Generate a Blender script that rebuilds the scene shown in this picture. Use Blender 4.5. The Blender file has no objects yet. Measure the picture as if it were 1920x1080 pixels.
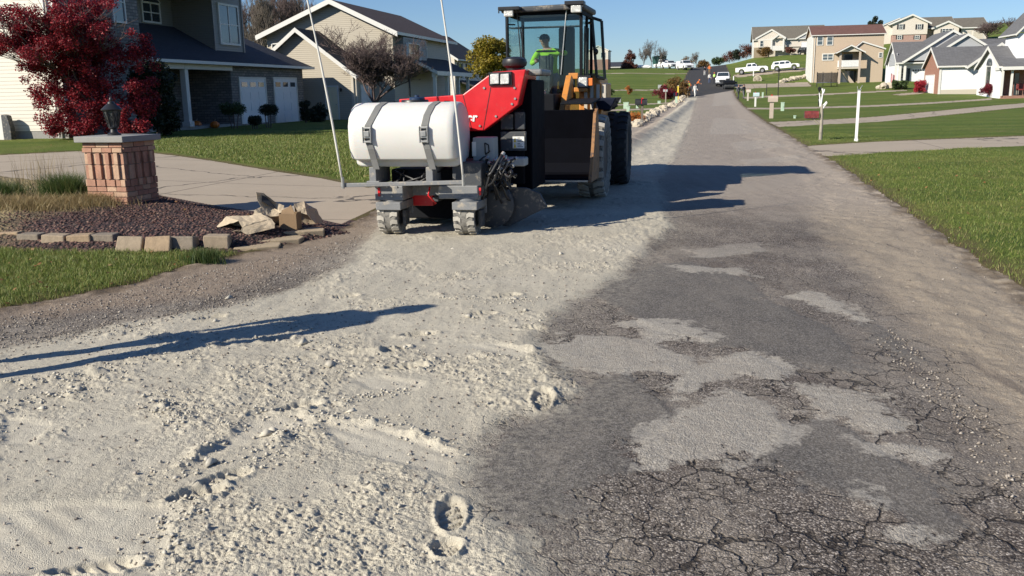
import bpy, bmesh, math, random
import numpy as np
from mathutils import Vector, Matrix
S = bpy.context.scene
C = S.collection
# ------------------------------------------------------------------ camera
FPX = 1700.0; HY = 173.0; EYE = 1.8; ROLL = math.radians(1.0)
TH = math.atan((540 - HY) / FPX)
cT, sT = math.cos(TH), math.sin(TH)
cR, sR = math.cos(ROLL), math.sin(ROLL)
cam = bpy.data.cameras.new('camera'); camo = bpy.data.objects.new('camera', cam); C.objects.link(camo)
cam.sensor_width = 36.0; cam.lens = 36.0 * FPX / 1920.0; cam.clip_end = 5000; cam.clip_start = 0.05
camo.matrix_world = Matrix.Translation((0, 0, EYE)) @ Matrix.Rotation(math.pi / 2 - TH, 4, 'X') @ Matrix.Rotation(-ROLL, 4, 'Z')
S.camera = camo
# ------------------------------------------------------------------ sky, sun, exposure
SUN_EL = math.radians(29.0); TRAVEL = math.radians(30.0)      # light travels towards (cos, sin) on the ground
w = bpy.data.worlds.new("World"); S.world = w; w.use_nodes = True
nt = w.node_tree; bg = nt.nodes['Background']
sky = nt.nodes.new('ShaderNodeTexSky'); sky.sky_type = 'NISHITA'; sky.sun_disc = False
sky.sun_elevation = SUN_EL; sky.sun_rotation = math.atan2(-math.cos(TRAVEL), -math.sin(TRAVEL))
sky.air_density = 1.0; sky.dust_density = 0.0; sky.ozone_density = 4.0; sky.altitude = 300
tint = nt.nodes.new('ShaderNodeMix'); tint.data_type = 'RGBA'; tint.blend_type = 'MULTIPLY'; tint.inputs[0].default_value = 1.0; tint.inputs[7].default_value = (.82, .94, 1.16, 1)
nt.links.new(sky.outputs[0], tint.inputs[6]); nt.links.new(tint.outputs[2], bg.inputs[0]); bg.inputs[1].default_value = 0.066
sl = bpy.data.lights.new('sun', 'SUN'); sl.energy = 5.0; sl.angle = math.radians(0.53); sl.color = (1.0, 0.925, 0.79)
so = bpy.data.objects.new('sun', sl); C.objects.link(so)
so.rotation_euler = Vector((math.cos(TRAVEL) * math.cos(SUN_EL), math.sin(TRAVEL) * math.cos(SUN_EL), -math.sin(SUN_EL))).to_track_quat('-Z', 'Y').to_euler()
S.view_settings.view_transform = 'Standard'; S.view_settings.look = 'None'
S.view_settings.exposure = 0.5; S.view_settings.gamma = 1.0; S.view_settings.use_curve_mapping = False
S.cycles.max_bounces = 6; S.cycles.diffuse_bounces = 3; S.cycles.glossy_bounces = 3; S.cycles.transmission_bounces = 6; S.cycles.transparent_max_bounces = 12
S.cycles.caustics_reflective = False; S.cycles.caustics_refractive = False
# ------------------------------------------------------------------ measuring: picture point -> real place
def ray(px, py):
    a = (px - 960) / FPX; b = (540 - py) / FPX
    u = a * cR + b * sR; v = -a * sR + b * cR
    return np.array([u, cT + v * sT, -sT + v * cT])
CAMP = np.array([0, 0, EYE])
def G(px, py, z=0.0):
    d = ray(px, py); return CAMP + d * ((z - EYE) / d[2])
def D(px, py, Y):
    d = ray(px, py); return CAMP + d * (Y / d[1])
PSI = -math.radians(12.3)                                    # the street runs 12.3 degrees to the right of the view
cP, sP = math.cos(PSI), math.sin(PSI)
def lat(x, y): return x * cP + y * sP
def lon(x, y): return -x * sP + y * cP
def world(l, n): return (l * cP - n * sP, l * sP + n * cP)
class Fr:
    """local frame: origin o, turned by yaw about z"""
    def __init__(s, o, yaw=PSI): s.o = np.array(o, float); s.yaw = yaw; s.c = math.cos(yaw); s.s = math.sin(yaw)
    def W(s, x, y, z): return s.o + np.array([x * s.c - y * s.s, x * s.s + y * s.c, z])
    def L(s, p):
        d = np.asarray(p) - s.o; return np.array([d[0] * s.c + d[1] * s.s, -d[0] * s.s + d[1] * s.c, d[2]])
    def on(s, px, py, ax, val):
        a = s.L(CAMP); b = s.L(CAMP + ray(px, py)) - a; i = 'xyz'.index(ax)
        return a + b * ((val - a[i]) / b[i])
# ------------------------------------------------------------------ noise
def _h(ix, iy, seed):
    n = (ix.astype(np.int64) * 374761393 + iy.astype(np.int64) * 668265263 + seed * 1442695041) & 0xffffffff
    n = ((n ^ (n >> 13)) * 1274126177) & 0xffffffff
    return ((n ^ (n >> 16)) & 0xffff) / 65535.0
def vn(x, y, seed=0):
    x = np.asarray(x, float); y = np.asarray(y, float)
    ix = np.floor(x); iy = np.floor(y); fx = x - ix; fy = y - iy
    fx = fx * fx * (3 - 2 * fx); fy = fy * fy * (3 - 2 * fy)
    a = _h(ix, iy, seed); b = _h(ix + 1, iy, seed); c = _h(ix, iy + 1, seed); d = _h(ix + 1, iy + 1, seed)
    return (a + (b - a) * fx) * (1 - fy) + (c + (d - c) * fx) * fy - 0.5
def fbm(x, y, seed=0, o=4):
    r = 0; a = 1.0
    for k in range(o):
        r = r + a * vn(x * 2 ** k + 17.3 * k, y * 2 ** k - 9.1 * k, seed + k); a *= 0.5
    return r
def sstep(a, b, x):
    t = np.clip((np.asarray(x, float) - a) / (b - a), 0, 1); return t * t * (3 - 2 * t)
# ------------------------------------------------------------------ the lie of the land
BY = [0, 52, 70, 94, 117, 140, 164, 200, 235, 270, 350, 600, 1500]
BZ = [0, 0, .1, .25, .6, 1.55, 3.3, 5.6, 7.1, 7.4, 6.6, 3, 0]
def smooth_base(Y):
    Y = np.asarray(Y, float); r = 0
    for d in (-9, -4.5, 0, 4.5, 9): r = r + np.interp(Y + d * np.clip(Y / 90, 0, 1), BY, BZ)
    return r / 5
def H0(x, y):
    l = lat(x, y)
    return smooth_base(y) + 0.3 * sstep(6, 18, -l) * sstep(6, 12, y) + 0.04 * np.clip(l - 5, 0, 60) * sstep(40, 90, y)
ANCH = []
_pts = [(1522,155,152),(1657,151,152),(1590,158,146),(1412,109,240),(1530,101,240),(1470,104,236),(1664,82,200),(1740,83,200),(1860,76,200),
        (1735,177,102),(1850,176,102),(1790,177,98),(1872,185,88),(1925,183,88),(1683,153,124),(1727,166,116),(1410,138,176),(1473,132,174),(1512,127,176),
        (1545,162,140),(1660,160,126),(1700,172,110),(1500,118,215),(1400,118,225),(1340,126,236),(1900,188,82),(1920,196,70),(1800,196,72),(1700,201,74)]
for _p in _pts:
    q = D(*_p); ANCH.append((q[0], q[1], q[2] - float(H0(q[0], q[1]))))
for n in range(-20, 300, 20):
    for l in (-60, -30, -5, 3.2):
        q = world(l, n); ANCH.append((q[0], q[1], 0.0))
for n in range(-20, 61, 20):
    for l in (12, 30, 60):
        q = world(l, n); ANCH.append((q[0], q[1], 0.0))
for l, n, z in ((130, 60, 3), (130, 120, 7), (130, 180, 7), (110, 240, 8), (60, 290, 9), (30, 300, 6), (-5, 340, 0), (-60, 340, 0), (60, 380, 3), (140, 330, 6)):
    q = world(l, n); ANCH.append((q[0], q[1], float(z)))
_A = np.array(ANCH); _dd = np.hypot(_A[:, None, 0] - _A[None, :, 0], _A[:, None, 1] - _A[None, :, 1])
_W = np.linalg.solve(np.block([[-_dd - 0.6 * np.eye(len(_A)), np.ones((len(_A), 1))], [np.ones((1, len(_A))), np.zeros((1, 1))]]), np.append(_A[:, 2], 0))
def Hm(x, y):
    x = np.atleast_1d(np.asarray(x, float)); y = np.atleast_1d(np.asarray(y, float))
    r = np.full(x.shape, _W[-1])
    for k in range(len(_A)): r -= _W[k] * np.hypot(x - _A[k, 0], y - _A[k, 1])
    m = sstep(45, 75, y) * sstep(420, 300, np.hypot(x, y))
    return H0(x, y) + r * m
def hz(x, y): return float(Hm(x, y)[0])
def T(px, py):
    """where the line of sight through a picture point meets the land"""
    d = ray(px, py); t = np.concatenate([np.arange(2, 60, .1), np.arange(60, 420, .4)])
    P = CAMP[:, None] + d[:, None] * t[None, :] / d[1]
    g = P[2] - (Hm(P[0], P[1]) + BED(P[0], P[1]))
    i = np.argmax(g < 0)
    if g[i] >= 0: i = len(t) - 1
    f = g[i - 1] / (g[i - 1] - g[i]) if i and g[i] < 0 else 1
    return P[:, i - 1] + (P[:, i] - P[:, i - 1]) * f
_bed = np.array([G(*p, .08)[:2] for p in [(-420, 455), (60, 466), (300, 468), (440, 462), (600, 436), (660, 425), (600, 412), (420, 388), (300, 366), (60, 352), (-420, 340)]])
def sdist(poly, x, y):
    """signed distance to a polygon, positive inside"""
    x = np.asarray(x, float); y = np.asarray(y, float); ins = np.zeros(x.shape, bool); d = np.full(x.shape, 1e9)
    n = len(poly)
    for i in range(n):
        x0, y0 = poly[i][:2]; x1, y1 = poly[(i + 1) % n][:2]
        ex, ey = x1 - x0, y1 - y0; L = ex * ex + ey * ey + 1e-12
        t = np.clip(((x - x0) * ex + (y - y0) * ey) / L, 0, 1)
        d = np.minimum(d, (x - x0 - t * ex) ** 2 + (y - y0 - t * ey) ** 2)
        c = ((y0 > y) != (y1 > y)) & (x < ex * (y - y0) / (ey if abs(ey) > 1e-12 else 1e-12) + x0)
        ins ^= c
    d = np.sqrt(d); return np.where(ins, d, -d)
def BED(x, y): return 0.20 * sstep(-0.05, 1.0, sdist(_bed, x, y))
# ------------------------------------------------------------------ object helpers
def tag(o, label=None, cat=None, group=None, kind=None):
    if label: o['label'] = label
    if cat: o['category'] = cat
    if group: o['group'] = group
    if kind: o['kind'] = kind
    return o
def thing(name, label, cat, loc=(0, 0, 0), rotz=0.0, group=None):
    o = bpy.data.objects.new(name, None); C.objects.link(o); o.empty_display_size = .3
    o.location = tuple(float(v) for v in loc); o.rotation_euler = (0, 0, rotz)
    return tag(o, label, cat, group)
def dup(o, loc=None, rotz=None, scale=None, label=None, group=None, parent=None):
    c = o.copy(); C.objects.link(c); c.parent = parent if parent is not None else None
    for ch in list(o.children): dup(ch, parent=c)
    if loc is not None: c.location = tuple(float(v) for v in loc)
    if rotz is not None: c.rotation_euler = (c.rotation_euler[0], c.rotation_euler[1], rotz)
    if scale is not None: c.scale = (scale, scale, scale) if not hasattr(scale, '__len__') else scale
    if label: c['label'] = label
    if group: c['group'] = group
    return c
class MB:
    def __init__(s): s.v = []; s.f = []; s.m = []
    def add(s, vs, fs, m=0):
        b = len(s.v); s.v.extend([tuple(map(float, p)) for p in vs]); s.f.extend([tuple(i + b for i in f) for f in fs]); s.m.extend([m] * len(fs)); return s
    def box(s, x0, x1, y0, y1, z0, z1, m=0, mp=None):
        P = [(x, y, z) for x in (x0, x1) for y in (y0, y1) for z in (z0, z1)]
        if mp: P = [mp(*p) for p in P]
        return s.add(P, [(0, 1, 3, 2), (4, 6, 7, 5), (0, 4, 5, 1), (2, 3, 7, 6), (0, 2, 6, 4), (1, 5, 7, 3)], m)
    def hexa(s, P, m=0):
        """8 points: bottom ring of four then top ring"""
        return s.add(P, [(0, 3, 2, 1), (4, 5, 6, 7), (0, 1, 5, 4), (1, 2, 6, 5), (2, 3, 7, 6), (3, 0, 4, 7)], m)
    def slab(s, p, t, m=0):
        """polygon p (3-D) thickened downwards by t"""
        n = len(p); q = [(a, b, c - t) for a, b, c in p]
        return s.add(list(p) + q, [tuple(range(n)), tuple(range(2 * n - 1, n - 1, -1))] + [(i, i + n, (i + 1) % n + n, (i + 1) % n) for i in range(n)], m)
    def ext(s, poly, ax, c0, c1, m=0):
        n = len(poly)
        f = {'x': lambda a, b, c: (c, a, b), 'y': lambda a, b, c: (a, c, b), 'z': lambda a, b, c: (a, b, c)}[ax]
        return s.add([f(a, b, c0) for a, b in poly] + [f(a, b, c1) for a, b in poly], [tuple(range(n - 1, -1, -1)), tuple(range(n, 2 * n))] + [(i, (i + 1) % n, (i + 1) % n + n, i + n) for i in range(n)], m)
    def tube(s, pts, r, n=8, m=0, cap=True):
        pts = [Vector(p) for p in pts]; k = len(pts)
        if not hasattr(r, '__len__'): r = [r] * k
        vs = []; ref = Vector((0.3, 0.2, 1)) if abs((pts[-1] - pts[0]).normalized().z) < .95 else Vector((1, .1, 0))
        for i, p in enumerate(pts):
            d = (pts[min(i + 1, k - 1)] - pts[max(i - 1, 0)]).normalized()
            a = d.cross(ref).normalized(); b = d.cross(a)
            for j in range(n):
                t = 2 * math.pi * j / n; vs.append(p + (a * math.cos(t) + b * math.sin(t)) * r[i])
        fs = [(i * n + j, i * n + (j + 1) % n, (i + 1) * n + (j + 1) % n, (i + 1) * n + j) for i in range(k - 1) for j in range(n)]
        if cap: fs += [tuple(range(n - 1, -1, -1)), tuple(range((k - 1) * n, k * n))]
        return s.add(vs, fs, m)
    def lathe(s, prof, c=(0, 0, 0), ax='z', n=20, m=0):
        vs = []
        for r, h in prof:
            for j in range(n):
                t = 2 * math.pi * j / n; a, b = r * math.cos(t), r * math.sin(t)
                vs.append({'z': (c[0] + a, c[1] + b, c[2] + h), 'x': (c[0] + h, c[1] + a, c[2] + b), 'y': (c[0] + a, c[1] + h, c[2] + b)}[ax])
        k = len(prof)
        fs = [(i * n + j, i * n + (j + 1) % n, (i + 1) * n + (j + 1) % n, (i + 1) * n + j) for i in range(k - 1) for j in range(n)]
        fs += [tuple(range(n - 1, -1, -1)), tuple(range((k - 1) * n, k * n))]
        return s.add(vs, fs, m)
    def ball(s, c, r, nu=12, nv=8, m=0, jit=0, seed=0):
        if not hasattr(r, '__len__'): r = (r, r, r)
        rg = random.Random(seed); vs = [(c[0], c[1], c[2] - r[2])]
        for i in range(1, nv):
            p = math.pi * i / nv
            for j in range(nu):
                t = 2 * math.pi * j / nu; k = 1 + rg.uniform(-jit, jit)
                vs.append((c[0] + r[0] * k * math.sin(p) * math.cos(t), c[1] + r[1] * k * math.sin(p) * math.sin(t), c[2] - r[2] * k * math.cos(p)))
        vs.append((c[0], c[1], c[2] + r[2])); L = len(vs) - 1
        fs = [(0, 1 + (j + 1) % nu, 1 + j) for j in range(nu)]
        fs += [(1 + i * nu + j, 1 + i * nu + (j + 1) % nu, 1 + (i + 1) * nu + (j + 1) % nu, 1 + (i + 1) * nu + j) for i in range(nv - 2) for j in range(nu)]
        b = 1 + (nv - 2) * nu; fs += [(b + j, b + (j + 1) % nu, L) for j in range(nu)]
        return s.add(vs, fs, m)
    def build(s, name, mats, parent=None, smooth=None, bevel=0, sub=0, fix=True, loc=None, rotz=0):
        me = bpy.data.meshes.new(name); me.from_pydata(s.v, [], s.f)
        if not isinstance(mats, (list, tuple)): mats = [mats]
        for q in mats: me.materials.append(q)
        me.polygons.foreach_set('material_index', s.m)
        if fix and len(s.f) < 30000:
            bm = bmesh.new(); bm.from_mesh(me); bmesh.ops.recalc_face_normals(bm, faces=bm.faces); bm.to_mesh(me); bm.free()
        o = bpy.data.objects.new(name, me); C.objects.link(o)
        if smooth is not None:
            me.polygons.foreach_set('use_smooth', [True] * len(me.polygons))
            if smooth < 180: me.set_sharp_from_angle(angle=math.radians(smooth))
        if bevel:
            b = o.modifiers.new('bevel', 'BEVEL'); b.width = bevel; b.segments = 2; b.limit_method = 'ANGLE'; b.angle_limit = math.radians(35)
        if sub:
            b = o.modifiers.new('sub', 'SUBSURF'); b.levels = sub; b.render_levels = sub
        if parent is not None: o.parent = parent
        if loc is not None: o.location = tuple(float(v) for v in loc); o.rotation_euler = (0, 0, rotz)
        return o
def npmesh(name, v, f, mat, parent=None, smooth=False):
    """v (n,3), f (m,k) numpy -> mesh object"""
    me = bpy.data.meshes.new(name); k = f.shape[1]
    me.vertices.add(len(v)); me.vertices.foreach_set('co', np.ascontiguousarray(v, np.float32).ravel())
    me.loops.add(f.size); me.loops.foreach_set('vertex_index', np.ascontiguousarray(f, np.int32).ravel())
    me.polygons.add(len(f)); me.polygons.foreach_set('loop_start', np.arange(0, f.size, k, dtype=np.int32)); me.polygons.foreach_set('loop_total', np.full(len(f), k, np.int32))
    if smooth: me.polygons.foreach_set('use_smooth', np.ones(len(f), bool))
    for q in (mat if isinstance(mat, (list, tuple)) else [mat]): me.materials.append(q)
    me.update(calc_edges=True)
    o = bpy.data.objects.new(name, me); C.objects.link(o)
    if parent is not None: o.parent = parent
    return o
# ------------------------------------------------------------------ materials
class NT:
    def __init__(s, name):
        s.mat = bpy.data.materials.new(name); s.mat.use_nodes = True; s.t = s.mat.node_tree; s.b = s.t.nodes['Principled BSDF']
    def n(s, typ, ins=None, **kw):
        q = s.t.nodes.new('ShaderNode' + typ)
        for k, v in kw.items(): setattr(q, k, v)
        for k, v in (ins or {}).items():
            if hasattr(v, 'is_output') or isinstance(v, bpy.types.NodeSocket): s.t.links.new(v, q.inputs[k])
            else: q.inputs[k].default_value = v
        return q
    def link(s, a, b): s.t.links.new(a, b)
    def math(s, op, a, b=0.0, c=None, clamp=False):
        q = s.n('Math', operation=op, use_clamp=clamp)
        for i, v in enumerate((a, b) if c is None else (a, b, c)):
            if isinstance(v, bpy.types.NodeSocket): s.link(v, q.inputs[i])
            else: q.inputs[i].default_value = v
        return q.outputs[0]
    def mix(s, fac, a, b, mode='MIX'):
        q = s.n('Mix', data_type='RGBA', blend_type=mode)
        for i, v in ((0, fac), (6, a), (7, b)):
            if isinstance(v, bpy.types.NodeSocket): s.link(v, q.inputs[i])
            else: q.inputs[i].default_value = v if i == 0 else (tuple(v) + (1,))[:4]
        return q.outputs[2]
    def ramp(s, fac, stops, interp='LINEAR'):
        q = s.n('ValToRGB'); q.color_ramp.interpolation = interp
        while len(q.color_ramp.elements) < len(stops): q.color_ramp.elements.new(.5)
        for e, (p, c) in zip(q.color_ramp.elements, stops): e.position = p; e.color = (tuple(c) + (1,))[:4] if hasattr(c, '__len__') else (c, c, c, 1)
        s.link(fac, q.inputs[0]); return q.outputs[0]
    def step(s, x, a, b):
        q = s.n('MapRange', interpolation_type='SMOOTHSTEP'); s.link(x, q.inputs[0]); q.inputs[1].default_value = a; q.inputs[2].default_value = b; return q.outputs[0]
    def noise(s, vec, scale, detail=4, rough=.55, dist=0): return s.n('TexNoise', {'Vector': vec, 'Scale': scale, 'Detail': detail, 'Roughness': rough, 'Distortion': dist}).outputs[0]
    def bump(s, h, strength=.3, dist=.01, prev=None):
        q = s.n('Bump', {'Strength': strength, 'Distance': dist, 'Height': h})
        if prev is not None: s.link(prev, q.inputs['Normal'])
        return q.outputs[0]
    def done(s, col=None, rough=None, norm=None, **kw):
        for k, v in (('Base Color', col), ('Roughness', rough), ('Normal', norm)):
            if v is None: continue
            if isinstance(v, bpy.types.NodeSocket): s.link(v, s.b.inputs[k])
            else: s.b.inputs[k].default_value = (tuple(v) + (1,))[:4] if hasattr(v, '__len__') else v
        for k, v in kw.items(): s.b.inputs[k.replace('_', ' ')].default_value = v
        return s.mat
def P_(name, col, rough=.6, metal=0.0, var=.12, sc=6.0, bump=0.0, dirt=None, **kw):
    """plain painted / solid material with uneven tone and slight wear"""
    n = NT(name); co = n.n('TexCoord').outputs['Object']
    a = n.noise(co, sc, 6, .6); b = n.noise(co, sc * 9, 3)
    t = n.math('ADD', n.math('MULTIPLY', a, .7), n.math('MULTIPLY', b, .3))
    lo = tuple(c * (1 - var) for c in col); hi = tuple(min(1, c * (1 + var)) for c in col)
    cc = n.ramp(t, [(.3, lo), (.7, hi)])
    if dirt: cc = n.mix(n.step(n.noise(co, sc * 1.7, 7, .65), dirt[1], dirt[1] + .18), cc, dirt[0])
    nm = n.bump(n.noise(co, sc * 14, 4), bump, .01) if bump else None
    rr = n.math('ADD', n.math('MULTIPLY', a, .25), rough - .12)
    return n.done(cc, rr, nm, Metallic=metal, **kw)
def siding(name, col, pitch=.115, dark=.55, var=.05):
    n = NT(name); co = n.n('TexCoord').outputs['Object']; z = n.n('SeparateXYZ', {0: co}).outputs[2]
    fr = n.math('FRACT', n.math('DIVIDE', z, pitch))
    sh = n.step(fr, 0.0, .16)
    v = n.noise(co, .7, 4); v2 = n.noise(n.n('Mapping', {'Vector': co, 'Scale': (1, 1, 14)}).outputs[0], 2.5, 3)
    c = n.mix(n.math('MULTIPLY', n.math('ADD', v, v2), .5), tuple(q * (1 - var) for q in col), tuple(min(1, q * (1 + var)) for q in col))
    c = n.mix(sh, tuple(q * dark for q in col), c)  # lap shadow put into the colour as a darker line per board
    return n.done(c, .55, n.bump(n.math('MULTIPLY', fr, -1.0), .9, .018))
def bricks(name, a, b, mortar, sx=.21, sz=.075, bump=.7, ms=.09):
    n = NT(name); co = n.n('TexCoord').outputs['Object']; q = n.n('SeparateXYZ', {0: co})
    vec = n.n('CombineXYZ', {0: n.math('ADD', q.outputs[0], q.outputs[1]), 1: q.outputs[2]}).outputs[0]
    t = n.n('TexBrick', {'Vector': vec, 'Color1': a + (1,), 'Color2': b + (1,), 'Mortar': mortar + (1,), 'Scale': 1.0, 'Mortar Size': sz * ms, 'Brick Width': sx, 'Row Height': sz, 'Bias': 0.0})
    c = n.mix(n.math('MULTIPLY', n.noise(co, 9, 5), .45), t.outputs[0], (.06, .045, .04))
    return n.done(c, .85, n.bump(n.math('ADD', n.math('MULTIPLY', t.outputs['Fac'], -1.0), n.math('MULTIPLY', n.noise(co, 60, 3), .3)), bump, .008))
def shingle(name, col, var=.25):
    n = NT(name); co = n.n('TexCoord').outputs['Object']; q = n.n('SeparateXYZ', {0: co})
    vec = n.n('CombineXYZ', {0: n.math('ADD', q.outputs[0], q.outputs[1]), 1: n.math('MULTIPLY', q.outputs[2], 1.9)}).outputs[0]
    lo = tuple(c * (1 - var) for c in col); hi = tuple(c * (1 + var) for c in col)
    t = n.n('TexBrick', {'Vector': vec, 'Color1': lo + (1,), 'Color2': hi + (1,), 'Mortar': tuple(c * .45 for c in col) + (1,), 'Scale': 1.0, 'Mortar Size': .012, 'Brick Width': .32, 'Row Height': .15})
    c = n.mix(n.math('MULTIPLY', n.noise(co, 1.3, 6), .5), t.outputs[0], tuple(c * .7 for c in col))
    c = n.mix(n.math('MULTIPLY', n.noise(co, 40, 3), .5), c, tuple(c * 1.25 for c in col))
    return n.done(c, .85, n.bump(n.noise(co, 45, 3), .5, .01))
def glass_dark(name, tint=(.02, .028, .035)):
    n = NT(name); co = n.n('TexCoord').outputs['Object']
    c = n.mix(n.noise(co, 1.2, 3), tint, tuple(t * 2.2 for t in tint))
    return n.done(c, .06, None, Specular_IOR_Level=.9)
def leafmat(name, cols, trans=.3, rough=.6):
    n = NT(name); r = n.n('NewGeometry').outputs['Random Per Island']
    c = n.ramp(r, [(i / max(1, len(cols) - 1), q) for i, q in enumerate(cols)])
    n.link(c, n.b.inputs['Base Color']); n.b.inputs['Roughness'].default_value = rough
    tr = n.n('BsdfTranslucent', {0: c}); mx = n.n('MixShader', {0: trans, 1: n.b.outputs[0], 2: tr.outputs[0]})
    n.link(mx.outputs[0], n.t.nodes['Material Output'].inputs[0]); return n.mat
M = {}
M['white_siding'] = siding('white_siding', (.62, .585, .505), .14, .42)
M['tan_siding'] = siding('tan_siding', (.40, .355, .28), .12, .55)
M['grey_siding'] = siding('grey_siding', (.24, .23, .205), .12, .6)
M['beige_siding'] = siding('beige_siding', (.50, .40, .295), .12, .7)
M['cream_siding'] = siding('cream_siding', (.66, .60, .52), .14, .75)
M['bright_siding'] = siding('bright_siding', (.80, .80, .82), .14, .8)
M['pale_siding'] = siding('pale_siding', (.40, .41, .43), .14, .75)
M['trim'] = P_('white_trim', (.68, .67, .63), .5, var=.05)
M['trim_tan'] = P_('tan_trim', (.55, .50, .42), .5, var=.05)
M['stone'] = bricks('grey_stone', (.19, .185, .185), (.34, .315, .29), (.12, .12, .12), .34, .13, 1.0, .12)
M['brick'] = bricks('red_brick', (.36, .15, .095), (.46, .215, .14), (.36, .30, .26))
M['pink_brick'] = bricks('pink_brick', (.48, .27, .22), (.56, .35, .29), (.45, .38, .33))
M['tan_stone'] = bricks('tan_stone', (.33, .25, .16), (.44, .34, .22), (.3, .26, .2), .4, .16)
M['roof_navy'] = shingle('navy_shingles', (.035, .04, .055))
M['roof_brown'] = shingle('brown_shingles', (.085, .055, .045))
M['roof_red'] = shingle('red_brown_shingles', (.15, .075, .06))
M['roof_grey'] = shingle('grey_shingles', (.13, .13, .135))
M['roof_taupe'] = shingle('taupe_shingles', (.15, .135, .11))
M['roof_black'] = shingle('black_shingles', (.045, .042, .042))
M['glass'] = glass_dark('window_glass')
M['glass_blue'] = glass_dark('sky_lit_glass', (.05, .065, .075))
M['door_white'] = P_('white_door', (.74, .75, .77), .45, var=.04)
M['door_cream'] = P_('cream_door', (.80, .70, .48), .5, var=.05)
M['shutter'] = P_('dark_shutter', (.03, .03, .035), .6)
M['black_metal'] = P_('black_metal', (.018, .018, .02), .42, var=.3)
M['black_paint'] = P_('black_paint', (.006, .007, .010), .75, var=.3, dirt=((.022, .022, .022), .62), Specular_IOR_Level=.18)
M['navy_paint'] = P_('navy_paint', (.006, .009, .024), .6, var=.3, Specular_IOR_Level=.2)
M['grey_paint'] = P_('grey_paint', (.19, .195, .20), .5, var=.12, dirt=((.36, .32, .26), .50))
M['charcoal_paint'] = P_('charcoal_paint', (.050, .055, .062), .6, var=.12, dirt=((.24, .21, .17), .52))
M['red_paint'] = P_('red_paint', (.60, .012, .018), .38, var=.10, dirt=((.46, .10, .08), .58), Coat_Weight=.25)
M['orange_paint'] = P_('orange_paint', (.55, .22, .045), .45, var=.15, dirt=((.25, .16, .09), .56))
M['tank'] = P_('translucent_plastic', (.63, .62, .59), .42, var=.025, sc=2.5, dirt=((.55, .48, .38), .62), Subsurface_Weight=.15)
M['strap'] = P_('grey_webbing', (.17, .17, .165), .8, var=.15)
M['steel'] = P_('worn_steel', (.45, .44, .42), .38, .7, var=.2)
M['rod'] = P_('pale_rod', (.62, .60, .55), .5, var=.1)
M['lamp'] = P_('clear_lamp_glass', (.60, .60, .57), .10, var=.35, sc=22, bump=.5)
M['wood'] = P_('weathered_wood', (.30, .27, .22), .85, var=.3, sc=5, bump=.4)
M['white_paint'] = P_('white_paint', (.80, .80, .79), .4, var=.04)
M['carwhite'] = P_('white_car_paint', (.80, .81, .82), .22, var=.02, Coat_Weight=.5)
M['carblack'] = P_('black_car_paint', (.015, .016, .02), .2, var=.1, Coat_Weight=.5)
M['green_box'] = P_('green_utility_paint', (.42, .55, .43), .55, var=.08)
M['grey_box'] = P_('grey_utility_paint', (.36, .38, .38), .6, var=.1)
M['mail_tan'] = P_('tan_plastic', (.46, .38, .31), .6, var=.08)
M['mail_blue'] = P_('pale_blue_plastic', (.45, .56, .58), .6, var=.08)
M['mail_red'] = P_('red_mottled_plastic', (.17, .028, .025), .5, var=.6, sc=10, dirt=((.42, .34, .32), .56))
M['rubber'] = P_('tyre_rubber', (.022, .024, .028), .75, var=.3, sc=14, dirt=((.15, .14, .12), .62))
M['dust_rubber'] = P_('dusty_rubber', (.20, .19, .17), .9, var=.35, sc=10, dirt=((.03, .031, .033), .50))
M['lug_dust'] = P_('dust_caked_lug', (.42, .395, .345), .95, var=.2, sc=20, dirt=((.10, .095, .09), .60))
M['rim'] = P_('brown_rim', (.07, .05, .04), .7, var=.25)
M['shaded_worn_orange'] = P_('shaded_worn_orange_paint', (.30, .15, .06), .7, var=.3, dirt=((.09, .06, .045), .5))  # worn, dirty orange; the side plate's shade is also in the brown
M['rim_grey'] = P_('grey_rim', (.32, .32, .33), .4, .4)
M['paper'] = P_('brown_paper', (.48, .39, .275), .85, var=.12, sc=5, bump=.5)
M['paper_in'] = P_('paper_bag_lining', (.56, .52, .46), .85, var=.15)
M['card'] = P_('brown_cardboard', (.22, .145, .08), .85, var=.12, bump=.3)
M['paver'] = P_('tumbled_paver', (.36, .265, .17), .95, var=.28, sc=9, bump=.9)
M['flagstone'] = P_('tan_flagstone', (.36, .285, .19), .95, var=.2, sc=7, bump=.8)
M['cap'] = P_('grey_cap_stone', (.27, .265, .25), .8, var=.12, bump=.5)
M['rock'] = P_('pale_limestone', (.47, .41, .32), .9, var=.25, sc=5, bump=.8)
M['skin'] = P_('skin', (.50, .29, .215), .55, var=.06, Subsurface_Weight=.1)
M['hivis'] = P_('hi_vis_yellow', (.42, .80, .04), .8, var=.1)
M['orange_cloth'] = P_('orange_cloth', (.80, .20, .04), .8, var=.1)
M['white_cloth'] = P_('white_cloth', (.78, .77, .73), .85, var=.06)
M['dark_cloth'] = P_('dark_cloth', (.03, .033, .042), .85, var=.2)
M['grey_cloth'] = P_('grey_cloth', (.13, .13, .145), .85, var=.2)
M['blue_cloth'] = P_('blue_denim', (.07, .10, .19), .85, var=.2)
M['brown_cloth'] = P_('tan_work_cloth', (.28, .19, .10), .85, var=.2)
M['hair'] = P_('dark_hair', (.03, .022, .016), .7)
M['bark'] = P_('grey_brown_bark', (.15, .125, .105), .9, var=.3, bump=.6)
M['bark_dark'] = P_('dark_purple_bark', (.125, .090, .085), .9, var=.3, bump=.5)
M['pumpkin'] = P_('pumpkin_skin', (.62, .17, .02), .5, var=.12)
M['seat'] = P_('dark_vinyl', (.02, .023, .03), .6)
M['sticker'] = P_('white_sticker', (.78, .78, .74), .5, var=.04)
M['yellow_paint'] = P_('yellow_paint', (.75, .55, .06), .5)
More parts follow.
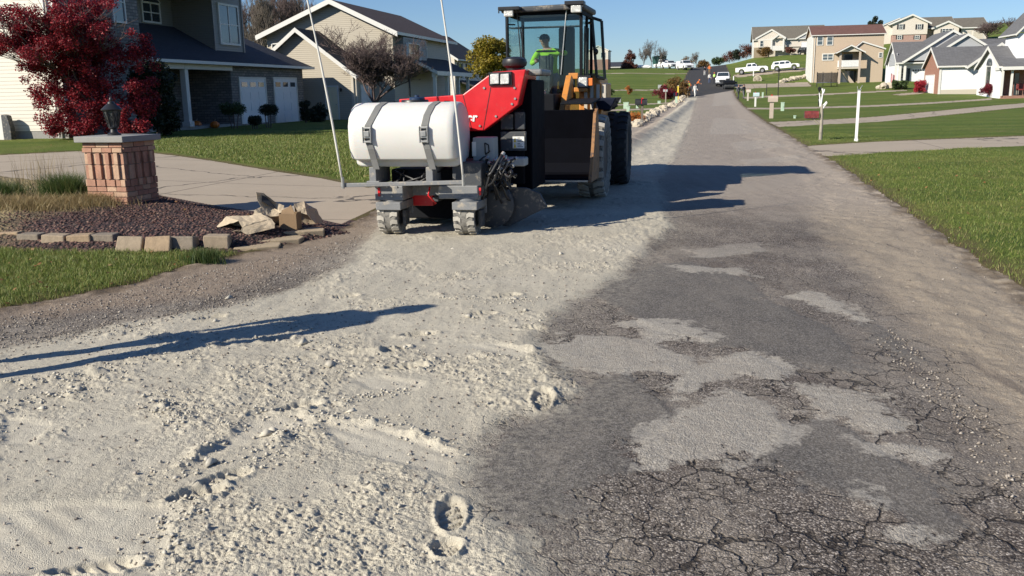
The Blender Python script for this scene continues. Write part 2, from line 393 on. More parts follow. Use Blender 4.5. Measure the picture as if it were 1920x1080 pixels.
M['blue_cap'] = P_('dark_blue_plastic', (.02, .04, .09), .4)
M['bucket_black'] = P_('bucket_black', (.0025, .003, .006), .75, var=.3, Specular_IOR_Level=.08)
M['net'] = None
# ================================================================== GROUND
rng = np.random.default_rng(5)
def GP(pts): return np.array([G(*p)[:2] for p in pts])
def TP(pts): return np.array([T(*p)[:2] for p in pts])
def WP(pts): return np.array([world(*p) for p in pts])
road_poly = np.vstack([GP([(-700, 760), (0, 578), (120, 556), (250, 530), (350, 500), (425, 482), (520, 462), (600, 440), (650, 425)]),
                       WP([(-5.3, 14.6), (-5.0, 19), (-4.5, 26), (-4.4, 60), (-4.4, 120), (-4.8, 200), (-4.8, 330), (3.6, 330), (3.5, 200), (3.2, 120), (2.95, 58), (3.0, 23), (2.75, 6.7), (2.7, 2), (2.7, -6), (-9, -6)])])
drive_left = np.vstack([TP([(-700, 292), (0, 291), (140, 284), (280, 286), (400, 302), (520, 322), (600, 334), (690, 352)]), WP([(-5.15, 19.5), (-5.35, 14.8)]), TP([(640, 420), (600, 411), (420, 388), (300, 366), (60, 352), (-700, 345)])])
drives = [drive_left] + [TP(p) for p in (
    [(1493, 278), (1525, 273), (1640, 266), (1950, 254), (1950, 272), (1720, 283), (1600, 291), (1520, 294)],
    [(1441, 229), (1560, 224), (1640, 219), (1760, 208), (1950, 190), (1950, 198), (1760, 217), (1640, 229), (1460, 238)],
    [(1400, 202), (1540, 200), (1640, 197), (1740, 192), (1860, 184), (1860, 187), (1740, 195), (1640, 200), (1540, 203), (1400, 205)],
    [(1392, 182), (1450, 179), (1560, 175), (1700, 168.5), (1700, 170.5), (1560, 177.5), (1450, 182), (1396, 185)],
    [(1372, 157), (1440, 157), (1515, 154), (1522, 162), (1440, 164), (1385, 167)],
    [(1376, 140), (1440, 133), (1515, 126.5), (1515, 132), (1440, 139), (1380, 145)],
    [(1672, 177), (1720, 172.5), (1738, 173), (1725, 176), (1690, 179)],
    [(1270, 204.5), (1180, 207), (1100, 209), (1100, 206), (1180, 204), (1270, 201.5)], [(1270, 193.5), (1100, 198), (1100, 196), (1270, 191.5)],
    [(1250, 169), (1100, 171), (1100, 169.5), (1250, 167.5)], [(1300, 138), (1120, 138.6), (1120, 137.8), (1300, 137.2)])]
dust_poly = GP([(1318, 178), (1302, 200), (1288, 245), (1262, 300), (1236, 340), (1250, 400), (1262, 425), (1215, 465), (1165, 520), (1105, 552), (1050, 590), (1010, 635), (1040, 690), (1085, 735), (1050, 772), (950, 785), (912, 830), (885, 880), (900, 940), (950, 985), (990, 1012), (1000, 1085), (1010, 1500), (-1500, 1500), (-900, 900), (-300, 740), (0, 655), (250, 605), (420, 578), (560, 540), (640, 500), (690, 450), (720, 400), (1150, 300), (1200, 268), (1258, 218), (1296, 187)])
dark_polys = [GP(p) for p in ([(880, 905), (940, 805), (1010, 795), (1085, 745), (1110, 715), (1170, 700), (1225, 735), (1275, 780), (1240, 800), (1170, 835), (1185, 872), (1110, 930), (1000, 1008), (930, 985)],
    [(1165, 520), (1230, 495), (1300, 490), (1400, 525), (1450, 570), (1540, 610), (1640, 690), (1590, 700), (1480, 680), (1400, 660), (1320, 640), (1230, 620), (1150, 575), (1105, 556)],
    [(1470, 800), (1560, 785), (1640, 835), (1700, 870), (1760, 930), (1810, 990), (1720, 1000), (1640, 960), (1540, 920), (1420, 860)],
    [(980, 1010), (930, 1000), (900, 1060), (940, 1090), (1010, 1090)], [(1800, 560), (1860, 580), (1920, 605), (1900, 580)], [(1590, 500), (1650, 515), (1620, 525)], [(1610, 620), (1680, 665), (1760, 690), (1700, 650), (1640, 600)],
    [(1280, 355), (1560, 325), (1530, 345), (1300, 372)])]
light_polys = [GP(p) for p in ([(1250, 800), (1290, 765), (1370, 735), (1440, 755), (1470, 790), (1480, 830), (1400, 850), (1330, 868), (1240, 880), (1195, 862), (1200, 830)],
    [(1490, 730), (1560, 722), (1640, 745), (1690, 790), (1690, 812), (1620, 800), (1540, 780)], [(1015, 655), (1070, 630), (1150, 628), (1240, 650), (1250, 690), (1150, 700), (1060, 690)],
    [(1300, 720), (1260, 745), (1290, 690), (1340, 665), (1410, 662), (1480, 700), (1470, 725), (1380, 700)], [(1640, 820), (1690, 830), (1765, 855), (1740, 865), (1660, 845)], [(1165, 605), (1200, 600), (1290, 612), (1340, 630), (1320, 640), (1220, 632)],
    [(1270, 500), (1390, 505), (1410, 515), (1300, 512)], [(1560, 580), (1480, 555), (1500, 545), (1570, 560), (1620, 600)], [(1340, 222), (1395, 224), (1420, 250), (1330, 252)], [(1370, 268), (1430, 262), (1480, 275), (1385, 284)], [(1390, 300), (1500, 292), (1500, 300), (1400, 309)],
    [(1340, 190), (1370, 190), (1380, 200), (1335, 203)], [(1220, 640), (1330, 690), (1260, 700), (1190, 660)], [(1610, 930), (1660, 945), (1720, 1000), (1690, 1010), (1620, 960)], [(1290, 470), (1420, 455), (1440, 470), (1320, 482)])]
dirt_poly = np.vstack([WP([(1.9, 110), (1.6, 60), (1.3, 35)]), GP([(1500, 330), (1520, 400), (1570, 470), (1660, 560), (1740, 640), (1800, 720), (1890, 830), (2000, 960), (2300, 1200)]), WP([(4, 2), (4, 110)])])
brown_poly = WP([(-7, 5), (-4.4, 7.5), (-4.1, 12), (-4.0, 20), (-3.4, 30), (-3.2, 120), (-6, 120), (-6, 20), (-9, 6)])
flat_polys = [GP(p) for p in ([(590, 792), (700, 800), (860, 842), (850, 905), (760, 880), (640, 850)], [(-60, 960), (180, 945), (335, 955), (300, 1090), (-60, 1090)], [(655, 715), (720, 708), (800, 722), (780, 738), (690, 735)], [(860, 650), (930, 645), (1010, 665), (960, 675)], [(100, 820), (260, 790), (280, 800), (140, 835)], [(470, 790), (560, 780), (600, 800), (440, 850), (380, 860)], [(0, 780), (110, 800), (60, 840), (0, 840)])]
foot = [(846, 975, .34, 1.62), (838, 1040, .15, 1.6), (1018, 757, .34, 1.5), (560, 770, .3, .6), (180, 1072, .34, .3), (760, 695, .3, .2), (740, 660, .26, .8), (950, 560, .28, .4), (370, 935, .28, .5), (420, 905, .28, .7), (905, 595, .26, .3), (785, 630, .3, .3), (1000, 620, .25, .1), (520, 640, .26, .3), (395, 600, .28, .6), (650, 560, .25, .2)]
ridges = [GP([(540, 745), (440, 800), (350, 880), (300, 905)]), GP([(555, 800), (500, 860), (490, 880)]), GP([(330, 945), (310, 1010), (290, 1080)]), GP([(590, 790), (720, 800), (870, 850)]), GP([(0, 730), (120, 715), (250, 690)]), GP([(560, 668), (700, 665), (860, 640), (1010, 660)]), GP([(700, 735), (790, 742)]), GP([(300, 760), (340, 800)]), GP([(0, 760), (200, 740)]), GP([(640, 760), (760, 735)]), GP([(820, 560), (940, 575), (1020, 560)])]
wind = WP([(-3.1, 22), (-2.7, 30), (-2.5, 42), (-2.4, 60), (-2.3, 85), (-2.2, 110)])
def pdist(line, x, y):
    d = np.full(x.shape, 1e9)
    for (x0, y0), (x1, y1) in zip(line[:-1], line[1:]):
        ex, ey = x1 - x0, y1 - y0; t = np.clip(((x - x0) * ex + (y - y0) * ey) / (ex * ex + ey * ey), 0, 1)
        d = np.minimum(d, (x - x0 - t * ex) ** 2 + (y - y0 - t * ey) ** 2)
    return np.sqrt(d)
# rings: even in the picture close by, geometric far away
r1 = np.concatenate([1.0 / np.linspace(1 / 2.6, 1 / 13.0, 780), 1.0 / np.linspace(1 / 13.0, 1 / 40.0, 460)[1:]]); r2 = np.geomspace(40.0, 620.0, 340)[1:]
R = np.concatenate([[.05, .6, 1.1, 1.5, 1.8, 2.05, 2.25, 2.45], r1, r2])
az = np.concatenate([np.radians(np.linspace(-35, 35, 860)), np.radians(np.linspace(35, 325, 150)[1:-1])])
nr, na = len(R), len(az)
XX = (R[:, None] * np.sin(az)[None, :]).ravel(); YY = (R[:, None] * np.cos(az)[None, :]).ravel(); RR = np.repeat(R, na)
ZZ = Hm(XX, YY)
near = RR < 60
nx, ny = XX[near], YY[near]
wob = .10 * fbm(nx * 2.1, ny * 2.1, 3, 4) + .03 * fbm(nx * 14, ny * 14, 4, 2)
def masks(polys, x, y):
    m = np.full(x.shape, -1.0)
    for p in polys:
        bb = (x > p[:, 0].min() - .6) & (x < p[:, 0].max() + .6) & (y > p[:, 1].min() - .6) & (y < p[:, 1].max() + .6)
        if bb.any(): m[bb] = np.maximum(m[bb], sdist(p, x[bb], y[bb]))
    return np.clip(m, -1, 1)
a_road = np.full(XX.shape, -3.0); a_road[RR < 400] = sdist(road_poly, XX[RR < 400], YY[RR < 400])
a_road[near] += wob
a_dust = np.full(XX.shape, -1.0); mfar = RR < 200; a_dust[mfar] = np.clip(sdist(dust_poly, XX[mfar], YY[mfar]), -1, 1)
a_dark = masks(dark_polys, XX, YY); a_light = masks(light_polys, XX, YY); a_dirt = masks([dirt_poly], XX, YY); a_brown = masks([brown_poly], XX, YY)
a_bed = np.full(XX.shape, -1.0); a_bed[near] = sdist(_bed, nx, ny) + wob * .4
a_drive = np.full(XX.shape, -1.0)
for p in drives:
    bb = (XX > p[:, 0].min() - 1) & (XX < p[:, 0].max() + 1) & (YY > p[:, 1].min() - 1) & (YY < p[:, 1].max() + 1)
    a_drive[bb] = np.maximum(a_drive[bb], sdist(p, XX[bb], YY[bb]))
# --- relief
z = np.zeros(nx.shape); q = RR[near]
dm = sstep(-.12, .12, a_dust[near] + .8 * wob); rm = sstep(-.1, .1, a_road[near]); am = rm * (1 - dm)
fl = sstep(-.02, .05, masks(flat_polys, nx, ny)) * dm
cl = np.maximum(fbm(nx * 9, ny * 9, 11, 4) + .10, 0); cl2 = np.maximum(fbm(nx * 26, ny * 26, 21, 3) - .02, 0)
pm = sstep(-.25, .35, fbm(nx * 1.7, ny * 1.7, 31, 3))
la, lo_ = lat(nx, ny), lon(nx, ny)
zd = .012 * fbm(nx * 1.3, ny * 1.3, 12, 3) + .012 * fbm(la * 3.6, lo_ * 2.2, 14, 4) + (.015 * cl + .017 * cl2) * (.12 + 1.25 * pm) + .0075 * (.35 + 1.0 * pm) * fbm(nx * 85, ny * 85, 15, 3) + .005 * fbm(la * 11, lo_ * 3, 16, 3)
zd = zd * (1 - .85 * fl) + fl * (-.012 + .006 * np.sin((la * .5 + lo_ * .9) * 55) * vn(nx * 3, ny * 3, 8))
for L in ridges:
    bb = (nx > L[:, 0].min() - .4) & (nx < L[:, 0].max() + .4) & (ny > L[:, 1].min() - .4) & (ny < L[:, 1].max() + .4)
    d = pdist(L, nx[bb], ny[bb]); zd[bb] += np.exp(-(d / .05) ** 2) * sstep(-.15, .25, fbm(nx[bb] * 3.1, ny[bb] * 3.1, 44, 2)) * (.008 + .046 * np.maximum(fbm(nx[bb] * 15, ny[bb] * 15, 41, 3) + .12, 0))
for px, py, ln, an in foot:
    c = G(px, py); bb = (abs(nx - c[0]) < .5) & (abs(ny - c[1]) < .5)
    if not bb.any(): continue
    dx, dy = nx[bb] - c[0], ny[bb] - c[1]; ca, sa = math.cos(an), math.sin(an)
    u = (dx * ca + dy * sa) / (ln / 2); v = (-dx * sa + dy * ca) / (.066 + .012 * np.clip(u, -1, 1)); rr = np.sqrt(u * u + v * v) + .15 * vn(nx[bb] * 25, ny[bb] * 25, 7)
    zd[bb] += -.027 * sstep(1.0, .8, rr) + .015 * np.exp(-((rr - 1.12) / .16) ** 2) * (.5 + 1.6 * np.abs(fbm(nx[bb] * 22, ny[bb] * 22, 9, 2))) + sstep(1, .8, rr) * .012 * (np.sin(u * 16 + v * 4) > .2)
z += dm * (zd + .02)
agg = np.abs(fbm(nx * 40, ny * 40, 51, 2))
dk = sstep(-.03, .05, a_dark[near] + .3 * wob); lt = sstep(-.03, .05, a_light[near] + .3 * wob)
z += am * (.012 * fbm(nx * 1.1, ny * 1.1, 52, 3) + (.005 * agg + .006 * fbm(nx * 8, ny * 8, 53, 3)) * (1 - .75 * dk) + .006 * lt + .008 * dk)
dt = sstep(-.15, .25, a_dirt[near] + wob * 2)
z += rm * dt * (.03 * fbm(la * 2.2, lo_ * .5, 61, 4) + .012 * np.maximum(fbm(nx * 18, ny * 18, 62, 2), 0) + .02 * fbm(nx * 5, ny * 5, 63, 3))
z += rm * sstep(.55, .0, a_road[near]) * .05 * fbm(nx * 4, ny * 4, 64, 4)
dr = sstep(-.06, .03, a_drive[near]); bdm = sstep(-.03, .03, a_bed[near])
lw = sstep(.0, -.35, a_road[near]) * sstep(.0, -.4, a_drive[near]) * (1 - bdm)
z += lw * (.045 * fbm(nx * 1.1, ny * 1.1, 71, 4) + .035 * np.abs(fbm(nx * 9, ny * 9, 72, 3)) + .03)
z += BED(nx, ny) + bdm * (.030 * np.abs(fbm(nx * 22, ny * 22, 81, 3)) + .03 * fbm(nx * 4, ny * 4, 82, 2))
z *= sstep(60, 45, q)
ZZ[near] += z
wd = pdist(wind, XX, YY); wm = np.exp(-(wd / .45) ** 2) * sstep(20, 25, lon(XX, YY)) * sstep(120, 100, lon(XX, YY))
ZZ += wm * (.22 + .10 * fbm(XX * 1.6, YY * 1.6, 91, 4))
cm = (a_dust > 0) & (lon(XX, YY) > 18); ZZ[cm] += (.03 * fbm(lat(XX, YY) * 3.2, lon(XX, YY) * .5, 95, 3))[cm]
a_brown = np.maximum(a_brown, np.clip(.55 - wd, -1, .5) * (wd < 1.2) + -1.0 * (wd >= 1.2))
a_fresh = np.clip((lon(XX, YY) - 128) * .15 + (-.9 - lat(XX, YY)) * .5, -1, 1)
# --- split the one sheet into what each face is
cx = lambda A: (A.reshape(nr, na)[:-1] + A.reshape(nr, na)[1:]) / 2
def fc(A): B = cx(A); return ((B + np.roll(B, -1, 1)) / 2).ravel()
cls = np.zeros((nr - 1) * na, int)
cls[fc(a_road) > 0] = 1
cls[(fc(a_drive) > 0) & (cls == 0)] = 2
cls[(fc(a_drive) > 0) & (fc(YY) > 13) & (fc(lat(XX, YY)) < -5.0)] = 2
cls[(fc(a_bed) > 0)] = 3
cls[(cls == 0) & (fc(a_bed) > -.6) & (fc(a_drive) > -.8)] = 3
i0 = np.arange((nr - 1) * na); ro = i0 // na; co = i0 % na; nx_ = (co + 1) % na
quad = np.stack([ro * na + co, ro * na + nx_, (ro + 1) * na + nx_, (ro + 1) * na + co], 1)[:, ::-1]
VV = np.stack([XX, YY, ZZ], 1)
def ground(name, c, mat, attrs):
    f = quad[cls == c]; u, inv = np.unique(f, return_inverse=True)
    o = npmesh(name, VV[u], inv.reshape(-1, 4), mat, None, True)
    for k, A in attrs.items():
        a = o.data.attributes.new(k, 'FLOAT', 'POINT'); a.data.foreach_set('value', A[u].astype(np.float32))
    o['kind'] = 'structure'; return o
# --- road: dust, old cracked asphalt, smooth worn patches, dirt shoulder
n = NT('road_surface'); pos = n.n('NewGeometry').outputs['Position']
A = lambda k: n.n('Attribute', attribute_name=k).outputs['Fac']
nz1 = n.noise(pos, 3.2, 6, .62); nz2 = n.noise(pos, 22, 4, .6); nz3 = n.noise(pos, 120, 3); big = n.noise(pos, .55, 4)
wobl = n.math('ADD', n.math('MULTIPLY', n.math('SUBTRACT', nz1, .5), .5), n.math('MULTIPLY', n.math('SUBTRACT', nz2, .5), .18))
vo = n.n('TexVoronoi', {'Vector': pos, 'Scale': 100.0}); vo2 = n.n('TexVoronoi', {'Vector': pos, 'Scale': 260.0})
peb = n.ramp(n.math('FRACT', n.math('MULTIPLY', n.n('SeparateXYZ', {0: vo.outputs['Color']}).outputs[0], 1.0)), [(0, (.085, .071, .062)), (.35, (.16, .136, .118)), (.65, (.26, .225, .195)), (.88, (.40, .352, .305)), (1, (.58, .52, .46))])
peb = n.mix(n.step(vo.outputs['Distance'], .35, .75), peb, (.060, .050, .044))
peb = n.mix(n.math('MULTIPLY', n.step(big, .42, .62), .6), peb, (.21, .185, .16))
stain = n.step(n.noise(pos, 1.35, 6, .65), .50, .66)
peb = n.mix(n.math('MULTIPLY', stain, .45), peb, (.085, .066, .057))
fine = n.math('SUBTRACT', nz3, .5)
vo3 = n.n('TexVoronoi', {'Vector': pos, 'Scale': 105.0}); sp3 = n.n('SeparateXYZ', {0: vo3.outputs['Color']})
grain = n.math('ADD', n.math('MULTIPLY', n.n('SeparateXYZ', {0: vo2.outputs['Color']}).outputs[1], .4), n.math('MULTIPLY', n.math('POWER', sp3.outputs[1], 2.0), 1.05))
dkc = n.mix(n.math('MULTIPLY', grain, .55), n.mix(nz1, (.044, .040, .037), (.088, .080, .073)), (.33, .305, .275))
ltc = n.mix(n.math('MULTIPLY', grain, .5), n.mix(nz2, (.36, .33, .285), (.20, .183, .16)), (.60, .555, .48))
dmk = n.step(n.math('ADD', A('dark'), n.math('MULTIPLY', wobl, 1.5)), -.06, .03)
lmk = n.math('MULTIPLY', n.step(n.math('ADD', A('light'), n.math('MULTIPLY', wobl, 1.7)), -.07, .02), n.math('SUBTRACT', 1.0, n.math('MULTIPLY', n.step(A('far'), .0, .3), .72)))
col = n.mix(n.math('MULTIPLY', dmk, n.math('SUBTRACT', .93, n.math('MULTIPLY', n.step(nz1, .48, .66), .15))), peb, dkc); col = n.mix(n.math('MULTIPLY', lmk, .9), col, ltc)
wash = n.math('MULTIPLY', n.step(n.math('ADD', n.math('MULTIPLY', n.noise(n.n('Mapping', {'Vector': pos, 'Rotation': (0, 0, -PSI), 'Scale': (1.6, .55, 1)}).outputs[0], 1.5, 6, .65), .75), n.math('MULTIPLY', nz2, .25)), .44, .62), .42)
col = n.mix(n.math('MULTIPLY', wash, n.math('SUBTRACT', 1.0, n.math('MULTIPLY', dmk, .65))), col, (.37, .325, .27))
# cracks
wv = n.n('VectorMath', {0: pos, 1: n.n('VectorMath', {0: n.n('TexNoise', {'Vector': pos, 'Scale': 6.0, 'Detail': 4.0}).outputs['Color'], 'Scale': .22}, operation='SCALE').outputs[0]}, operation='ADD').outputs[0]
ck = n.n('TexVoronoi', {'Vector': wv, 'Scale': 4.2}, feature='DISTANCE_TO_EDGE').outputs['Distance']
ck2 = n.n('TexVoronoi', {'Vector': wv, 'Scale': 10.5}, feature='DISTANCE_TO_EDGE').outputs['Distance']
crk = n.math('MAXIMUM', n.step(ck, .042, .008), n.math('MULTIPLY', n.step(ck2, .042, .007), n.step(nz1, .44, .56)))
crk = n.math('MULTIPLY', crk, n.math('SUBTRACT', 1.0, n.math('MAXIMUM', n.math('MULTIPLY', dmk, .92), n.math('MULTIPLY', lmk, .75))))
crk = n.math('MULTIPLY', crk, n.math('MULTIPLY', n.step(n.noise(pos, 1.3, 4), .38, .52), n.math('ADD', n.math('MULTIPLY', n.step(A('lon'), 9.5, 4.5), .65), .35)))
col = n.mix(n.math('MULTIPLY', crk, .78), col, (.022, .018, .016))
dtk = n.step(n.math('ADD', A('dirt'), n.math('MULTIPLY', wobl, 1.3)), -.22, .30)
streak = n.noise(n.n('Mapping', {'Vector': pos, 'Rotation': (0, 0, -PSI), 'Scale': (2.6, .22, 1)}).outputs[0], 2.2, 5, .6)
dtc = n.mix(streak, (.39, .325, .245), (.265, .22, .17)); dtc = n.mix(n.math('MULTIPLY', n.step(grain, .75, .95), .45), dtc, (.42, .37, .31))
dtc = n.mix(n.math('MULTIPLY', n.step(streak, .58, .74), .55), dtc, (.12, .098, .085))
col = n.mix(dtk, col, dtc)
brk = n.step(n.math('ADD', A('brown'), n.math('MULTIPLY', wobl, 1.2)), -.25, .3)
brc = n.mix(n.math('MULTIPLY', n.step(vo.outputs['Distance'], .3, .7), .5), n.mix(n.n('SeparateXYZ', {0: vo.outputs['Color']}).outputs[0], (.20, .15, .112), (.46, .375, .29)), (.13, .10, .078))
brc = n.mix(n.math('MULTIPLY', nz1, .7), brc, (.30, .235, .175))
col = n.mix(n.math('MULTIPLY', brk, .9), col, brc)
# streaky brown-grey tone of the old road farther off
frm = n.step(A('far'), .25, .75)
col = n.mix(n.math('MULTIPLY', frm, .75), col, n.mix(streak, (.46, .395, .33), (.30, .26, .222)))
col = n.mix(n.math('MULTIPLY', n.math('MULTIPLY', frm, lmk), .8), col, (.42, .39, .345))
dsk = n.step(n.math('ADD', A('dust'), n.math('ADD', n.math('MULTIPLY', wobl, .8), n.math('MULTIPLY', n.math('SUBTRACT', streak, .5), .35))), -.10, .16)
dsc = n.mix(nz1, (.54, .498, .402), (.452, .414, .332)); dsc = n.mix(n.math('MULTIPLY', n.step(nz2, .5, .75), .35), dsc, (.35, .315, .25))
dsc = n.mix(n.math('MULTIPLY', n.step(big, .5, .62), .35), dsc, (.58, .535, .44))
bits = n.n('TexVoronoi', {'Vector': pos, 'Scale': 48.0}); bsp = n.n('SeparateXYZ', {0: bits.outputs['Color']})
dsc = n.mix(n.math('MULTIPLY', n.math('MULTIPLY', n.step(bsp.outputs[0], .80, .86), n.step(bits.outputs['Distance'], .55, .30)), n.math('ADD', .25, n.math('MULTIPLY', n.step(nz1, .45, .6), .5))), dsc, (.17, .15, .125))
dsc = n.mix(n.math('MULTIPLY', n.step(n.math('ADD', A('flat'), n.math('MULTIPLY', wobl, .5)), -.03, .06), .8), dsc, n.mix(streak, (.62, .575, .47), (.54, .495, .40)))
dsc = n.mix(n.math('MULTIPLY', n.step(streak, .52, .66), .30), dsc, (.37, .335, .27))
col = n.mix(dsk, col, dsc)
halo = n.math('MULTIPLY', n.step(n.math('ADD', A('dust'), wobl), -.75, .1), n.math('MULTIPLY', n.step(nz2, .35, .7), .42))
col = n.mix(halo, col, (.44, .40, .325))
edge = n.math('MULTIPLY', n.step(A('road'), .35, .0), n.step(nz1, .35, .55))
col = n.mix(n.math('MULTIPLY', edge, .8), col, (.10, .072, .045))
fr = n.step(n.math('ADD', A('fresh'), n.math('MULTIPLY', wobl, .4)), -.05, .1)
col = n.mix(fr, col, (.058, .056, .056))
hgt = n.math('ADD', n.math('MULTIPLY', vo.outputs['Distance'], -.6), n.math('MULTIPLY', n.math('MULTIPLY', crk, n.math('SUBTRACT', 1.0, n.math('MAXIMUM', lmk, n.math('MAXIMUM', dtk, brk)))), -2.5))
hgt = n.math('MULTIPLY', hgt, n.math('SUBTRACT', 1.0, n.math('MAXIMUM', n.math('MULTIPLY', dmk, .75), n.math('MULTIPLY', dsk, .95))))
hgt = n.math('ADD', hgt, n.math('MULTIPLY', n.math('ADD', nz3, n.math('MULTIPLY', nz2, 1.2)), .55)); hgt = n.math('ADD', hgt, n.math('MULTIPLY', vo2.outputs['Distance'], -.35))
road_mat = n.done(col, .92, n.bump(hgt, .75, .012), Specular_IOR_Level=.2)
# --- lawn
n = NT('lawn'); pos = n.n('NewGeometry').outputs['Position']
a = n.noise(pos, .35, 5, .6); b = n.noise(pos, 3.5, 5, .65); c_ = n.noise(pos, 45, 4, .7)
mow = n.n('Mapping', {'Vector': pos, 'Rotation': (0, 0, -PSI), 'Scale': (.03, 1, 1)}).outputs[0]
st = n.noise(mow, .55, 3, .5)
col = n.mix(b, (.120, .172, .032), (.200, .248, .058)); col = n.mix(n.step(a, .46, .64), col, (.205, .225, .062))
col = n.mix(n.math('MULTIPLY', n.step(st, .46, .58), .45), col, (.078, .132, .024))
col = n.mix(n.math('MULTIPLY', n.step(n.noise(pos, 1.1, 6, .7), .60, .72), .55), col, (.27, .215, .10))
col = n.mix(n.step(c_, .38, .62), n.mix(.45, col, (.025, .042, .010)), col)
ed = n.math('MULTIPLY', n.step(n.math('ADD', n.math('MAXIMUM', n.n('Attribute', attribute_name='road').outputs['Fac'], n.n('Attribute', attribute_name='drive').outputs['Fac']), n.math('MULTIPLY', n.math('SUBTRACT', b, .5), .6)), -.38, .02), .85)
col = n.mix(ed, col, (.135, .095, .058))
lawn_mat = n.done(col, .9, n.bump(n.math('ADD', c_, n.math('MULTIPLY', b, .6)), .9, .05), Specular_IOR_Level=.12)
# --- concrete
n = NT('concrete'); pos = n.n('NewGeometry').outputs['Position']
a = n.noise(pos, .8, 6, .6); b = n.noise(pos, 30, 4, .6)
rp = n.n('Mapping', {'Vector': pos, 'Rotation': (0, 0, -PSI)}).outputs[0]; sp = n.n('SeparateXYZ', {0: rp})
br = n.noise(n.n('Mapping', {'Vector': rp, 'Scale': (1, 9, 1)}).outputs[0], 5, 4)
j = n.math('MINIMUM', n.math('ABSOLUTE', n.math('SUBTRACT', n.math('FRACT', n.math('DIVIDE', n.math('ADD', sp.outputs[0], 100.6), 5.5)), .5)), 1.0)
j2 = n.math('ABSOLUTE', n.math('SUBTRACT', n.math('FRACT', n.math('DIVIDE', n.math('ADD', sp.outputs[1], 100.2), 4.6)), .5))
wv = n.n('VectorMath', {0: pos, 1: n.n('VectorMath', {0: n.n('TexNoise', {'Vector': pos, 'Scale': 1.5, 'Detail': 5.0}).outputs['Color'], 'Scale': .8}, operation='SCALE').outputs[0]}, operation='ADD').outputs[0]
ck = n.step(n.n('TexVoronoi', {'Vector': wv, 'Scale': .22}, feature='DISTANCE_TO_EDGE').outputs['Distance'], .010, .004)
jj = n.math('MAXIMUM', n.math('MAXIMUM', n.step(j, .004, .0015), n.step(j2, .005, .002)), ck)
col = n.mix(a, (.44, .365, .275), (.345, .285, .215)); col = n.mix(n.math('MULTIPLY', n.step(br, .5, .7), .25), col, (.20, .17, .135)); col = n.mix(n.math('MULTIPLY', n.step(b, .55, .7), .3), col, (.19, .165, .13))
col = n.mix(n.math('MULTIPLY', jj, .85), col, (.05, .042, .035))
conc_mat = n.done(col, .88, n.bump(n.math('ADD', n.math('MULTIPLY', b, .5), n.math('ADD', n.math('MULTIPLY', br, .5), n.math('MULTIPLY', jj, -3))), .5, .008))
# --- mulch
n = NT('mulch'); pos = n.n('NewGeometry').outputs['Position']
v = n.n('TexVoronoi', {'Vector': n.n('Mapping', {'Vector': pos, 'Scale': (1, .75, 1)}).outputs[0], 'Scale': 26.0}); r_ = n.n('SeparateXYZ', {0: v.outputs['Color']}).outputs[0]
col = n.ramp(r_, [(0, (.045, .022, .020)), (.5, (.090, .042, .036)), (.85, (.15, .075, .058)), (1, (.26, .17, .12))]); col = n.mix(n.step(v.outputs['Distance'], .35, .7), col, (.014, .008, .008))
edg = n.step(n.math('ADD', n.n('SeparateXYZ', {0: pos}).outputs[0], n.math('MULTIPLY', n.math('SUBTRACT', n.noise(pos, 1.2, 5), .5), 1.6)), -5.9, -7.1)
col = n.mix(edg, col, n.mix(n.noise(pos, 12, 4), (.30, .23, .12), (.14, .115, .055)))
mulch_mat = n.done(col, .9, n.bump(n.math('MULTIPLY', v.outputs['Distance'], -1), 1.0, .03))
a_far = sstep(7, 21, lon(XX, YY))
a_flat = masks(flat_polys, XX, YY)
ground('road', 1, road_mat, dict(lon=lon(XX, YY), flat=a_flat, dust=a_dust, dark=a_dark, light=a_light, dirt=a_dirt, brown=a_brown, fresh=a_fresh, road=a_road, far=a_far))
ground('lawn', 0, lawn_mat, dict(road=a_road, drive=a_drive))
ground('driveway', 2, conc_mat, {})
ground('garden_bed', 3, mulch_mat, {})
import types
def surf(x, y):
    """height of the finished ground at one point (nearest sheet vertex cell)"""
    r = math.hypot(x, y); a = math.atan2(x, y); i = int(np.clip(np.searchsorted(R, r), 1, nr - 1)); jx = int(np.argmin(np.abs(az - a)))
    return float(max(ZZ[(i - 1) * na + jx], ZZ[i * na + jx]))
ZG = ZZ.reshape(nr, na); LAWN = (cls == 0).reshape(nr - 1, na)
def sample(x, y):
    r = np.hypot(x, y); a = np.arctan2(x, y); i = np.clip(np.searchsorted(R, r) - 1, 0, nr - 2)
    jx = np.clip(np.searchsorted(az[:860], a) - 1, 0, 858)
    return ZG[i, jx], LAWN[i, jx]
# --- grass blades where the lawn is close enough to show them
def blades(name, x, y, hmin, hmax, wd, mat, seed, lean=.5, zoff=-.005):
    g = np.random.default_rng(seed); k = len(x); zz, _ = sample(x, y)
    h = g.uniform(hmin, hmax, k); a = g.uniform(0, 2 * np.pi, k); b = g.uniform(0, 2 * np.pi, k); ln = g.uniform(.1, lean, k) * h
    p = np.stack([x, y, zz + zoff], 1); s = np.stack([np.cos(a), np.sin(a), 0 * a], 1) * (wd * g.uniform(.6, 1.3, k))[:, None]
    m = p + np.stack([np.cos(b) * ln * .35, np.sin(b) * ln * .35, h * .55], 1); t = p + np.stack([np.cos(b) * ln, np.sin(b) * ln, h], 1)
    v = np.stack([p - s, p + s, m + s * .7, m - s * .7, t + s * .08, t - s * .08], 1).reshape(-1, 3)
    i = np.arange(k)[:, None] * 6; f = np.concatenate([i + [[0, 1, 2, 3]], i + [[3, 2, 4, 5]]], 1).reshape(-1, 4)
    return npmesh(name, v, f, mat)
gm = leafmat('grass_blade', [(.095, .145, .024), (.145, .205, .036), (.205, .255, .055), (.31, .27, .10), (.115, .17, .03)], .3)
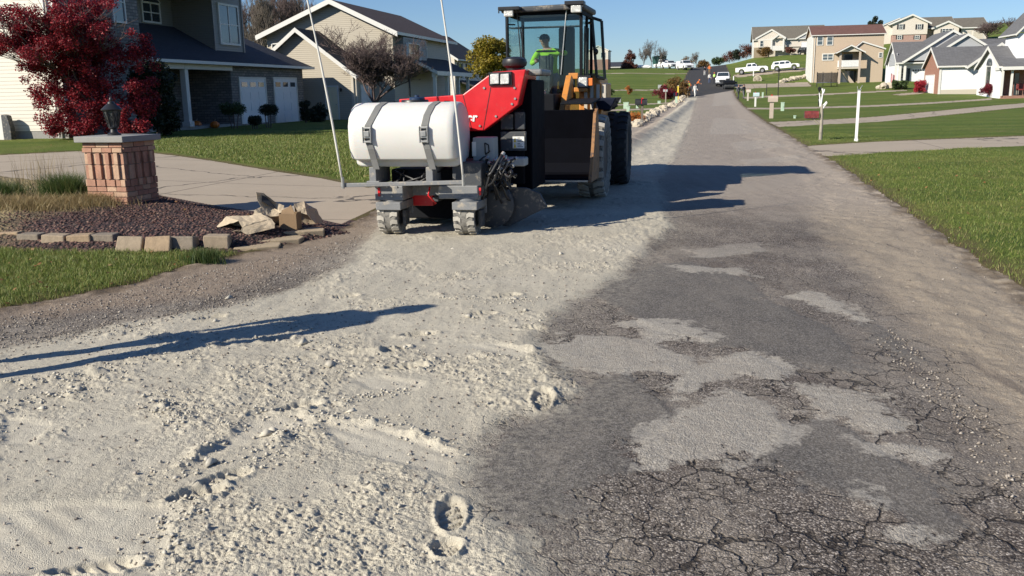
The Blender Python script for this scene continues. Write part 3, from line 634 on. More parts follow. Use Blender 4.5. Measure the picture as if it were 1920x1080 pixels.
def scatter(poly, n_, seed, margin=.02):
    g = np.random.default_rng(seed); x0, y0 = poly.min(0); x1, y1 = poly.max(0)
    x = g.uniform(x0, x1, n_ * 3); y = g.uniform(y0, y1, n_ * 3); k = sdist(poly, x, y) > 0
    x, y = x[k][:n_], y[k][:n_]; _, L = sample(x, y); return x[L], y[L]
pl = GP([(-150, 640), (0, 590), (130, 566), (260, 538), (440, 490), (450, 455), (300, 440), (-150, 440)])
x1, y1 = scatter(pl, 52000, 1)
pr = np.vstack([WP([(2.6, 5)]), GP([(1460, 250), (1560, 250)]), WP([(9.5, 20.5), (11, 9), (7, 5)])])
x2, y2 = scatter(pr, 150000, 2)
k = np.random.default_rng(3).uniform(0, 1, len(x2)) < np.clip(9.0 / np.hypot(x2, y2), .2, 1) ** .8
x2, y2 = x2[k], y2[k]
o = blades('grass', np.concatenate([x1, x2]), np.concatenate([y1, y2]), .025, .065, .0032, gm, 3, .9)
tag(o, 'short mown grass blades beside the torn up road', None, None, 'stuff')
pf = TP([(280, 262), (560, 250), (760, 250), (760, 345), (690, 345), (600, 330), (520, 318), (400, 299), (290, 284)])
x3, y3 = scatter(pf, 60000, 7)
o = blades('grass', x3, y3, .04, .08, .008, gm, 4, .8); tag(o, 'short mown grass of the front lawn behind the brick pillar', None, None, 'stuff')
# --- loose gravel, clods and mulch chips
def chips(name, x, y, s0, s1, mat, seed, flat=.6, z0=0.0):
    g = np.random.default_rng(seed); k = len(x); zz, _ = sample(x, y); s = g.uniform(s0, s1, k) * g.uniform(.6, 1.2, k)
    base = np.array([(1, 0, 0), (-.6, .9, 0), (-.7, -.8, 0), (.1, .1, 1), (.2, -.1, -.8)], float); F = np.array([(0, 1, 3), (1, 2, 3), (2, 0, 3), (1, 0, 4), (2, 1, 4), (0, 2, 4)])
    a = g.uniform(0, 2 * np.pi, k); P = base[None] * g.uniform(.6, 1.4, (k, 5, 3)) * s[:, None, None]; P[:, :, 2] *= flat
    ca, sa = np.cos(a)[:, None], np.sin(a)[:, None]; X = P[..., 0] * ca - P[..., 1] * sa + x[:, None]; Yc = P[..., 0] * sa + P[..., 1] * ca + y[:, None]
    v = np.stack([X, Yc, P[..., 2] + (zz + z0 + s * .3)[:, None]], 2).reshape(-1, 3); f = (np.arange(k)[:, None, None] * 5 + F[None]).reshape(-1, 3)
    return npmesh(name, v, f, mat)
g = np.random.default_rng(12)
def inpoly(poly, n_):
    x0, y0 = poly.min(0); x1, y1 = poly.max(0); x = g.uniform(x0, x1, n_); y = g.uniform(y0, y1, n_); k = sdist(poly, x, y) > 0; return x[k], y[k]
mm = leafmat('mulch_chip', [(.045, .020, .018), (.085, .038, .033), (.13, .062, .050), (.22, .14, .10)], 0.0, .9)
x, y = inpoly(_bed, 26000); kk = (x > -9) & (g.uniform(0, 1, len(x)) < np.clip((x + 8) / 2.2, .03, 1)); o = chips('mulch_chips', x[kk], y[kk], .010, .026, mm, 1, .5); tag(o, 'dark red brown bark mulch spread over the garden bed', None, None, 'stuff')
gv = leafmat('gravel_stone', [(.10, .085, .075), (.20, .17, .145), (.30, .26, .22), (.44, .40, .35)], 0.0, .9)
p1 = GP([(-50, 610), (430, 500), (680, 440), (640, 505), (400, 590), (-50, 680)]); x, y = inpoly(p1, 9000)
p2 = GP([(1640, 640), (1760, 780), (1860, 900), (1990, 1080), (1990, 1000), (1900, 830), (1760, 690), (1660, 610)]); xx, yy = inpoly(p2, 2200)
p3 = GP([(1000, 1010), (1190, 870), (1420, 880), (1700, 1000), (1990, 1090), (1000, 1090)]); x4, y4 = inpoly(p3, 900)
p4 = np.vstack([WP([(1.5, 4), (2.8, 4), (2.95, 24), (1.5, 24)])]); x5, y5 = inpoly(p4, 1600)
x6, y6 = inpoly(GP([(0, 660), (640, 520), (1150, 500), (1000, 640), (900, 800), (880, 1080), (-100, 1090)]), 2600)
X = np.concatenate([x, xx, x5, x6]); Y_ = np.concatenate([y, yy, y5, y6])
o = chips('gravel', X, Y_, .004, .013, gv, 2, .7); tag(o, 'loose grey brown gravel scattered along the road edges', None, None, 'stuff')
lf_ = leafmat('fallen_leaf', [(.22, .11, .04), (.34, .20, .08), (.28, .09, .035), (.40, .30, .14)], .2)
g2 = np.random.default_rng(44); fx, fy = [], []
for P0, n0 in ((WP([(2.2, 5), (10, 5), (10, 24), (3.0, 24)]), 420), (pl, 160), (pf, 220), (GP([(-100, 600), (430, 490), (690, 445), (600, 520), (-100, 660)]), 120), (_bed, 90), (WP([(-28, 16), (-6, 16), (-6, 24), (-28, 30)]), 150)):
    x_, y_ = scatter(P0, n0, 45); 
    if len(x_) == 0:
        x0, y0 = P0.min(0); x1_, y1_ = P0.max(0); x_ = g2.uniform(x0, x1_, n0); y_ = g2.uniform(y0, y1_, n0); k_ = sdist(P0, x_, y_) > 0; x_, y_ = x_[k_], y_[k_]
    fx.append(x_); fy.append(y_)
fx = np.concatenate(fx); fy = np.concatenate(fy); zz, _ = sample(fx, fy); k_ = len(fx); a_ = g2.uniform(0, 6.28, k_); s_l = g2.uniform(.012, .032, k_); t_l = g2.uniform(-.6, .6, (k_, 2))
ca_, sa_ = np.cos(a_), np.sin(a_); pz_ = zz + .03
q_ = [np.stack([fx + s_l * (u * ca_ - v * sa_), fy + s_l * (u * sa_ + v * ca_), pz_ + s_l * (u * t_l[:, 0] + v * t_l[:, 1])], 1) for u, v in ((1, 0), (.1, .7), (-1, .1), (0, -.7))]
o = npmesh('fallen_leaves', np.stack(q_, 1).reshape(-1, 3), np.arange(k_ * 4).reshape(-1, 4), lf_); tag(o, 'dry brown leaves scattered over the lawns and verges', None, None, 'stuff')
dc = leafmat('dust_clod', [(.40, .37, .31), (.46, .43, .365), (.52, .485, .41)], 0.0, .95)
xs, ys = [], []
for L in ridges[:5] + ridges[7:]:
    for _ in range(110):
        i = g.integers(0, len(L) - 1); t = g.uniform(); p = L[i] * (1 - t) + L[i + 1] * t + g.normal(0, .07, 2); xs.append(p[0]); ys.append(p[1])
x, y = inpoly(GP([(0, 640), (560, 580), (1000, 480), (1180, 470), (1000, 640), (900, 800), (880, 1080), (-100, 1090)]), 7000)
kk = fbm(x * 1.7, y * 1.7, 31, 3) > .1
big_ = [G(*p_) for p_ in ((395, 600), (405, 606), (760, 660), (738, 655), (520, 642), (570, 650), (950, 562), (965, 566), (780, 632), (800, 626), (660, 775), (345, 815), (330, 808), (500, 820), (512, 812), (80, 770), (890, 560), (1050, 480), (950, 495), (300, 640), (240, 720), (150, 735), (620, 690), (985, 590), (430, 560), (700, 500), (850, 470), (330, 905), (395, 880), (720, 735), (1000, 520), (880, 600))]
ob = chips('dust_lumps', np.array([b_[0] for b_ in big_]), np.array([b_[1] for b_ in big_]), .020, .05, dc, 9, .6, -.008); tag(ob, 'larger broken lumps of pale cement dust on the road', None, None, 'stuff')
o = chips('dust_clods', np.concatenate([x[kk], xs]), np.concatenate([y[kk], ys]), .003, .015, dc, 3, .8); tag(o, 'crumbled clods of pale cement dust strewn over the road', None, None, 'stuff')
# ================================================================== HOUSES
def mpf(o, c):
    """wall mapping: o = which way the wall faces, c = its plane; (along, up, out) -> local xyz"""
    return {'f': lambda u, w, d: (u, c - d, w), 'r': lambda u, w, d: (c + d, u, w), 'l': lambda u, w, d: (c - d, u, w)}[o]
def window(par, o, c, u0, u1, w0, w1, cols=1, rows=2, fr=.07, shut=0, sm='shutter', fm='trim', gm_='glass', name='window'):
    m = mpf(o, c); b = MB(); e = fr
    b.box(u0 - e, u0, w0 - e, w1 + e, -.02, .07, 0, m); b.box(u1, u1 + e, w0 - e, w1 + e, -.02, .07, 0, m)
    b.box(u0, u1, w1, w1 + e, -.02, .068, 0, m); b.box(u0, u1, w0 - e, w0, -.02, .09, 0, m)
    for i in range(1, cols): x = u0 + (u1 - u0) * i / cols; b.box(x - e * .35, x + e * .35, w0, w1, -.02, .05, 0, m)
    for i in range(1, rows): z = w0 + (w1 - w0) * i / rows; b.box(u0, u1, z - e * .3, z + e * .3, -.02, .052, 0, m)
    f = b.build(name, M[fm], par)
    p = MB(); p.box(u0, u1, w0, w1, -.02, .02, 0, m); p.build('pane', M[gm_], f)
    for i in range(2 if shut else 0):
        x = u0 - e - shut if i == 0 else u1 + e
        q = MB(); q.box(x, x + shut, w0 - .03, w1 + .03, -.02, .045, 0, m)
        for k in range(8): zz = w0 + (w1 - w0) * (k + .5) / 8; q.box(x + .05, x + shut - .05, zz - .02, zz + .05, .04, .06, 0, m)
        q.build('shutter', M[sm], par)
    return f
def garage_door(par, o, c, u0, u1, w0, w1, lights=True, mat='door_white', rows=4, cols=4, name='garage_door'):
    m = mpf(o, c); b = MB(); b.box(u0, u1, w0, w1, -.02, .03, 0, m)
    for i in range(rows):
        for k in range(cols):
            a = u0 + (u1 - u0) * (k + .12) / cols; e = u0 + (u1 - u0) * (k + .88) / cols; z0 = w0 + (w1 - w0) * (i + .14) / rows; z1 = w0 + (w1 - w0) * (i + .86) / rows
            if not (lights and i == rows - 1): b.box(a, e, z0, z1, .025, .05, 0, m)
    d = b.build(name, M[mat], par)
    if lights:
        for k in range(cols):
            g = MB(); a = u0 + (u1 - u0) * (k + .18) / cols; e = u0 + (u1 - u0) * (k + .82) / cols; z0 = w0 + (w1 - w0) * (rows - 1 + .3) / rows; z1 = w0 + (w1 - w0) * (rows - .3) / rows
            g.box(a, e, z0, z1, .02, .045, 0, m); g.build('door_light', M['glass'], d)
    t = MB(); e = .09; t.box(u0 - e, u0 - .003, w0, w1 + e, -.02, .06, 0, m); t.box(u1 + .003, u1 + e, w0, w1 + e, -.02, .06, 0, m); t.box(u0, u1, w1 + .003, w1 + e, -.02, .058, 0, m); t.build('door_trim', M['trim'], par)
    return d
def door(par, o, c, u0, u1, w0, w1, mat='door_white', hs=1):
    m = mpf(o, c); b = MB(); b.box(u0, u1, w0, w1, -.02, .03, 0, m)
    W_, Hh = u1 - u0, w1 - w0
    for (a, e) in ((.12, .46), (.54, .88)):
        for (f, g_) in ((.06, .34), (.40, .70), (.76, .94)): b.box(u0 + W_ * a, u0 + W_ * e, w0 + Hh * f, w0 + Hh * g_, .025, .045, 0, m)
    d = b.build('door', M[mat], par)
    h = MB(); x = u1 - .09 if hs > 0 else u0 + .09; h.box(x - .02, x + .02, w0 + Hh * .46, w0 + Hh * .5, .03, .09, 0, m); h.build('handle', M['steel'], d)
    t = MB(); e = .08; t.box(u0 - e, u0 - .003, w0, w1 + e, -.02, .06, 0, m); t.box(u1 + .003, u1 + e, w0, w1 + e, -.02, .06, 0, m); t.box(u0, u1, w1 + .003, w1 + e, -.02, .058, 0, m); t.build('door_trim', M['trim'], par)
def gable_y(par, x0, x1, y0, y1, ze, zr, roof, xr=None, ov=.35, t=.16, front=True, trim='trim', back=False, wall=None, name='roof', tw=.2):
    """gable roof, ridge along y; front at y0.  eaves at height ze over x0 and x1, ridge zr over xr"""
    if xr is None: xr = (x0 + x1) / 2
    a, b = y0 - ov, y1 + ov
    sl = (zr - ze) / (xr - x0); sr = (zr - ze) / (x1 - xr)
    L = (x0 - ov, ze - sl * ov); Rr = (x1 + ov, ze - sr * ov); h = t
    r = MB(); r.slab([(L[0], a, L[1] + h), (xr, a, zr + h), (xr, b, zr + h), (L[0], b, L[1] + h)], t); r.slab([(xr, a, zr + h), (Rr[0], a, Rr[1] + h), (Rr[0], b, Rr[1] + h), (xr, b, zr + h)], t)
    ro = r.build(name, M[roof], par)
    k = MB()
    for yy in ([a - .03] if front else []) + ([b] if back else []):
        k.add([(L[0], yy, L[1] - tw + h), (xr, yy, zr - tw + h), (xr, yy, zr + h + .01), (L[0], yy, L[1] + h + .01)] + [(L[0], yy + .03, L[1] - tw + h), (xr, yy + .03, zr - tw + h), (xr, yy + .03, zr + h + .01), (L[0], yy + .03, L[1] + h + .01)], [(0, 1, 2, 3), (7, 6, 5, 4), (0, 4, 5, 1), (1, 5, 6, 2), (2, 6, 7, 3), (3, 7, 4, 0)])
        k.add([(xr, yy, zr - tw + h), (Rr[0], yy, Rr[1] - tw + h), (Rr[0], yy, Rr[1] + h + .01), (xr, yy, zr + h + .01)] + [(xr, yy + .03, zr - tw + h), (Rr[0], yy + .03, Rr[1] - tw + h), (Rr[0], yy + .03, Rr[1] + h + .01), (xr, yy + .03, zr + h + .01)], [(0, 1, 2, 3), (7, 6, 5, 4), (0, 4, 5, 1), (1, 5, 6, 2), (2, 6, 7, 3), (3, 7, 4, 0)])
    for X, s in ((L, -1), (Rr, 1)):
        x = X[0] + (0 if s > 0 else -.04); k.box(x, x + .04, a + .002, b, X[1] - tw * .6 + h, X[1] + h)
    k.build('fascia', M[trim], ro)
    if wall is not None: wall.add([(x0, y0, ze), (x1, y0, ze), (xr, y0, zr), (x0, y0 + .15, ze), (x1, y0 + .15, ze), (xr, y0 + .15, zr)], [(0, 1, 2), (5, 4, 3), (0, 3, 4, 1), (1, 4, 5, 2), (2, 5, 3, 0)])
    return ro
def gable_x(par, x0, x1, y0, y1, ze, zr, roof, yr=None, ov=.35, t=.16, trim='trim', wall=None, name='roof', zb=None, ends='lr', tw=.2):
    """gable roof, ridge along x; slope towards -y is the one seen"""
    if yr is None: yr = (y0 + y1) / 2
    if zb is None: zb = ze
    a, b = x0 - ov, x1 + ov; sl = (zr - ze) / (yr - y0); sr = (zr - zb) / (y1 - yr)
    L = (y0 - ov, ze - sl * ov); Q = (y1 + ov, zb - sr * ov); h = t
    r = MB(); r.slab([(a, L[0], L[1] + h), (b, L[0], L[1] + h), (b, yr, zr + h), (a, yr, zr + h)], t); r.slab([(a, yr, zr + h), (b, yr, zr + h), (b, Q[0], Q[1] + h), (a, Q[0], Q[1] + h)], t)
    ro = r.build(name, M[roof], par)
    k = MB(); k.box(a + .002, b, L[0] - .04, L[0], L[1] - tw * .6 + h, L[1] + h)
    for xx in (a - .03, b):
        for (p, q) in ((L, (yr, zr)), ((yr, zr), Q)):
            k.add([(xx, p[0], p[1] - tw + h), (xx, q[0], q[1] - tw + h), (xx, q[0], q[1] + h + .01), (xx, p[0], p[1] + h + .01), (xx + .03, p[0], p[1] - tw + h), (xx + .03, q[0], q[1] - tw + h), (xx + .03, q[0], q[1] + h + .01), (xx + .03, p[0], p[1] + h + .01)], [(0, 1, 2, 3), (7, 6, 5, 4), (0, 4, 5, 1), (1, 5, 6, 2), (2, 6, 7, 3), (3, 7, 4, 0)])
    k.build('fascia', M[trim], ro)
    if wall is not None:
        for xx in [q for q, e_ in ((x0, 'l'), (x1 - .15, 'r')) if e_ in ends]: wall.add([(xx, y0, ze), (xx, y1, zb), (xx, yr, zr), (xx + .15, y0, ze), (xx + .15, y1, zb), (xx + .15, yr, zr)], [(0, 1, 2), (5, 4, 3), (0, 3, 4, 1), (1, 4, 5, 2), (2, 5, 3, 0)])
    return ro
# ---------------------------------------------------------------- first house on the left: white wing, grey stone front, navy roof
o1 = T(134, 262); F = Fr(o1); h1 = thing('house', 'grey stone house with navy roof and white side wall behind the red maple', 'house', o1, PSI)
Y1 = lambda px: float(F.on(px, 200, 'x', 0)[1]); Z1 = lambda px, py, x=0: float(F.on(px, py, 'x', x)[2])
yg0, yg1, yp = Y1(437), Y1(571), Y1(276)
b = MB(); b.box(-14, -.12, -.12, 0, .35, 6.9); b.build('white_wall', M['white_siding'], h1)
b = MB(); b.box(-14, -.02, -.10, .02, -.6, .35); b.build('foundation', M['cap'], h1)
b = MB(); b.box(-.13, .03, -.15, .01, .3, 7.1); b.build('corner_trim', M['trim'], h1); b = MB(); b.tube([(-.35, -.2, .1), (-.35, -.2, 7.1)], .05, 6); b.build('downspout', M['trim'], h1)
b = MB(); b.box(-13.9, 0, .003, yp, -.6, 7.1); b.build('stone_wall', M['stone'], h1)
b = MB(); b.box(-13.9, -3.0, yp + .003, Y1(470), -.6, 7.1); b.build('upper_wall', M['grey_siding'], h1)
zs = Z1(450, 118); ze_ = Z1(400, 116)
u0, u1 = Y1(230), Y1(250); window(h1, 'r', 0, u0, u1, Z1(240, 42), min(6.9, Z1(240, -30)), 1, 2, gm_='glass_blue')
yy = lambda px, x=-3.0: float(F.on(px, 200, 'x', x)[1])
window(h1, 'r', -3.0, yy(284), yy(314), Z1(300, 42, -3.0), Z1(300, 10, -3.0), 2, 2, fr=.09, name='arched_window')
b = MB(); cy = (yy(284) + yy(314)) / 2; hw = (yy(314) - yy(284)) / 2; zt = Z1(300, 10, -3.0)
ar = [(cy + (hw + .09) * math.cos(t), zt + .06 + .30 * math.sin(t)) for t in np.linspace(0, math.pi, 14)]; b.ext(ar, 'x', -3.0, -2.90); b.build('window_arch', M['trim'], h1)
b = MB(); ar = [(cy + (hw - .02) * math.cos(t), zt + .075 + .22 * math.sin(t)) for t in np.linspace(0, math.pi, 14)]; b.ext(ar, 'x', -2.92, -2.885); b.build('pane', M['glass'], h1)
# bay
bx = -.75; y0, y1 = yy(412, bx), yy(466, bx); b = MB(); b.box(-2.99, bx, y0, y1, Z1(440, 97, bx) - .4, 7.1); b.build('bay_wall', M['grey_siding'], h1)
window(h1, 'r', bx, yy(424, bx), yy(457, bx), Z1(440, 82, bx), Z1(440, 14, bx), 2, 2, fr=.1, gm_='glass_blue')
for ya, yz in ((y0 - .03, y0 + .1), (y1 - .1, y1 + .03)): b = MB(); b.box(bx - .02, bx + .05, ya, yz, Z1(440, 97, bx) - .3, 7.1); b.build('corner_trim', M['grey_paint'], h1)
# lower roof along the front: porch and garage
ov = .45; zr_ = ze_ + 2.35; xr = -3.9; yS = yp + .1; yE = Y1(577)
b = MB(); b.slab([(ov, yS, ze_), (ov, yE, ze_), (xr, yE - 3.6, zr_), (xr, yS, zr_)], .14); b.slab([(ov, yE, ze_), (-7.5, yE, ze_), (xr - 1, yE - 3.6, zr_), (xr, yE - 3.6, zr_)], .14)
b.slab([(xr, yg0 + .4, zr_), (xr, yE - 3.6, zr_), (-7.5, yE - 3.6, ze_), (-7.5, yg0 + .4, ze_)], .14)
rf = b.build('lower_roof', M['roof_navy'], h1)
b = MB(); b.box(ov, ov + .12, yS - .03, yE + .1, ze_ - .16, ze_ - .02); b.box(-7.5, ov, yE + .0, yE + .1, ze_ - .16, ze_ - .02)
b.add([(ov, yS - .06, ze_ - .26), (xr, yS - .06, zr_ - .26), (xr, yS - .06, zr_ + .02), (ov, yS - .06, ze_ + .02), (ov, yS - .01, ze_ - .26), (xr, yS - .01, zr_ - .26), (xr, yS - .01, zr_ + .02), (ov, yS - .01, ze_ + .02)], [(0, 1, 2, 3), (7, 6, 5, 4), (0, 4, 5, 1), (1, 5, 6, 2), (2, 6, 7, 3), (3, 7, 4, 0)])
b.build('gutter', M['trim'], rf)
b = MB(); b.box(-7, 0, yg0, yg1, -.6, ze_ - .17); b.build('garage_wall', M['stone'], h1)
b = MB(); b.box(-2.6, .05, yp - .3, yg0 - .01, -.6, .16); b.build('porch_floor', M['cap'], h1)
b = MB(); b.box(-2.75, -2.5, yp, yg0, -.5, ze_); b.build('porch_wall', M['stone'], h1)
door(h1, 'r', -2.5, yp + 1.4, yp + 2.4, .17, 2.25, 'seat')
yc = Y1(352); b = MB(); b.box(-.18, .10, yc - .14, yc + .14, .17, ze_ - .16); b.box(-.24, .16, yc - .2, yc + .2, .165, .42); b.box(-.24, .16, yc - .2, yc + .2, ze_ - .42, ze_ - .165); b.build('porch_column', M['trim'], h1, bevel=.015)
b = MB(); b.box(-.22, .14, yS + .1, yg0 - .01, ze_ - .40, ze_ - .15); b.build('porch_beam', M['trim'], h1)
for a, e in ((452, 499), (516, 557)):
    garage_door(h1, 'r', 0, Y1(a), Y1(e), Z1((a + e) / 2, 231), Z1((a + e) / 2, 148), True, 'door_white', 4, 3)
b = MB(); b.slab([(.3, -1, 6.9), (.3, Y1(468), 6.9), (-5, Y1(440), 7.7), (-5, -1, 7.7)], .2); b.build('upper_roof', M['roof_navy'], h1)
# ---------------------------------------------------------------- second house: tan siding, two gables towards the street
o2 = T(661, 224); F = Fr(o2); h2 = thing('house', 'tan sided house with brown roof and cream side door behind the leafless tree', 'house', o2, PSI)
X2 = lambda px, py, y=0: float(F.on(px, py, 'y', y)[0]); Z2 = lambda px, py, y=0: float(F.on(px, py, 'y', y)[2])
ga, gl = X2(558, 53), X2(661, 140); zga = Z2(558, 53); zge = Z2(661, 137); gx0 = 2 * ga - gl
wl = MB(); wl.box(gx0, gl, 0, 7, -1, zge); gable_y(h2, gx0, gl, 0, 7.5, zge, zga - .15, 'roof_black', ga, .4, wall=wl, tw=.26); wl.build('garage_wall', M['tan_siding'], h2)
door(h2, 'f', 0, X2(613, 195), X2(634, 195), Z2(624, 226), Z2(624, 163), 'door_cream')
b = MB(); b.box(gl - .12, gl + .03, -.03, .1, -1, zge); b.build('corner_trim', M['trim_tan'], h2); b = MB(); b.tube([(gl + .25, -.1, -.5), (gl + .25, -.1, zge - .1)], .05, 6); b.build('downspout', M['trim_tan'], h2)
b = MB(); b.tube([(X2(641, 166), -.02, Z2(641, 168)), (X2(641, 166), -.16, Z2(641, 165))], .03, 6); b.lathe([(.05, -.12), (.09, .05), (.03, .12)], (X2(641, 166), -.18, Z2(641, 168)), 'z', 8); b.build('wall_lantern', M['black_metal'], h2)
yb = 3.2
ax, az_, lx, rx, ez = X2(622, -2, yb), Z2(622, -2, yb), X2(486, 66, yb), X2(750, 66, yb), Z2(620, 68, yb)
wl = MB(); wl.box(lx + .5, rx - .5, yb, yb + 13, -1, ez + .2); gable_y(h2, lx + .5, rx - .5, yb, yb + 13, ez + .2, az_ - .2, 'roof_brown', ax, .5, wall=wl, tw=.3); wl.build('main_wall', M['tan_siding'], h2)
xr_ = rx - .5; F2y = lambda px, x=xr_: float(F.on(px, 100, 'x', x)[1]); F2z = lambda px, py, x=xr_: float(F.on(px, py, 'x', x)[2])
y0, y1 = F2y(742, xr_ + .5), F2y(800, xr_ + .5); z0, z1 = F2z(770, 116, xr_ + .5), F2z(770, 80, xr_ + .5)
y0 = max(y0, yb + .6); b = MB(); b.box(xr_ - .02, xr_ + .5, y0, y1, z0 - .2, z1 + .3); b.build('bay_wall', M['grey_siding'], h2)
window(h2, 'r', xr_ + .5, y0 + .9, y0 + 3.1, z0, z1 - .1, 2, 2, shut=.45, sm='pale_siding')
window(h2, 'r', xr_, y1 + .5, y1 + 1.5, z0 - .2, z1 - .2, 1, 2)
window(h2, 'f', yb, lx + .9, lx + 1.7, ez - 1.6, ez - .4, 1, 2)
# porch
pz = F2z(800, 133, xr_ + 1.2); b = MB(); b.slab([(xr_ + 2.0, yb + 2.8, pz), (xr_ + 2.0, yb + 12, pz), (xr_, yb + 12, pz + 1.0), (xr_, yb + 2.8, pz + 1.0)], .14); r = b.build('porch_roof', M['roof_black'], h2)
b = MB(); b.ext([(xr_ + .0, pz + .8), (xr_ + 2.05, pz - .25), (xr_ + 2.05, pz - .02), (xr_, pz + 1.0)], 'y', yb + 2.72, yb + 2.79); b.box(xr_ + 1.98, xr_ + 2.06, yb + 2.8, yb + 12, pz - .3, pz - .02); b.build('fascia', M['trim'], r)
for y in (yb + 3.1, yb + 6, yb + 9, yb + 11.7):
    b = MB(); b.box(xr_ + 1.65, xr_ + 1.85, y - .1, y + .1, -.5, pz - .1); b.box(xr_ + 1.6, xr_ + 1.9, y - .15, y + .15, pz - .4, pz - .12); b.build('porch_post', M['trim'], h2)
garage_door(h2, 'r', gl, 1.2, 5.6, -.2, 2.0, False, 'door_white', 4, 4)
b = MB(); b.box(xr_, xr_ + 2.0, yb + 2.8, yb + 12, -1, .1); b.build('porch_floor', M['cap'], h2)
# ---------------------------------------------------------------- third house: white, dark roof
q = D(852, 175, 90); q[2] = hz(q[0], q[1]); F = Fr(q); h3 = thing('house', 'white house with dark brown roof beside the yellow leaved tree', 'house', q, PSI)
X3 = lambda px, py, y=0: float(F.on(px, py, 'y', y)[0]); Z3 = lambda px, py, y=0: float(F.on(px, py, 'y', y)[2])
xe = X3(852, 110); ze3 = Z3(852, 108); wl = MB(); wl.box(xe - 8, xe, 0, 12, -1, ze3); gable_y(h3, xe - 8, xe, 0, 12, ze3, Z3(818, 82) + 1.2, 'roof_black', xe - 4, .5, wall=wl); wl.build('wall', M['cream_siding'], h3)
Y3 = lambda px: float(F.on(px, 100, 'x', xe)[1])
for a in (1.4, 4.6): window(h3, 'r', xe, a, a + 1.1, ze3 - 1.9, ze3 - .5, 1, 2, shut=.35)
b = MB(); b.slab([(xe + 2.2, .5, ze3 - 2.8), (xe + 2.2, 12, ze3 - 2.8), (xe, 12, ze3 - 2.1), (xe, .5, ze3 - 2.1)], .14); b.build('porch_roof', M['roof_black'], h3)
for a in (1.0, 4.5, 8): b = MB(); b.box(xe + 1.9, xe + 2.05, a, a + .15, -1, ze3 - 2.9); b.build('porch_post', M['trim'], h3)
# ---------------------------------------------------------------- RIGHT SIDE
# tan house with balcony
o = D(1520, 155, 152); F = Fr(o); h = thing('house', 'tall beige sided house with red brown roof and white balcony above the trampoline', 'house', o, PSI)
X = lambda px, py=100, y=0: float(F.on(px, py, 'y', y)[0]); Z = lambda px, py, y=0: float(F.on(px, py, 'y', y)[2])
xl, xr2, zt = X(1523), X(1656), Z(1590, 65)
wl = MB(); wl.box(xl, xr2, 0, 9, -2, zt); gable_x(h, xl, xr2, 0, 9, zt, Z(1590, 49, 4.5), 'roof_red', wall=wl, ov=.3); wl.build('wall', M['beige_siding'], h)
b = MB(); b.box(xl - .03, xl + .12, -.04, .1, -2, zt); b.box(xl - .06, xl + .01, .12, 9, -2, zt); b.tube([(xl + .35, -.08, -1.5), (xl + .35, -.08, zt)], .05, 6); b.build('corner_trim', M['trim'], h)
for a, e in ((1532, 1541), (1550, 1559.5)): window(h, 'f', 0, X(a), X(e), Z(a, 84), Z(a, 70), 1, 2, fr=.12, gm_='glass_blue')
window(h, 'f', 0, X(1543.5), X(1561.5), Z(1550, 112), Z(1550, 102), 2, 2, fr=.14, gm_='glass_blue')
# bump-out gable
bxl, bxr, bz, bt = X(1614, 100, -.8), X(1657, 100, -.8), Z(1640, 92, -.8), Z(1615, 79, -.8)
wl = MB(); wl.box(bxl, bxr, -.8, -.003, -2, bz); gable_y(h, bxl - 1.2, bxr, -.8, 1.2, bz, bt, 'roof_red', X(1617, 80, -.8), .25, wall=wl, name='dormer_roof'); wl.build('bump_out_wall', M['beige_siding'], h)
window(h, 'f', -.8, X(1648.5, 105, -.8), X(1653.5, 105, -.8), Z(1650, 107, -.8), Z(1650, 99.5, -.8), 1, 2, fr=.1, gm_='glass_blue')
# balcony
yb_ = -2.4; dx0, dx1 = X(1574, 110, yb_), X(1615, 110, yb_); df, dt_ = Z(1590, 126, yb_), Z(1590, 113, yb_)
b = MB(); b.box(dx0, dx1, yb_, -.01, df - .25, df); b.build('balcony_floor', M['trim_tan'], h)
b = MB(); b.box(dx0 + .25, dx1 - .2, yb_, yb_ + .06, dt_ - .08, dt_); b.box(dx0 + .25, dx1 - .2, yb_, yb_ + .06, df + .08, df + .14)
for k in range(26): x = dx0 + .3 + (dx1 - dx0 - .6) * k / 25; b.box(x - .045, x + .045, yb_ + .015, yb_ + .045, df + .1, dt_ - .05)
b.box(dx0, dx0 + .06, yb_, -.02, dt_ - .08, dt_); b.box(dx0, dx0 + .06, yb_, -.02, df + .08, df + .14)
for k in range(8): y = yb_ + .2 + k * .26; b.box(dx0 + .01, dx0 + .05, y, y + .08, df + .1, dt_ - .05)
b.build('railing', M['white_paint'], h)
pz = Z(1590, 97, yb_)
for x in (dx0, dx1 - .35): b = MB(); b.box(x, x + .3, yb_ - .02, yb_ + .26, -1.5, pz); b.build('post', M['mail_tan'], h)
wl = MB(); gable_y(h, dx0 - .1, dx1 + .1, yb_, 0, pz, Z(1594, 86, yb_), 'roof_red', None, .45, wall=wl, name='balcony_roof'); wl.build('balcony_gable', M['trim_tan'], h)
b = MB(); b.box(dx0 + .9, dx1 - 1.0, -.04, .02, df + .02, df + 2.1); b.build('sliding_door', M['glass'], h)
b = MB(); b.box(dx0 + .3, dx1 - .3, -.03, .02, -1.2, df - .5); b.build('basement_shade_panel', M['glass'], h)  # flat dark panel stands in for the shade under the balcony
b = MB(); b.ext([(dx0 + .4, df - .3), (dx0 + .9, df - .3), (dx0 + 3.0, -.6), (dx0 + 2.3, -.6)], 'y', -1.2, -.4); b.build('stair', M['mail_tan'], h)
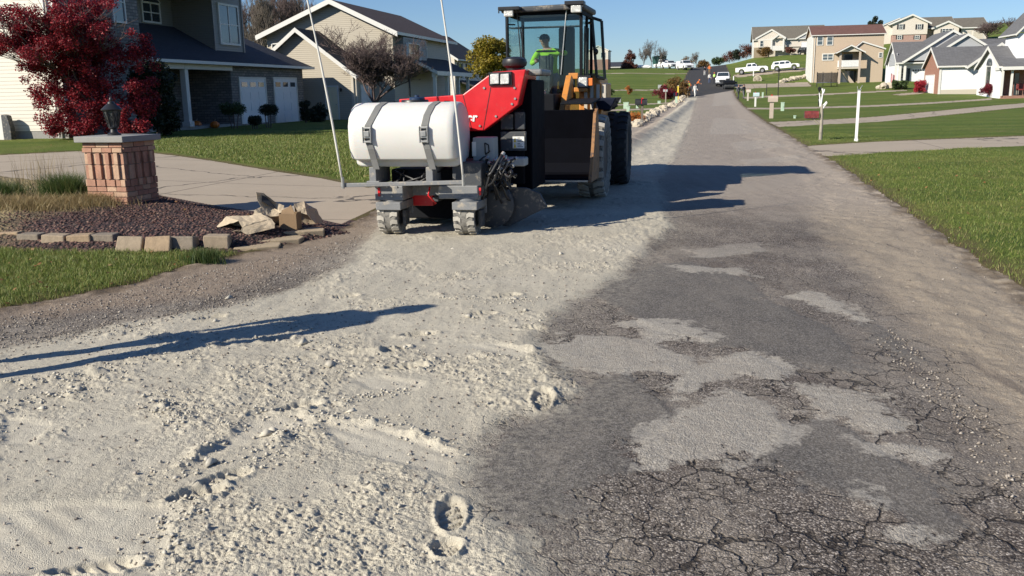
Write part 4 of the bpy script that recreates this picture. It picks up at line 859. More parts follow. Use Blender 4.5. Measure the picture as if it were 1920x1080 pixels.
# white ranch house on the hill
o = D(1412, 108, 240); F = Fr(o); h = thing('house', 'cream ranch house with taupe roof and small front gables high on the far hill', 'house', o, PSI)
X = lambda px, py=80, y=0: float(F.on(px, py, 'y', y)[0]); Z = lambda px, py, y=0: float(F.on(px, py, 'y', y)[2])
xl, xr2, zt = X(1414), X(1545), Z(1470, 72); zm = Z(1470, 88)
wl = MB(); wl.box(xl, xr2, 0, 10, zm, zt); gable_x(h, xl, xr2, 0, 11, zt, Z(1470, 50, 5.5), 'roof_taupe', wall=wl, ov=.5, tw=.35); wl.build('wall', M['cream_siding'], h)
b = MB(); b.box(xl, X(1441), .02, 10, -3, zm); b.build('stone_wall', M['tan_stone'], h)
b = MB(); b.box(X(1441) + .002, xr2, .3, 10, -3, zm); b.build('foundation', M['trim_tan'], h)
b = MB(); b.box(xl - .1, xl, .0, 10, -3.5, zt); b.build('side_wall', M['trim'], h)
for a, p, e, zp, ze_h in ((1418, 1446, 1472, 56, 72), (1450, 1459, 1471, 65, 72.5), (1493, 1524, 1553, 54, 72)):
    wl = MB(); wl.box(X(a) + .4, X(e) - .4, -.5, -.003, zm if a < 1440 else Z(a, 74), Z(a, ze_h)); gable_y(h, X(a, 72), X(e, 72), -.5 if a != 1450 else -1.2, 5, Z(a, ze_h), Z(p, zp), 'roof_taupe', X(p), .2, wall=wl, tw=.4, name='gable_roof'); wl.build('gable_wall', M['cream_siding'] if a < 1490 else M['pale_siding'], h)
window(h, 'f', -.5, X(1425.5), X(1430.5), Z(1428, 87), Z(1428, 77), 1, 2, fr=.1, gm_='glass')
b = MB(); b.box(X(1445), X(1466), -.05, .0, zm - .6, Z(1455, 76)); b.build('porch_shade_panel', M['glass'], h)  # flat dark panel on the wall stands in for the porch's shade
for p in (1446, 1468.5): b = MB(); x = X(p); b.box(x - .2, x + .2, -1.2, -.9, zm - 1.2, Z(p, 73)); b.build('porch_post', M['trim'], h)
b = MB(); b.box(X(1446), X(1468), -1.15, -1.0, zm - .9, zm + .3); b.build('railing', M['trim'], h)
window(h, 'f', 0, X(1472), X(1482), Z(1475, 84), Z(1475, 77), 2, 2, fr=.1, gm_='glass')
garage_door(h, 'f', -.5, X(1503, 80, -.5), X(1520, 80, -.5), Z(1510, 99), Z(1510, 79), False, 'door_white', 4, 5)
# white two storey house far up
o = D(1692, 84, 200); F = Fr(o); h = thing('house', 'cream two storey house with pink brick base and black shutters on the hilltop', 'house', o, PSI)
X = lambda px, py=60, y=0: float(F.on(px, py, 'y', y)[0]); Z = lambda px, py, y=0: float(F.on(px, py, 'y', y)[2])
x0, x1, ze, zp, zm = X(1673), X(1738), Z(1700, 44), Z(1708, 28), Z(1700, 65)
wl = MB(); wl.box(x0, x1, -.3, 10, zm, ze); gable_y(h, x0 - .4, x1 + .3, -.3, 12, ze, zp, 'roof_taupe', X(1708), .4, wall=wl, tw=.35); wl.build('wall', M['cream_siding'], h)
b = MB(); b.box(x0 + .1, x1 - .1, -.15, 10, -3, zm - .003); b.build('brick_wall', M['pink_brick'], h)
b = MB(); b.box(X(1657), x0, 1.0, 9, -3, ze - .1); b.build('side_wall', M['cream_siding'], h)
gable_y(h, X(1656), x0 + 2, .9, 9, ze - .25, Z(1690, 34), 'roof_taupe', x0 + 1.5, .1, name='side_roof')
for a in (1685, 1719.5): window(h, 'f', -.3, X(a), X(a + 6), Z(a, 55), Z(a, 46), 2, 2, fr=.1, shut=.36)
for a in (1683.5, 1716.5): window(h, 'f', -.15, X(a), X(a + 7), Z(a, 73.5), Z(a, 67), 2, 2, fr=.1, shut=.25)
x2, x3 = X(1738), X(1802); gable_x(h, x2, X(1795), 2.0, 12, Z(1760, 51), Z(1760, 33, 7), 'roof_taupe', ov=.3, tw=.35)
b = MB(); b.box(x2, X(1756), 2.2, 11, -3, Z(1760, 52)); b.build('recess_wall', M['mail_tan'], h)
xa, xb = X(1753), X(1799); wl = MB(); wl.box(xa, xb, .6, 10, -3, Z(1760, 52)); gable_y(h, xa - .3, xb + .3, .6, 8, Z(1760, 52), Z(1779, 40), 'roof_taupe', X(1778), .3, wall=wl, tw=.35, name='gable_roof'); wl.build('gable_wall', M['cream_siding'], h)
window(h, 'f', .6, X(1768), X(1786), Z(1775, 60), Z(1775, 54), 3, 2, fr=.1, shut=.25)
xa, xb = X(1806), X(1854); wl = MB(); wl.box(xa, xb, 1.5, 10, -3, Z(1830, 50)); gable_x(h, X(1795), xb, 1.5, 11, Z(1830, 50), Z(1830, 34, 6), 'roof_taupe', ov=.4, wall=wl, tw=.35); wl.build('garage_wall', M['cream_siding'], h)
garage_door(h, 'f', 1.5, X(1811), X(1823), Z(1815, 74), Z(1815, 58), False, 'trim_tan'); garage_door(h, 'f', 1.5, X(1829), X(1848), Z(1840, 74), Z(1840, 58), False, 'trim_tan')
# grey roofed houses
o = D(1683, 153, 124); F = Fr(o); h = thing('house', 'white house with tall grey front gable and columned porch behind the green hedge', 'house', o, PSI)
X = lambda px, py=100, y=0: float(F.on(px, py, 'y', y)[0]); Z = lambda px, py, y=0: float(F.on(px, py, 'y', y)[2])
xl, xr2, ze, zr = X(1686), X(1790), Z(1700, 116), Z(1720, 80, 3.5)
wl = MB(); wl.box(xl, X(1742), .8, 9, -2, ze); gable_x(h, xl, xr2 - 1, 0, 7.5, ze, zr, 'roof_grey', ov=.35, wall=wl, tw=.28); wl.build('wall', M['bright_siding'], h)
b = MB(); b.box(xl - .05, xl + .0, 1.0, 6.5, ze - .4, ze + 1.2); b.build('gable_panel', M['pale_siding'], h)
for p in (1682, 1690, 1699): b = MB(); x = X(p); b.box(x - .14, x + .14, -.05, .2, -1.5, ze - .1); b.build('porch_column', M['trim'], h)
window(h, 'f', .8, X(1685, 140, .8), X(1696, 140, .8), Z(1690, 147, .8), Z(1690, 128, .8), 2, 2, gm_='glass')
b = MB(); b.box(X(1700, 140, .8), X(1706, 140, .8), .76, .82, Z(1700, 154, .8), Z(1700, 128, .8)); b.build('doorway', M['glass'], h)
garage_door(h, 'f', .8, X(1709.5, 140, .8), X(1733, 140, .8), Z(1720, 166, .8), Z(1720, 128, .8), True, 'door_white', 5, 5)
yg = -.6; wl = MB(); gable_y(h, X(1698, 115, yg), X(1880, 115, yg), yg, 10, Z(1700, 114, yg), Z(1787, 58, yg), 'roof_grey', X(1787, 58, yg), .3, wall=wl, tw=.3, name='gable_roof'); wl.build('gable_wall', M['pale_siding'], h)
o = D(1800, 176, 116); F = Fr(o); h = thing('house', 'house with pale grey gable and grey roof rising behind the white garage', 'house', o, PSI)
X = lambda px, py=80, y=0: float(F.on(px, py, 'y', y)[0]); Z = lambda px, py, y=0: float(F.on(px, py, 'y', y)[2])
wl = MB(); wl.box(X(1780), X(1846), 0, 8, -1, Z(1800, 90)); gable_y(h, X(1776, 90), X(1850, 90), 0, 9, Z(1800, 88), Z(1813, 65), 'roof_grey', X(1813), .3, wall=wl, tw=.3); wl.build('wall', M['pale_siding'], h)
wl = MB(); wl.box(X(1846), X(1990), .8, 8, -1, Z(1850, 96)); gable_x(h, X(1835), X(1990), .8, 9, Z(1850, 96), Z(1870, 74, 4), 'roof_grey', ov=.3, wall=wl); wl.build('wing_wall', M['pale_siding'], h)
wl = MB(); gable_y(h, X(1862, 92, -.8), X(1990, 92, -.8), -.8, 6, Z(1880, 93, -.8), Z(1930, 68, -.8), 'roof_grey', X(1930, 70, -.8), .3, wall=wl, tw=.3, name='gable_roof'); wl.build('gable_wall', M['bright_siding'], h)
# white garage with brick end
o = D(1759, 176, 102); F = Fr(o); h = thing('house', 'grey roofed house with blank bright white garage wall and narrow red brick gable end', 'house', o, PSI)
X = lambda px, py=140, y=0: float(F.on(px, py, 'y', y)[0]); Z = lambda px, py, y=0: float(F.on(px, py, 'y', y)[2])
ze = Z(1800, 123); xr2 = X(1900); yr = 3.7
b = MB(); b.box(.16, xr2, 0, 7.4, .45, ze); b.build('white_wall', M['bright_siding'], h)
b = MB(); b.box(.14, xr2, -.03, 7.4, -2, .45); b.build('foundation', M['trim_tan'], h)
b = MB(); b.box(0, .16, .0, 7.4, -2, ze); gable_x(h, 0, xr2, 0, 7.4, ze, Z(1800, 90, yr), 'roof_grey', wall=b, ov=.3, tw=.28, ends='l'); b.build('brick_wall', M['brick'], h)
b = MB(); b.box(-.03, .17, -.06, .14, -2, ze - .02); b.build('corner_trim', M['trim'], h)
yd = lambda px: float(F.on(px, 150, 'x', 0)[1]); zd_ = lambda px, py: float(F.on(px, py, 'x', 0)[2])
garage_door(h, 'l', 0, max(.5, yd(1752)), min(7, yd(1736)), zd_(1744, 176), zd_(1744, 142), False, 'door_white', 4, 4)
wl = MB(); xg0, xg1 = X(1818, 120, -.5), X(1930, 120, -.5); gable_y(h, xg0, xg1, -.5, 5, ze - .05, Z(1872, 90, -.5) + .4, 'roof_grey', (xg0 + xg1) / 2, .3, wall=wl, tw=.3, name='gable_roof'); wl.box(xg0 + 2.2, xg1, -.5, -.03, .45, ze); wl.build('gable_wall', M['bright_siding'], h)
# brick house with porch at the picture's edge
o = D(1877, 184, 88); F = Fr(o); h = thing('house', 'red brick house with white posted porch and small arched gable window nearest the street', 'house', o, PSI)
X = lambda px, py=140, y=0: float(F.on(px, py, 'y', y)[0]); Z = lambda px, py, y=0: float(F.on(px, py, 'y', y)[2])
ze = Z(1880, 124); xr2 = X(2080)
b = MB(); b.box(0, xr2, 1.6, 8, -2, ze); b.build('brick_wall', M['brick'], h)
wl = MB(); wl.box(-.14, -.003, .3, 8, -2, ze); gable_x(h, -.1, xr2, .2, 8, ze, Z(1890, 89, 4), 'roof_grey', ov=.35, wall=wl, tw=.3, ends='l'); wl.build('white_end_wall', M['bright_siding'], h)
window(h, 'l', -.14, 3.4, 5.0, 1.0, 3.0, 1, 1, gm_='glass'); b = MB(); b.ext([(4.2 + .8 * math.cos(t), 3.12 + .7 * math.sin(t)) for t in np.linspace(0, math.pi, 12)], 'x', -.24, -.14); b.build('window_arch', M['glass'], h)
b = MB(); b.box(0.0, xr2, -.6, 1.6, -2, .22); b.build('porch_floor', M['brick'], h)
b = MB(); pz = Z(1890, 125, -.6); b.slab([(-.2, -.9, pz), (xr2, -.9, pz), (xr2, 2.0, pz + 1.1), (-.2, 2.0, pz + 1.1)], .16); r = b.build('porch_roof', M['roof_grey'], h)
b = MB(); b.box(-.24, xr2, -.95, -.9, pz - .3, pz); b.box(-.24, -.2, -.9, 2, pz - .3, pz); b.build('fascia', M['trim'], r)
for p in (1880, 1897.5): b = MB(); x = X(p, 140, -.4); b.box(x - .09, x + .09, -.55, -.37, .22, pz - .15); b.build('porch_post', M['trim'], h)
b = MB(); b.box(X(1903, 140, 1.6), X(1911, 140, 1.6), 1.55, 1.62, .25, 2.3); b.build('doorway', M['glass'], h)
dx = X(1908, 80, 1.2); wl = MB(); wl.box(dx, dx + 3.5, 1.2, 5, ze - .2, Z(1910, 62, 1.2)); gable_y(h, dx, dx + 3.5, 1.2, 6, Z(1910, 60, 1.2), Z(1910, 60, 1.2) + 1.9, 'roof_grey', None, .3, wall=wl, name='dormer_roof'); wl.build('dormer_wall', M['bright_siding'], h)
# far buildings on the left skyline
o = D(1152, 133, 232); h = thing('house', 'low house with dark teal roof on the skyline beside the conical russet tree', 'house', o, PSI)
wl = MB(); wl.box(-1.8, 3.2, 0, 8, -2, .9); gable_x(h, -1.8, 3.2, 0, 8, .9, 2.1, 'roof_navy', wall=wl, ov=.3, tw=.3); wl.build('wall', M['mail_tan'], h)
o = D(1135, 133, 215); h = thing('house', 'narrow pinkish brick building end just behind the open cab door', 'house', o, PSI)
b = MB(); b.box(-4, .6, 0, 6, -2, 2.6); b.build('brick_wall', M['brick'], h); b = MB(); b.box(-4, .6, 0, 6, 2.6, 4.6); gable_y(h, -4, .6, 0, 6, 4.6, 5.6, 'roof_black', None, .2, wall=b); b.build('upper_wall', M['cream_siding'], h); window(h, 'f', 0, -1, 0, 3, 4.1, 1, 2)
# ================================================================== TREES AND PLANTS
def leaf_arrays(cent, rad, n_, size, seed, squash=1.0, hollow=.0, up=0.0):
    g = np.random.default_rng(seed); cent = np.asarray(cent, float); rad = np.asarray(rad, float)
    w_ = rad ** 2; i = g.choice(len(cent), n_, p=w_ / w_.sum())
    d = g.normal(size=(n_, 3)); d /= np.linalg.norm(d, axis=1)[:, None]; r = g.uniform(hollow, 1, n_) ** .5
    p = cent[i] + d * (rad[i] * r)[:, None] * np.array([1, 1, squash])
    a = g.normal(size=(n_, 3)); a[:, 2] *= .7; a /= np.linalg.norm(a, axis=1)[:, None]
    b = np.cross(a, g.normal(size=(n_, 3)) + np.array([0, 0, up])); b /= np.linalg.norm(b, axis=1)[:, None]
    s = size * g.uniform(.5, 1.35, n_)[:, None]
    v = np.stack([p - a * s, p + b * s * .55, p + a * s, p - b * s * .55], 1).reshape(-1, 3)
    f = np.arange(n_ * 4).reshape(-1, 4); return v, f
def seg_mesh(name, segs, mat, parent=None, k=5):
    """many tapered twigs as one branching mesh"""
    A = np.array([s[0] for s in segs]); B = np.array([s[1] for s in segs]); r0 = np.array([s[2] for s in segs]); r1 = np.array([s[3] for s in segs])
    d = B - A; d /= np.linalg.norm(d, axis=1)[:, None] + 1e-9; ref = np.where(np.abs(d[:, 2:3]) > .9, [[1., .1, 0]], [[.1, .2, 1.]])
    a = np.cross(d, ref); a /= np.linalg.norm(a, axis=1)[:, None]; b = np.cross(d, a)
    t = np.arange(k) * 2 * np.pi / k; ring = np.cos(t)[None, :, None] * a[:, None] + np.sin(t)[None, :, None] * b[:, None]
    v = np.concatenate([A[:, None] + ring * r0[:, None, None], B[:, None] + ring * r1[:, None, None]], 1).reshape(-1, 3)
    j = np.arange(k); q = np.stack([j, (j + 1) % k, (j + 1) % k + k, j + k], 1); f = (np.arange(len(A))[:, None, None] * 2 * k + q[None]).reshape(-1, 4)
    return npmesh(name, v, f, mat, parent, True)
def grow(seed, height, spread, levels=5, kids=3, r0=.1, up=.35, ratio=.74, start=None, wig=.22, ang=(.35, .85), side=.75):
    rg = random.Random(seed); segs = []; tips = []
    def rec(p, d, L, r, lev):
        n_ = 3 if lev < 3 else 2; q = p
        for i in range(n_):
            d = (d + Vector((rg.uniform(-wig, wig), rg.uniform(-wig, wig), rg.uniform(-wig, wig) + up * .10))).normalized(); e = q + d * (L / n_)
            ra = r * (1 - .35 * i / n_); rb = r * (1 - .35 * (i + 1) / n_); segs.append((tuple(q), tuple(e), ra, rb, lev)); q = e
            if lev < levels and i < n_ - 1 and lev > 0 and rg.random() < side:
                c = (d + Vector((rg.uniform(-1, 1), rg.uniform(-1, 1), rg.uniform(-.2, .7))) * rg.uniform(*ang)).normalized(); rec(q, c, L * ratio * rg.uniform(.6, .9), rb * .55, lev + 1)
        if lev >= levels: tips.append(tuple(q)); return
        for _ in range(kids if lev else kids + 2):
            v = Vector((rg.uniform(-1, 1) * spread, rg.uniform(-1, 1) * spread, rg.uniform(-.15, .8) + up * .5))
            c = (d * .8 + v * rg.uniform(*ang) * 1.4).normalized(); rec(q, c, L * ratio * rg.uniform(.75, 1.15), r * .60, lev + 1)
    rec(Vector((0, 0, -.1)), Vector((0, 0, 1)), start or height * .26, r0, 0)
    zm = max(max(s[0][2], s[1][2]) for s in segs); k = height / zm
    segs = [(np.array(s[0]) * k, np.array(s[1]) * k, s[2], s[3], s[4]) for s in segs]; return segs, [tuple(np.array(t) * k) for t in tips]
def bare_tree(name, label, loc, height, seed, mat, spread=1.0, levels=5, kids=3, r0=.1, group=None, rmin=.004, ratio=.74, up=.35, widen=1.0, start=None):
    segs, tips = grow(seed, height, spread, levels, kids, r0, up, ratio, start)
    W = np.array([widen, widen, 1]); f = lambda s: (s[0] * W, s[1] * W, max(s[2], rmin), max(s[3], rmin * .7))
    t = thing(name, label, 'tree', loc, 0, group)
    seg_mesh('trunk', [f(s) for s in segs if s[4] <= 1], mat, t, 7)
    seg_mesh('crown', [f(s) for s in segs if s[4] > 1], mat, t, 3)
    return t
def leafy(name, label, cat, loc, w_, h_, z0, n_, size, mat, seed, clumps=26, squash=.8, shape='round', trunk='bark', group=None, tw=.08, hollow=.1):
    t = thing(name, label, cat, loc, 0, group); rg = random.Random(seed); cs, rs = [], []
    for i in range(clumps):
        while True:
            x, y, z = rg.uniform(-1, 1), rg.uniform(-1, 1), rg.uniform(-1, 1)
            if shape == 'cone':
                if x * x + y * y < ((1 - (z + 1) / 2) * .95 + .06) ** 2: break
            elif x * x + y * y + z * z < 1: break
        cs.append((x * w_ * .42, y * w_ * .42, z0 + (z * .44 + .5) * h_)); rs.append(w_ * rg.uniform(.12, .22) * (1 - .5 * (z + 1) / 2 if shape == 'cone' else 1))
    v, f = leaf_arrays(cs, rs, n_, size, seed, squash, hollow)
    if trunk:
        segs = [((0, 0, -.1), (0, 0, z0 + h_ * .25), tw, tw * .8)]
        for c in cs: segs.append(((0, 0, max(.02, min(z0 + h_ * .25, c[2] * .5))), c, tw * .35, tw * .1))
        seg_mesh('trunk', segs, M[trunk], t, 6)
    v[:, 2] = np.maximum(v[:, 2], .01); npmesh('crown', v, f, mat, t)
    return t
L_maple = leafmat('maple_leaf', [(.10, .006, .014), (.24, .013, .026), (.40, .028, .038), (.18, .009, .020), (.07, .005, .012)], .35)
L_dark = leafmat('dark_leaf', [(.012, .020, .010), (.025, .040, .016), (.020, .026, .014)], .15)
L_green = leafmat('green_leaf', [(.025, .050, .014), (.050, .085, .022), (.075, .11, .03)], .2)
L_yel = leafmat('yellow_leaf', [(.24, .19, .020), (.38, .30, .03), (.15, .15, .02), (.30, .20, .02)], .35)
L_red = leafmat('red_bush_leaf', [(.32, .012, .03), (.48, .03, .05), (.24, .012, .03)], .3)
L_crim = leafmat('crimson_leaf', [(.14, .008, .02), (.22, .015, .03), (.09, .008, .015)], .3)
L_rus = leafmat('russet_leaf', [(.10, .035, .022), (.16, .055, .035), (.075, .028, .02)], .2)
L_brown = leafmat('brown_leaf', [(.17, .085, .022), (.26, .14, .035), (.11, .06, .02), (.18, .12, .03)], .25)
L_org = leafmat('orange_flower', [(.50, .15, .02), (.62, .22, .03), (.35, .10, .02), (.45, .28, .12)], .2)
# red maple
om = T(176, 264); t = thing('maple_tree', 'bushy crimson Japanese maple growing in front of the white siding', 'tree', om)
segs, tips = grow(8, 5.2, 1.25, 4, 4, .075, .15, .78, .55); W = np.array([1.0, 1.0, 1.0])
xs_ = np.array([p[0] for p in tips]); k_ = 2.65 / np.percentile(np.abs(xs_), 96); segs = [(s[0] * np.array([k_, k_, 1]), s[1] * np.array([k_, k_, 1]), max(s[2], .006), max(s[3], .005)) for s in segs]
tips = np.array(tips) * np.array([k_, k_, 1]); sel = np.random.default_rng(4).permutation(len(tips))[:230]
low = np.array([(random.Random(i).uniform(-1.9, 2.3), random.Random(i + 50).uniform(-.9, .9), random.Random(i + 99).uniform(.3, 3.4)) for i in range(190)])
cc = np.vstack([tips[sel], low]); rr = np.random.default_rng(6).uniform(.20, .40, len(cc))
cc[:, 2] = np.clip(cc[:, 2], .3, None)
seg_mesh('trunk', segs, M['bark_dark'], t, 5); v, f = leaf_arrays(cc, rr, 84000, .044, 9, .8); npmesh('crown', v, f, L_maple, t)
leafy('shrub', 'tall dark evergreen shrub in the shade between the red maple and porch', 'shrub', T(298, 257), 2.3, 2.9, .0, 16000, .06, L_dark, 31, 34, .9, 'round', 'bark_dark')
bare_tree('bare_tree', 'rounded leafless purple brown tree in front of the second house', T(704, 236), 5.1, 14, M['bark_dark'], 1.35, 7, 3, .10, None, .008, .78, .22, 1.05, .5)
q = D(914, 190, 84); q[2] = hz(q[0], q[1]); leafy('yellow_tree', 'round tree with yellow green autumn leaves beyond the red hopper', 'tree', q, 4.3, 4.6, 1.9, 9000, .13, L_yel, 5, 30, .85, tw=.12)
# bare wood behind the second house
wood = [(462, 118, 12.5), (488, 112, 13.5), (508, 125, 15), (530, 116, 13.6), (548, 122, 14.6), (572, 118, 13), (596, 126, 13.5), (440, 120, 13), (618, 130, 12.5)]
bt = None
for i, (px, Y, hh) in enumerate(wood):
    p = D(px, 180, Y); p[2] = hz(p[0], p[1]); lb = 'tall leafless grey brown tree in the wood behind the tan gabled house'
    if i < 3: b_ = bare_tree('wood_tree', lb, p, 13.0, 40 + i, M['bark'] if i else M['bark_dark'], .8, 6, 3, .16, 'bare trees of the wood behind the houses', .016, .72, .5, .8, 3.2); bt = (bt or []) + [b_]; b_.scale = (hh / 13,) * 3; b_['label'] = lb
    else: dup(bt[i % 3], p, i * 1.3, hh / 13, lb)
# skyline on the left of the street
leafy('conifer', 'conical russet tree on the skyline beside the dark roofed house', 'tree', D(1181, 134, 225), 4.6, 6.3, .0, 7000, .16, L_rus, 7, 40, 1.0, 'cone', 'bark_dark')
for i, (px, Y, hh, lb) in enumerate(((1206, 228, 5.6, 'leafless tree on the skyline next to the russet conical tree'), (1222, 236, 8.0, 'tallest leafless tree on the skyline behind the covered boat'), (1240, 234, 6.2, 'leafless tree on the skyline behind the green dump truck'), (1306, 262, 5.0, 'pale leafless bush where the street meets the sky'))):
    bare_tree('bare_tree', lb, D(px, 133 if i < 3 else 131, Y), hh, 70 + i, M['bark'], 1.0, 5, 3, .10, None, .014, .74, .35, 1.0)
for i, (px, py, Y, w_, h_, mt, lb) in enumerate(((1288, 131, 262, 5, 3.4, L_brown, 'brown bush on the skyline behind the white utility truck'), (1318, 129, 262, 4, 2.4, L_brown, 'low olive bush at the crest of the street'), (1348, 122, 262, 4.5, 2.4, L_green, 'low green bush on the crest right of the street'), (1368, 117, 262, 6, 3.0, L_rus, 'grey russet bush on the crest below the ranch house'), (1384, 113, 260, 5, 3.4, L_dark, 'dark bush on the crest left of the ranch house'), (1399, 110, 256, 7, 3.8, L_rus, 'large russet bush against the end of the ranch house'))):
    leafy('bush', lb, 'bush', D(px, py, Y), w_, h_, .0, 2600, .15, mt, 80 + i, 14, .8, 'round', 'bark', hollow=.0)
q = D(1641, 70, 222); leafy('spruce', 'dark evergreen rising above the red brown roof of the beige house', 'tree', (q[0], q[1], q[2] - 1), 4.0, 6.5, .0, 4500, .2, L_dark, 9, 24, .9, 'round', 'bark_dark')
bare_tree('bare_tree', 'dark leafless tree in front of the hilltop house garage', D(1850, 84, 180), 4.6, 90, M['bark_dark'], 1.3, 5, 4, .10, None, .02, .76, .2, 1.3)
bare_tree('bare_tree', 'small reddish leafless tree behind the white dormer', D(1899, 72, 175), 4.0, 91, M['bark_dark'], 1.0, 5, 3, .08, None, .016, .74, .3, 1.0)
# hedges and bushes on the right
def hedge(name, label, cat, loc, a, b, c, n_, size, mat, seed, rot=PSI):
    t = thing(name, label, cat, loc, rot); g_ = random.Random(seed); cs = []; rs = []
    for i in range(46):
        x, y, z = g_.uniform(-1, 1), g_.uniform(-1, 1), g_.uniform(-1, 1); cs.append((x * a * .4, y * b * .4, c * (.5 + z * .36))); rs.append(min(a, b, c) * g_.uniform(.2, .27))
    v, f = leaf_arrays(cs, rs, n_, size, seed, 1.0); v[:, 2] = np.maximum(v[:, 2], 0)
    npmesh('foliage', v, f, mat, t); seg_mesh('stem', [((0, 0, -.1), c_, .03, .012) for c_ in cs[:12]], M['bark_dark'], t, 4)
    return t
hedge('hedge', 'clipped dark green hedge before the columned white porch', 'hedge', D(1687, 168, 116), 2.0, 1.5, 1.15, 6000, .07, L_green, 1)
hedge('bush', 'bright crimson bush beside the brick garage end', 'bush', D(1724, 173.5, 107), 1.15, 1.2, 1.45, 4500, .07, L_red, 2)
hedge('bush', 'dark red rounded bush at the foot of the long white wall', 'bush', D(1857, 181, 91), 1.95, 1.4, 1.2, 6000, .06, L_crim, 3)
leafy('bush', 'yellowing bush along the stone base of the ranch house', 'bush', D(1432, 106, 236), 5, 2.2, 0, 2200, .14, L_brown, 61, 12, .7, 'round', None)
leafy('bush', 'dark low bush by the ranch house porch', 'bush', D(1482, 100, 236), 4, 1.4, 0, 1600, .14, L_rus, 62, 10, .7, 'round', None)
# roadside plants on the left
leafy('bush', 'wide crimson barberry bush beside the rocky border', 'bush', T(1246, 186), 3.4, 1.5, .1, 3600, .08, L_crim, 63, 18, .7, 'round', 'bark_dark')
leafy('shrub', 'tall brown leaved shrub behind the crimson barberry', 'shrub', T(1266, 181), 3.6, 2.5, .1, 4000, .09, L_brown, 64, 20, .9, 'round', 'bark_dark')
leafy('shrub', 'ochre leaved shrub nearest the road workers', 'shrub', T(1281, 183), 2.0, 2.1, .1, 2600, .08, L_brown, 65, 14, .9, 'round', 'bark_dark')
leafy('shrub', 'small orange shrub alone on the far lawn', 'shrub', T(1178, 177), 1.4, 1.1, .05, 1500, .07, L_org, 66, 10, .9, 'round', 'bark_dark')
leafy('shrub', 'small green shrub on the lawn behind the wheel loader fender', 'shrub', T(1144, 180), 1.2, 1.0, .05, 1300, .07, L_green, 67, 10, .9, 'round', 'bark_dark')
leafy('chrysanthemum', 'clump of orange chrysanthemums at the foot of the black mailbox', 'flowers', T(1189, 232), 1.1, .62, .0, 2600, .035, L_org, 68, 16, .8, 'round', None)
# topiary by the garage
def topiary(label, loc, w_, h_, z0, seed):
    t = thing('topiary', label, 'shrub', loc, 0, 'clipped shrubs by the garage'); g_ = random.Random(seed)
    cs = [(g_.uniform(-.33, .33) * w_, g_.uniform(-.33, .33) * w_, z0 + h_ * g_.uniform(.35, .65)) for _ in range(24)]; v, f = leaf_arrays(cs, [min(w_, h_) * .27] * 24, 5000, .035, seed, 1.0)
    npmesh('foliage', v, f, L_green if seed == 1 else L_dark, t); seg_mesh('stem', [((.1 * k, 0, -.1), (.3 * k * w_ * .5, .05 * k, z0 + h_ * .5), .03, .02) for k in (-1, 0, 1)], M['bark_dark'], t, 5)
topiary('wide mushroom shaped clipped shrub beside the porch', T(440, 242), 1.75, .85, .55, 1); topiary('round dark clipped shrub on a stem before the garage doors', T(504, 240), .9, .75, .5, 2); topiary('smallest low dark shrub between the two clipped shrubs', T(478, 243), .62, .6, .12, 3)
leafy('shrub', 'low dark shrub beside the cream side door', 'shrub', T(596, 229), 1.7, 1.0, 0, 4000, .05, L_dark, 71, 16, .8, 'round', 'bark_dark')
leafy('shrub', 'small dark shrub at the corner of the stone garage', 'shrub', T(574, 230), .9, 1.3, 0, 2600, .05, L_dark, 72, 12, .9, 'round', 'bark_dark')
def pumpkin(loc, r, label, group='pumpkins by the porch'):
    t = thing('pumpkin', label, 'pumpkin', loc, 0, group); b = MB(); n_ = 24; prof = np.linspace(-1.4, 1.4, 9); vs = []
    for ph in prof:
        for j in range(n_): a = 2 * math.pi * j / n_; k = r * math.cos(ph) * (1 + .07 * math.cos(a * 8)); vs.append((k * math.cos(a), k * math.sin(a), r * .78 * (1 + math.sin(ph))))
    b.add(vs, [(i * n_ + j, i * n_ + (j + 1) % n_, (i + 1) * n_ + (j + 1) % n_, (i + 1) * n_ + j) for i in range(8) for j in range(n_)] + [tuple(range(n_)), tuple(range(8 * n_, 9 * n_))]); b.build('rind', M['pumpkin'], t, 40)
    b = MB(); b.tube([(0, 0, r * 1.5), (.02, 0, r * 1.8), (.06, 0, r * 1.95)], [.04, .03, .025], 6); b.build('stalk', M['wood'], t, 60); return t
for px, r, lb in ((369, .2, 'orange pumpkin left of the pair beside the porch column'), (379, .23, 'larger orange pumpkin right of the pair beside the porch column'), (413, .22, 'orange pumpkin half hidden by the mushroom shaped shrub')):
    q = T(px, 241); pumpkin((q[0] - .25, q[1], q[2] + .02), r, lb)
# ================================================================== BRICK PILLAR, LANTERN, BED
po = T(226, 383); po = np.array([po[0] - .1, po[1] + .40, 0]); po[2] = surf(po[0], po[1]) - .05; pyaw = -math.radians(17)
pil = thing('brick_pillar', 'square red brick pillar with flat grey cap stone by the driveway', 'pillar', po, pyaw)
bm_a = P_('pillar_brick', (.38, .205, .14), .9, var=.3, sc=7, bump=.7); bm_b = P_('pillar_brick_pale', (.47, .31, .21), .9, var=.25, sc=7, bump=.7); mort = P_('mortar', (.27, .225, .185), .95, var=.2, bump=.6)
s_ = .36; b = MB(); rg = random.Random(3); b.box(-s_ + .015, s_ - .015, -s_ + .015, s_ - .015, -.2, 1.0, 2)
def course(z0, z1, nb, off, jit=.008):
    for side in range(4):
        for k in range(nb):
            a0 = -s_ + 2 * s_ * k / nb + .005; a1 = -s_ + 2 * s_ * (k + 1) / nb - .005; o_ = s_ + rg.uniform(0, jit) + off(k, nb); m_ = 0 if rg.random() < .6 else 1
            f = [lambda x, y, z: (x, -y, z), lambda x, y, z: (y, x, z), lambda x, y, z: (-x, y, z), lambda x, y, z: (-y, -x, z)][side]
            b.box(a0, a1, .02, o_, z0 + .005, z1 - .005, m_, f)
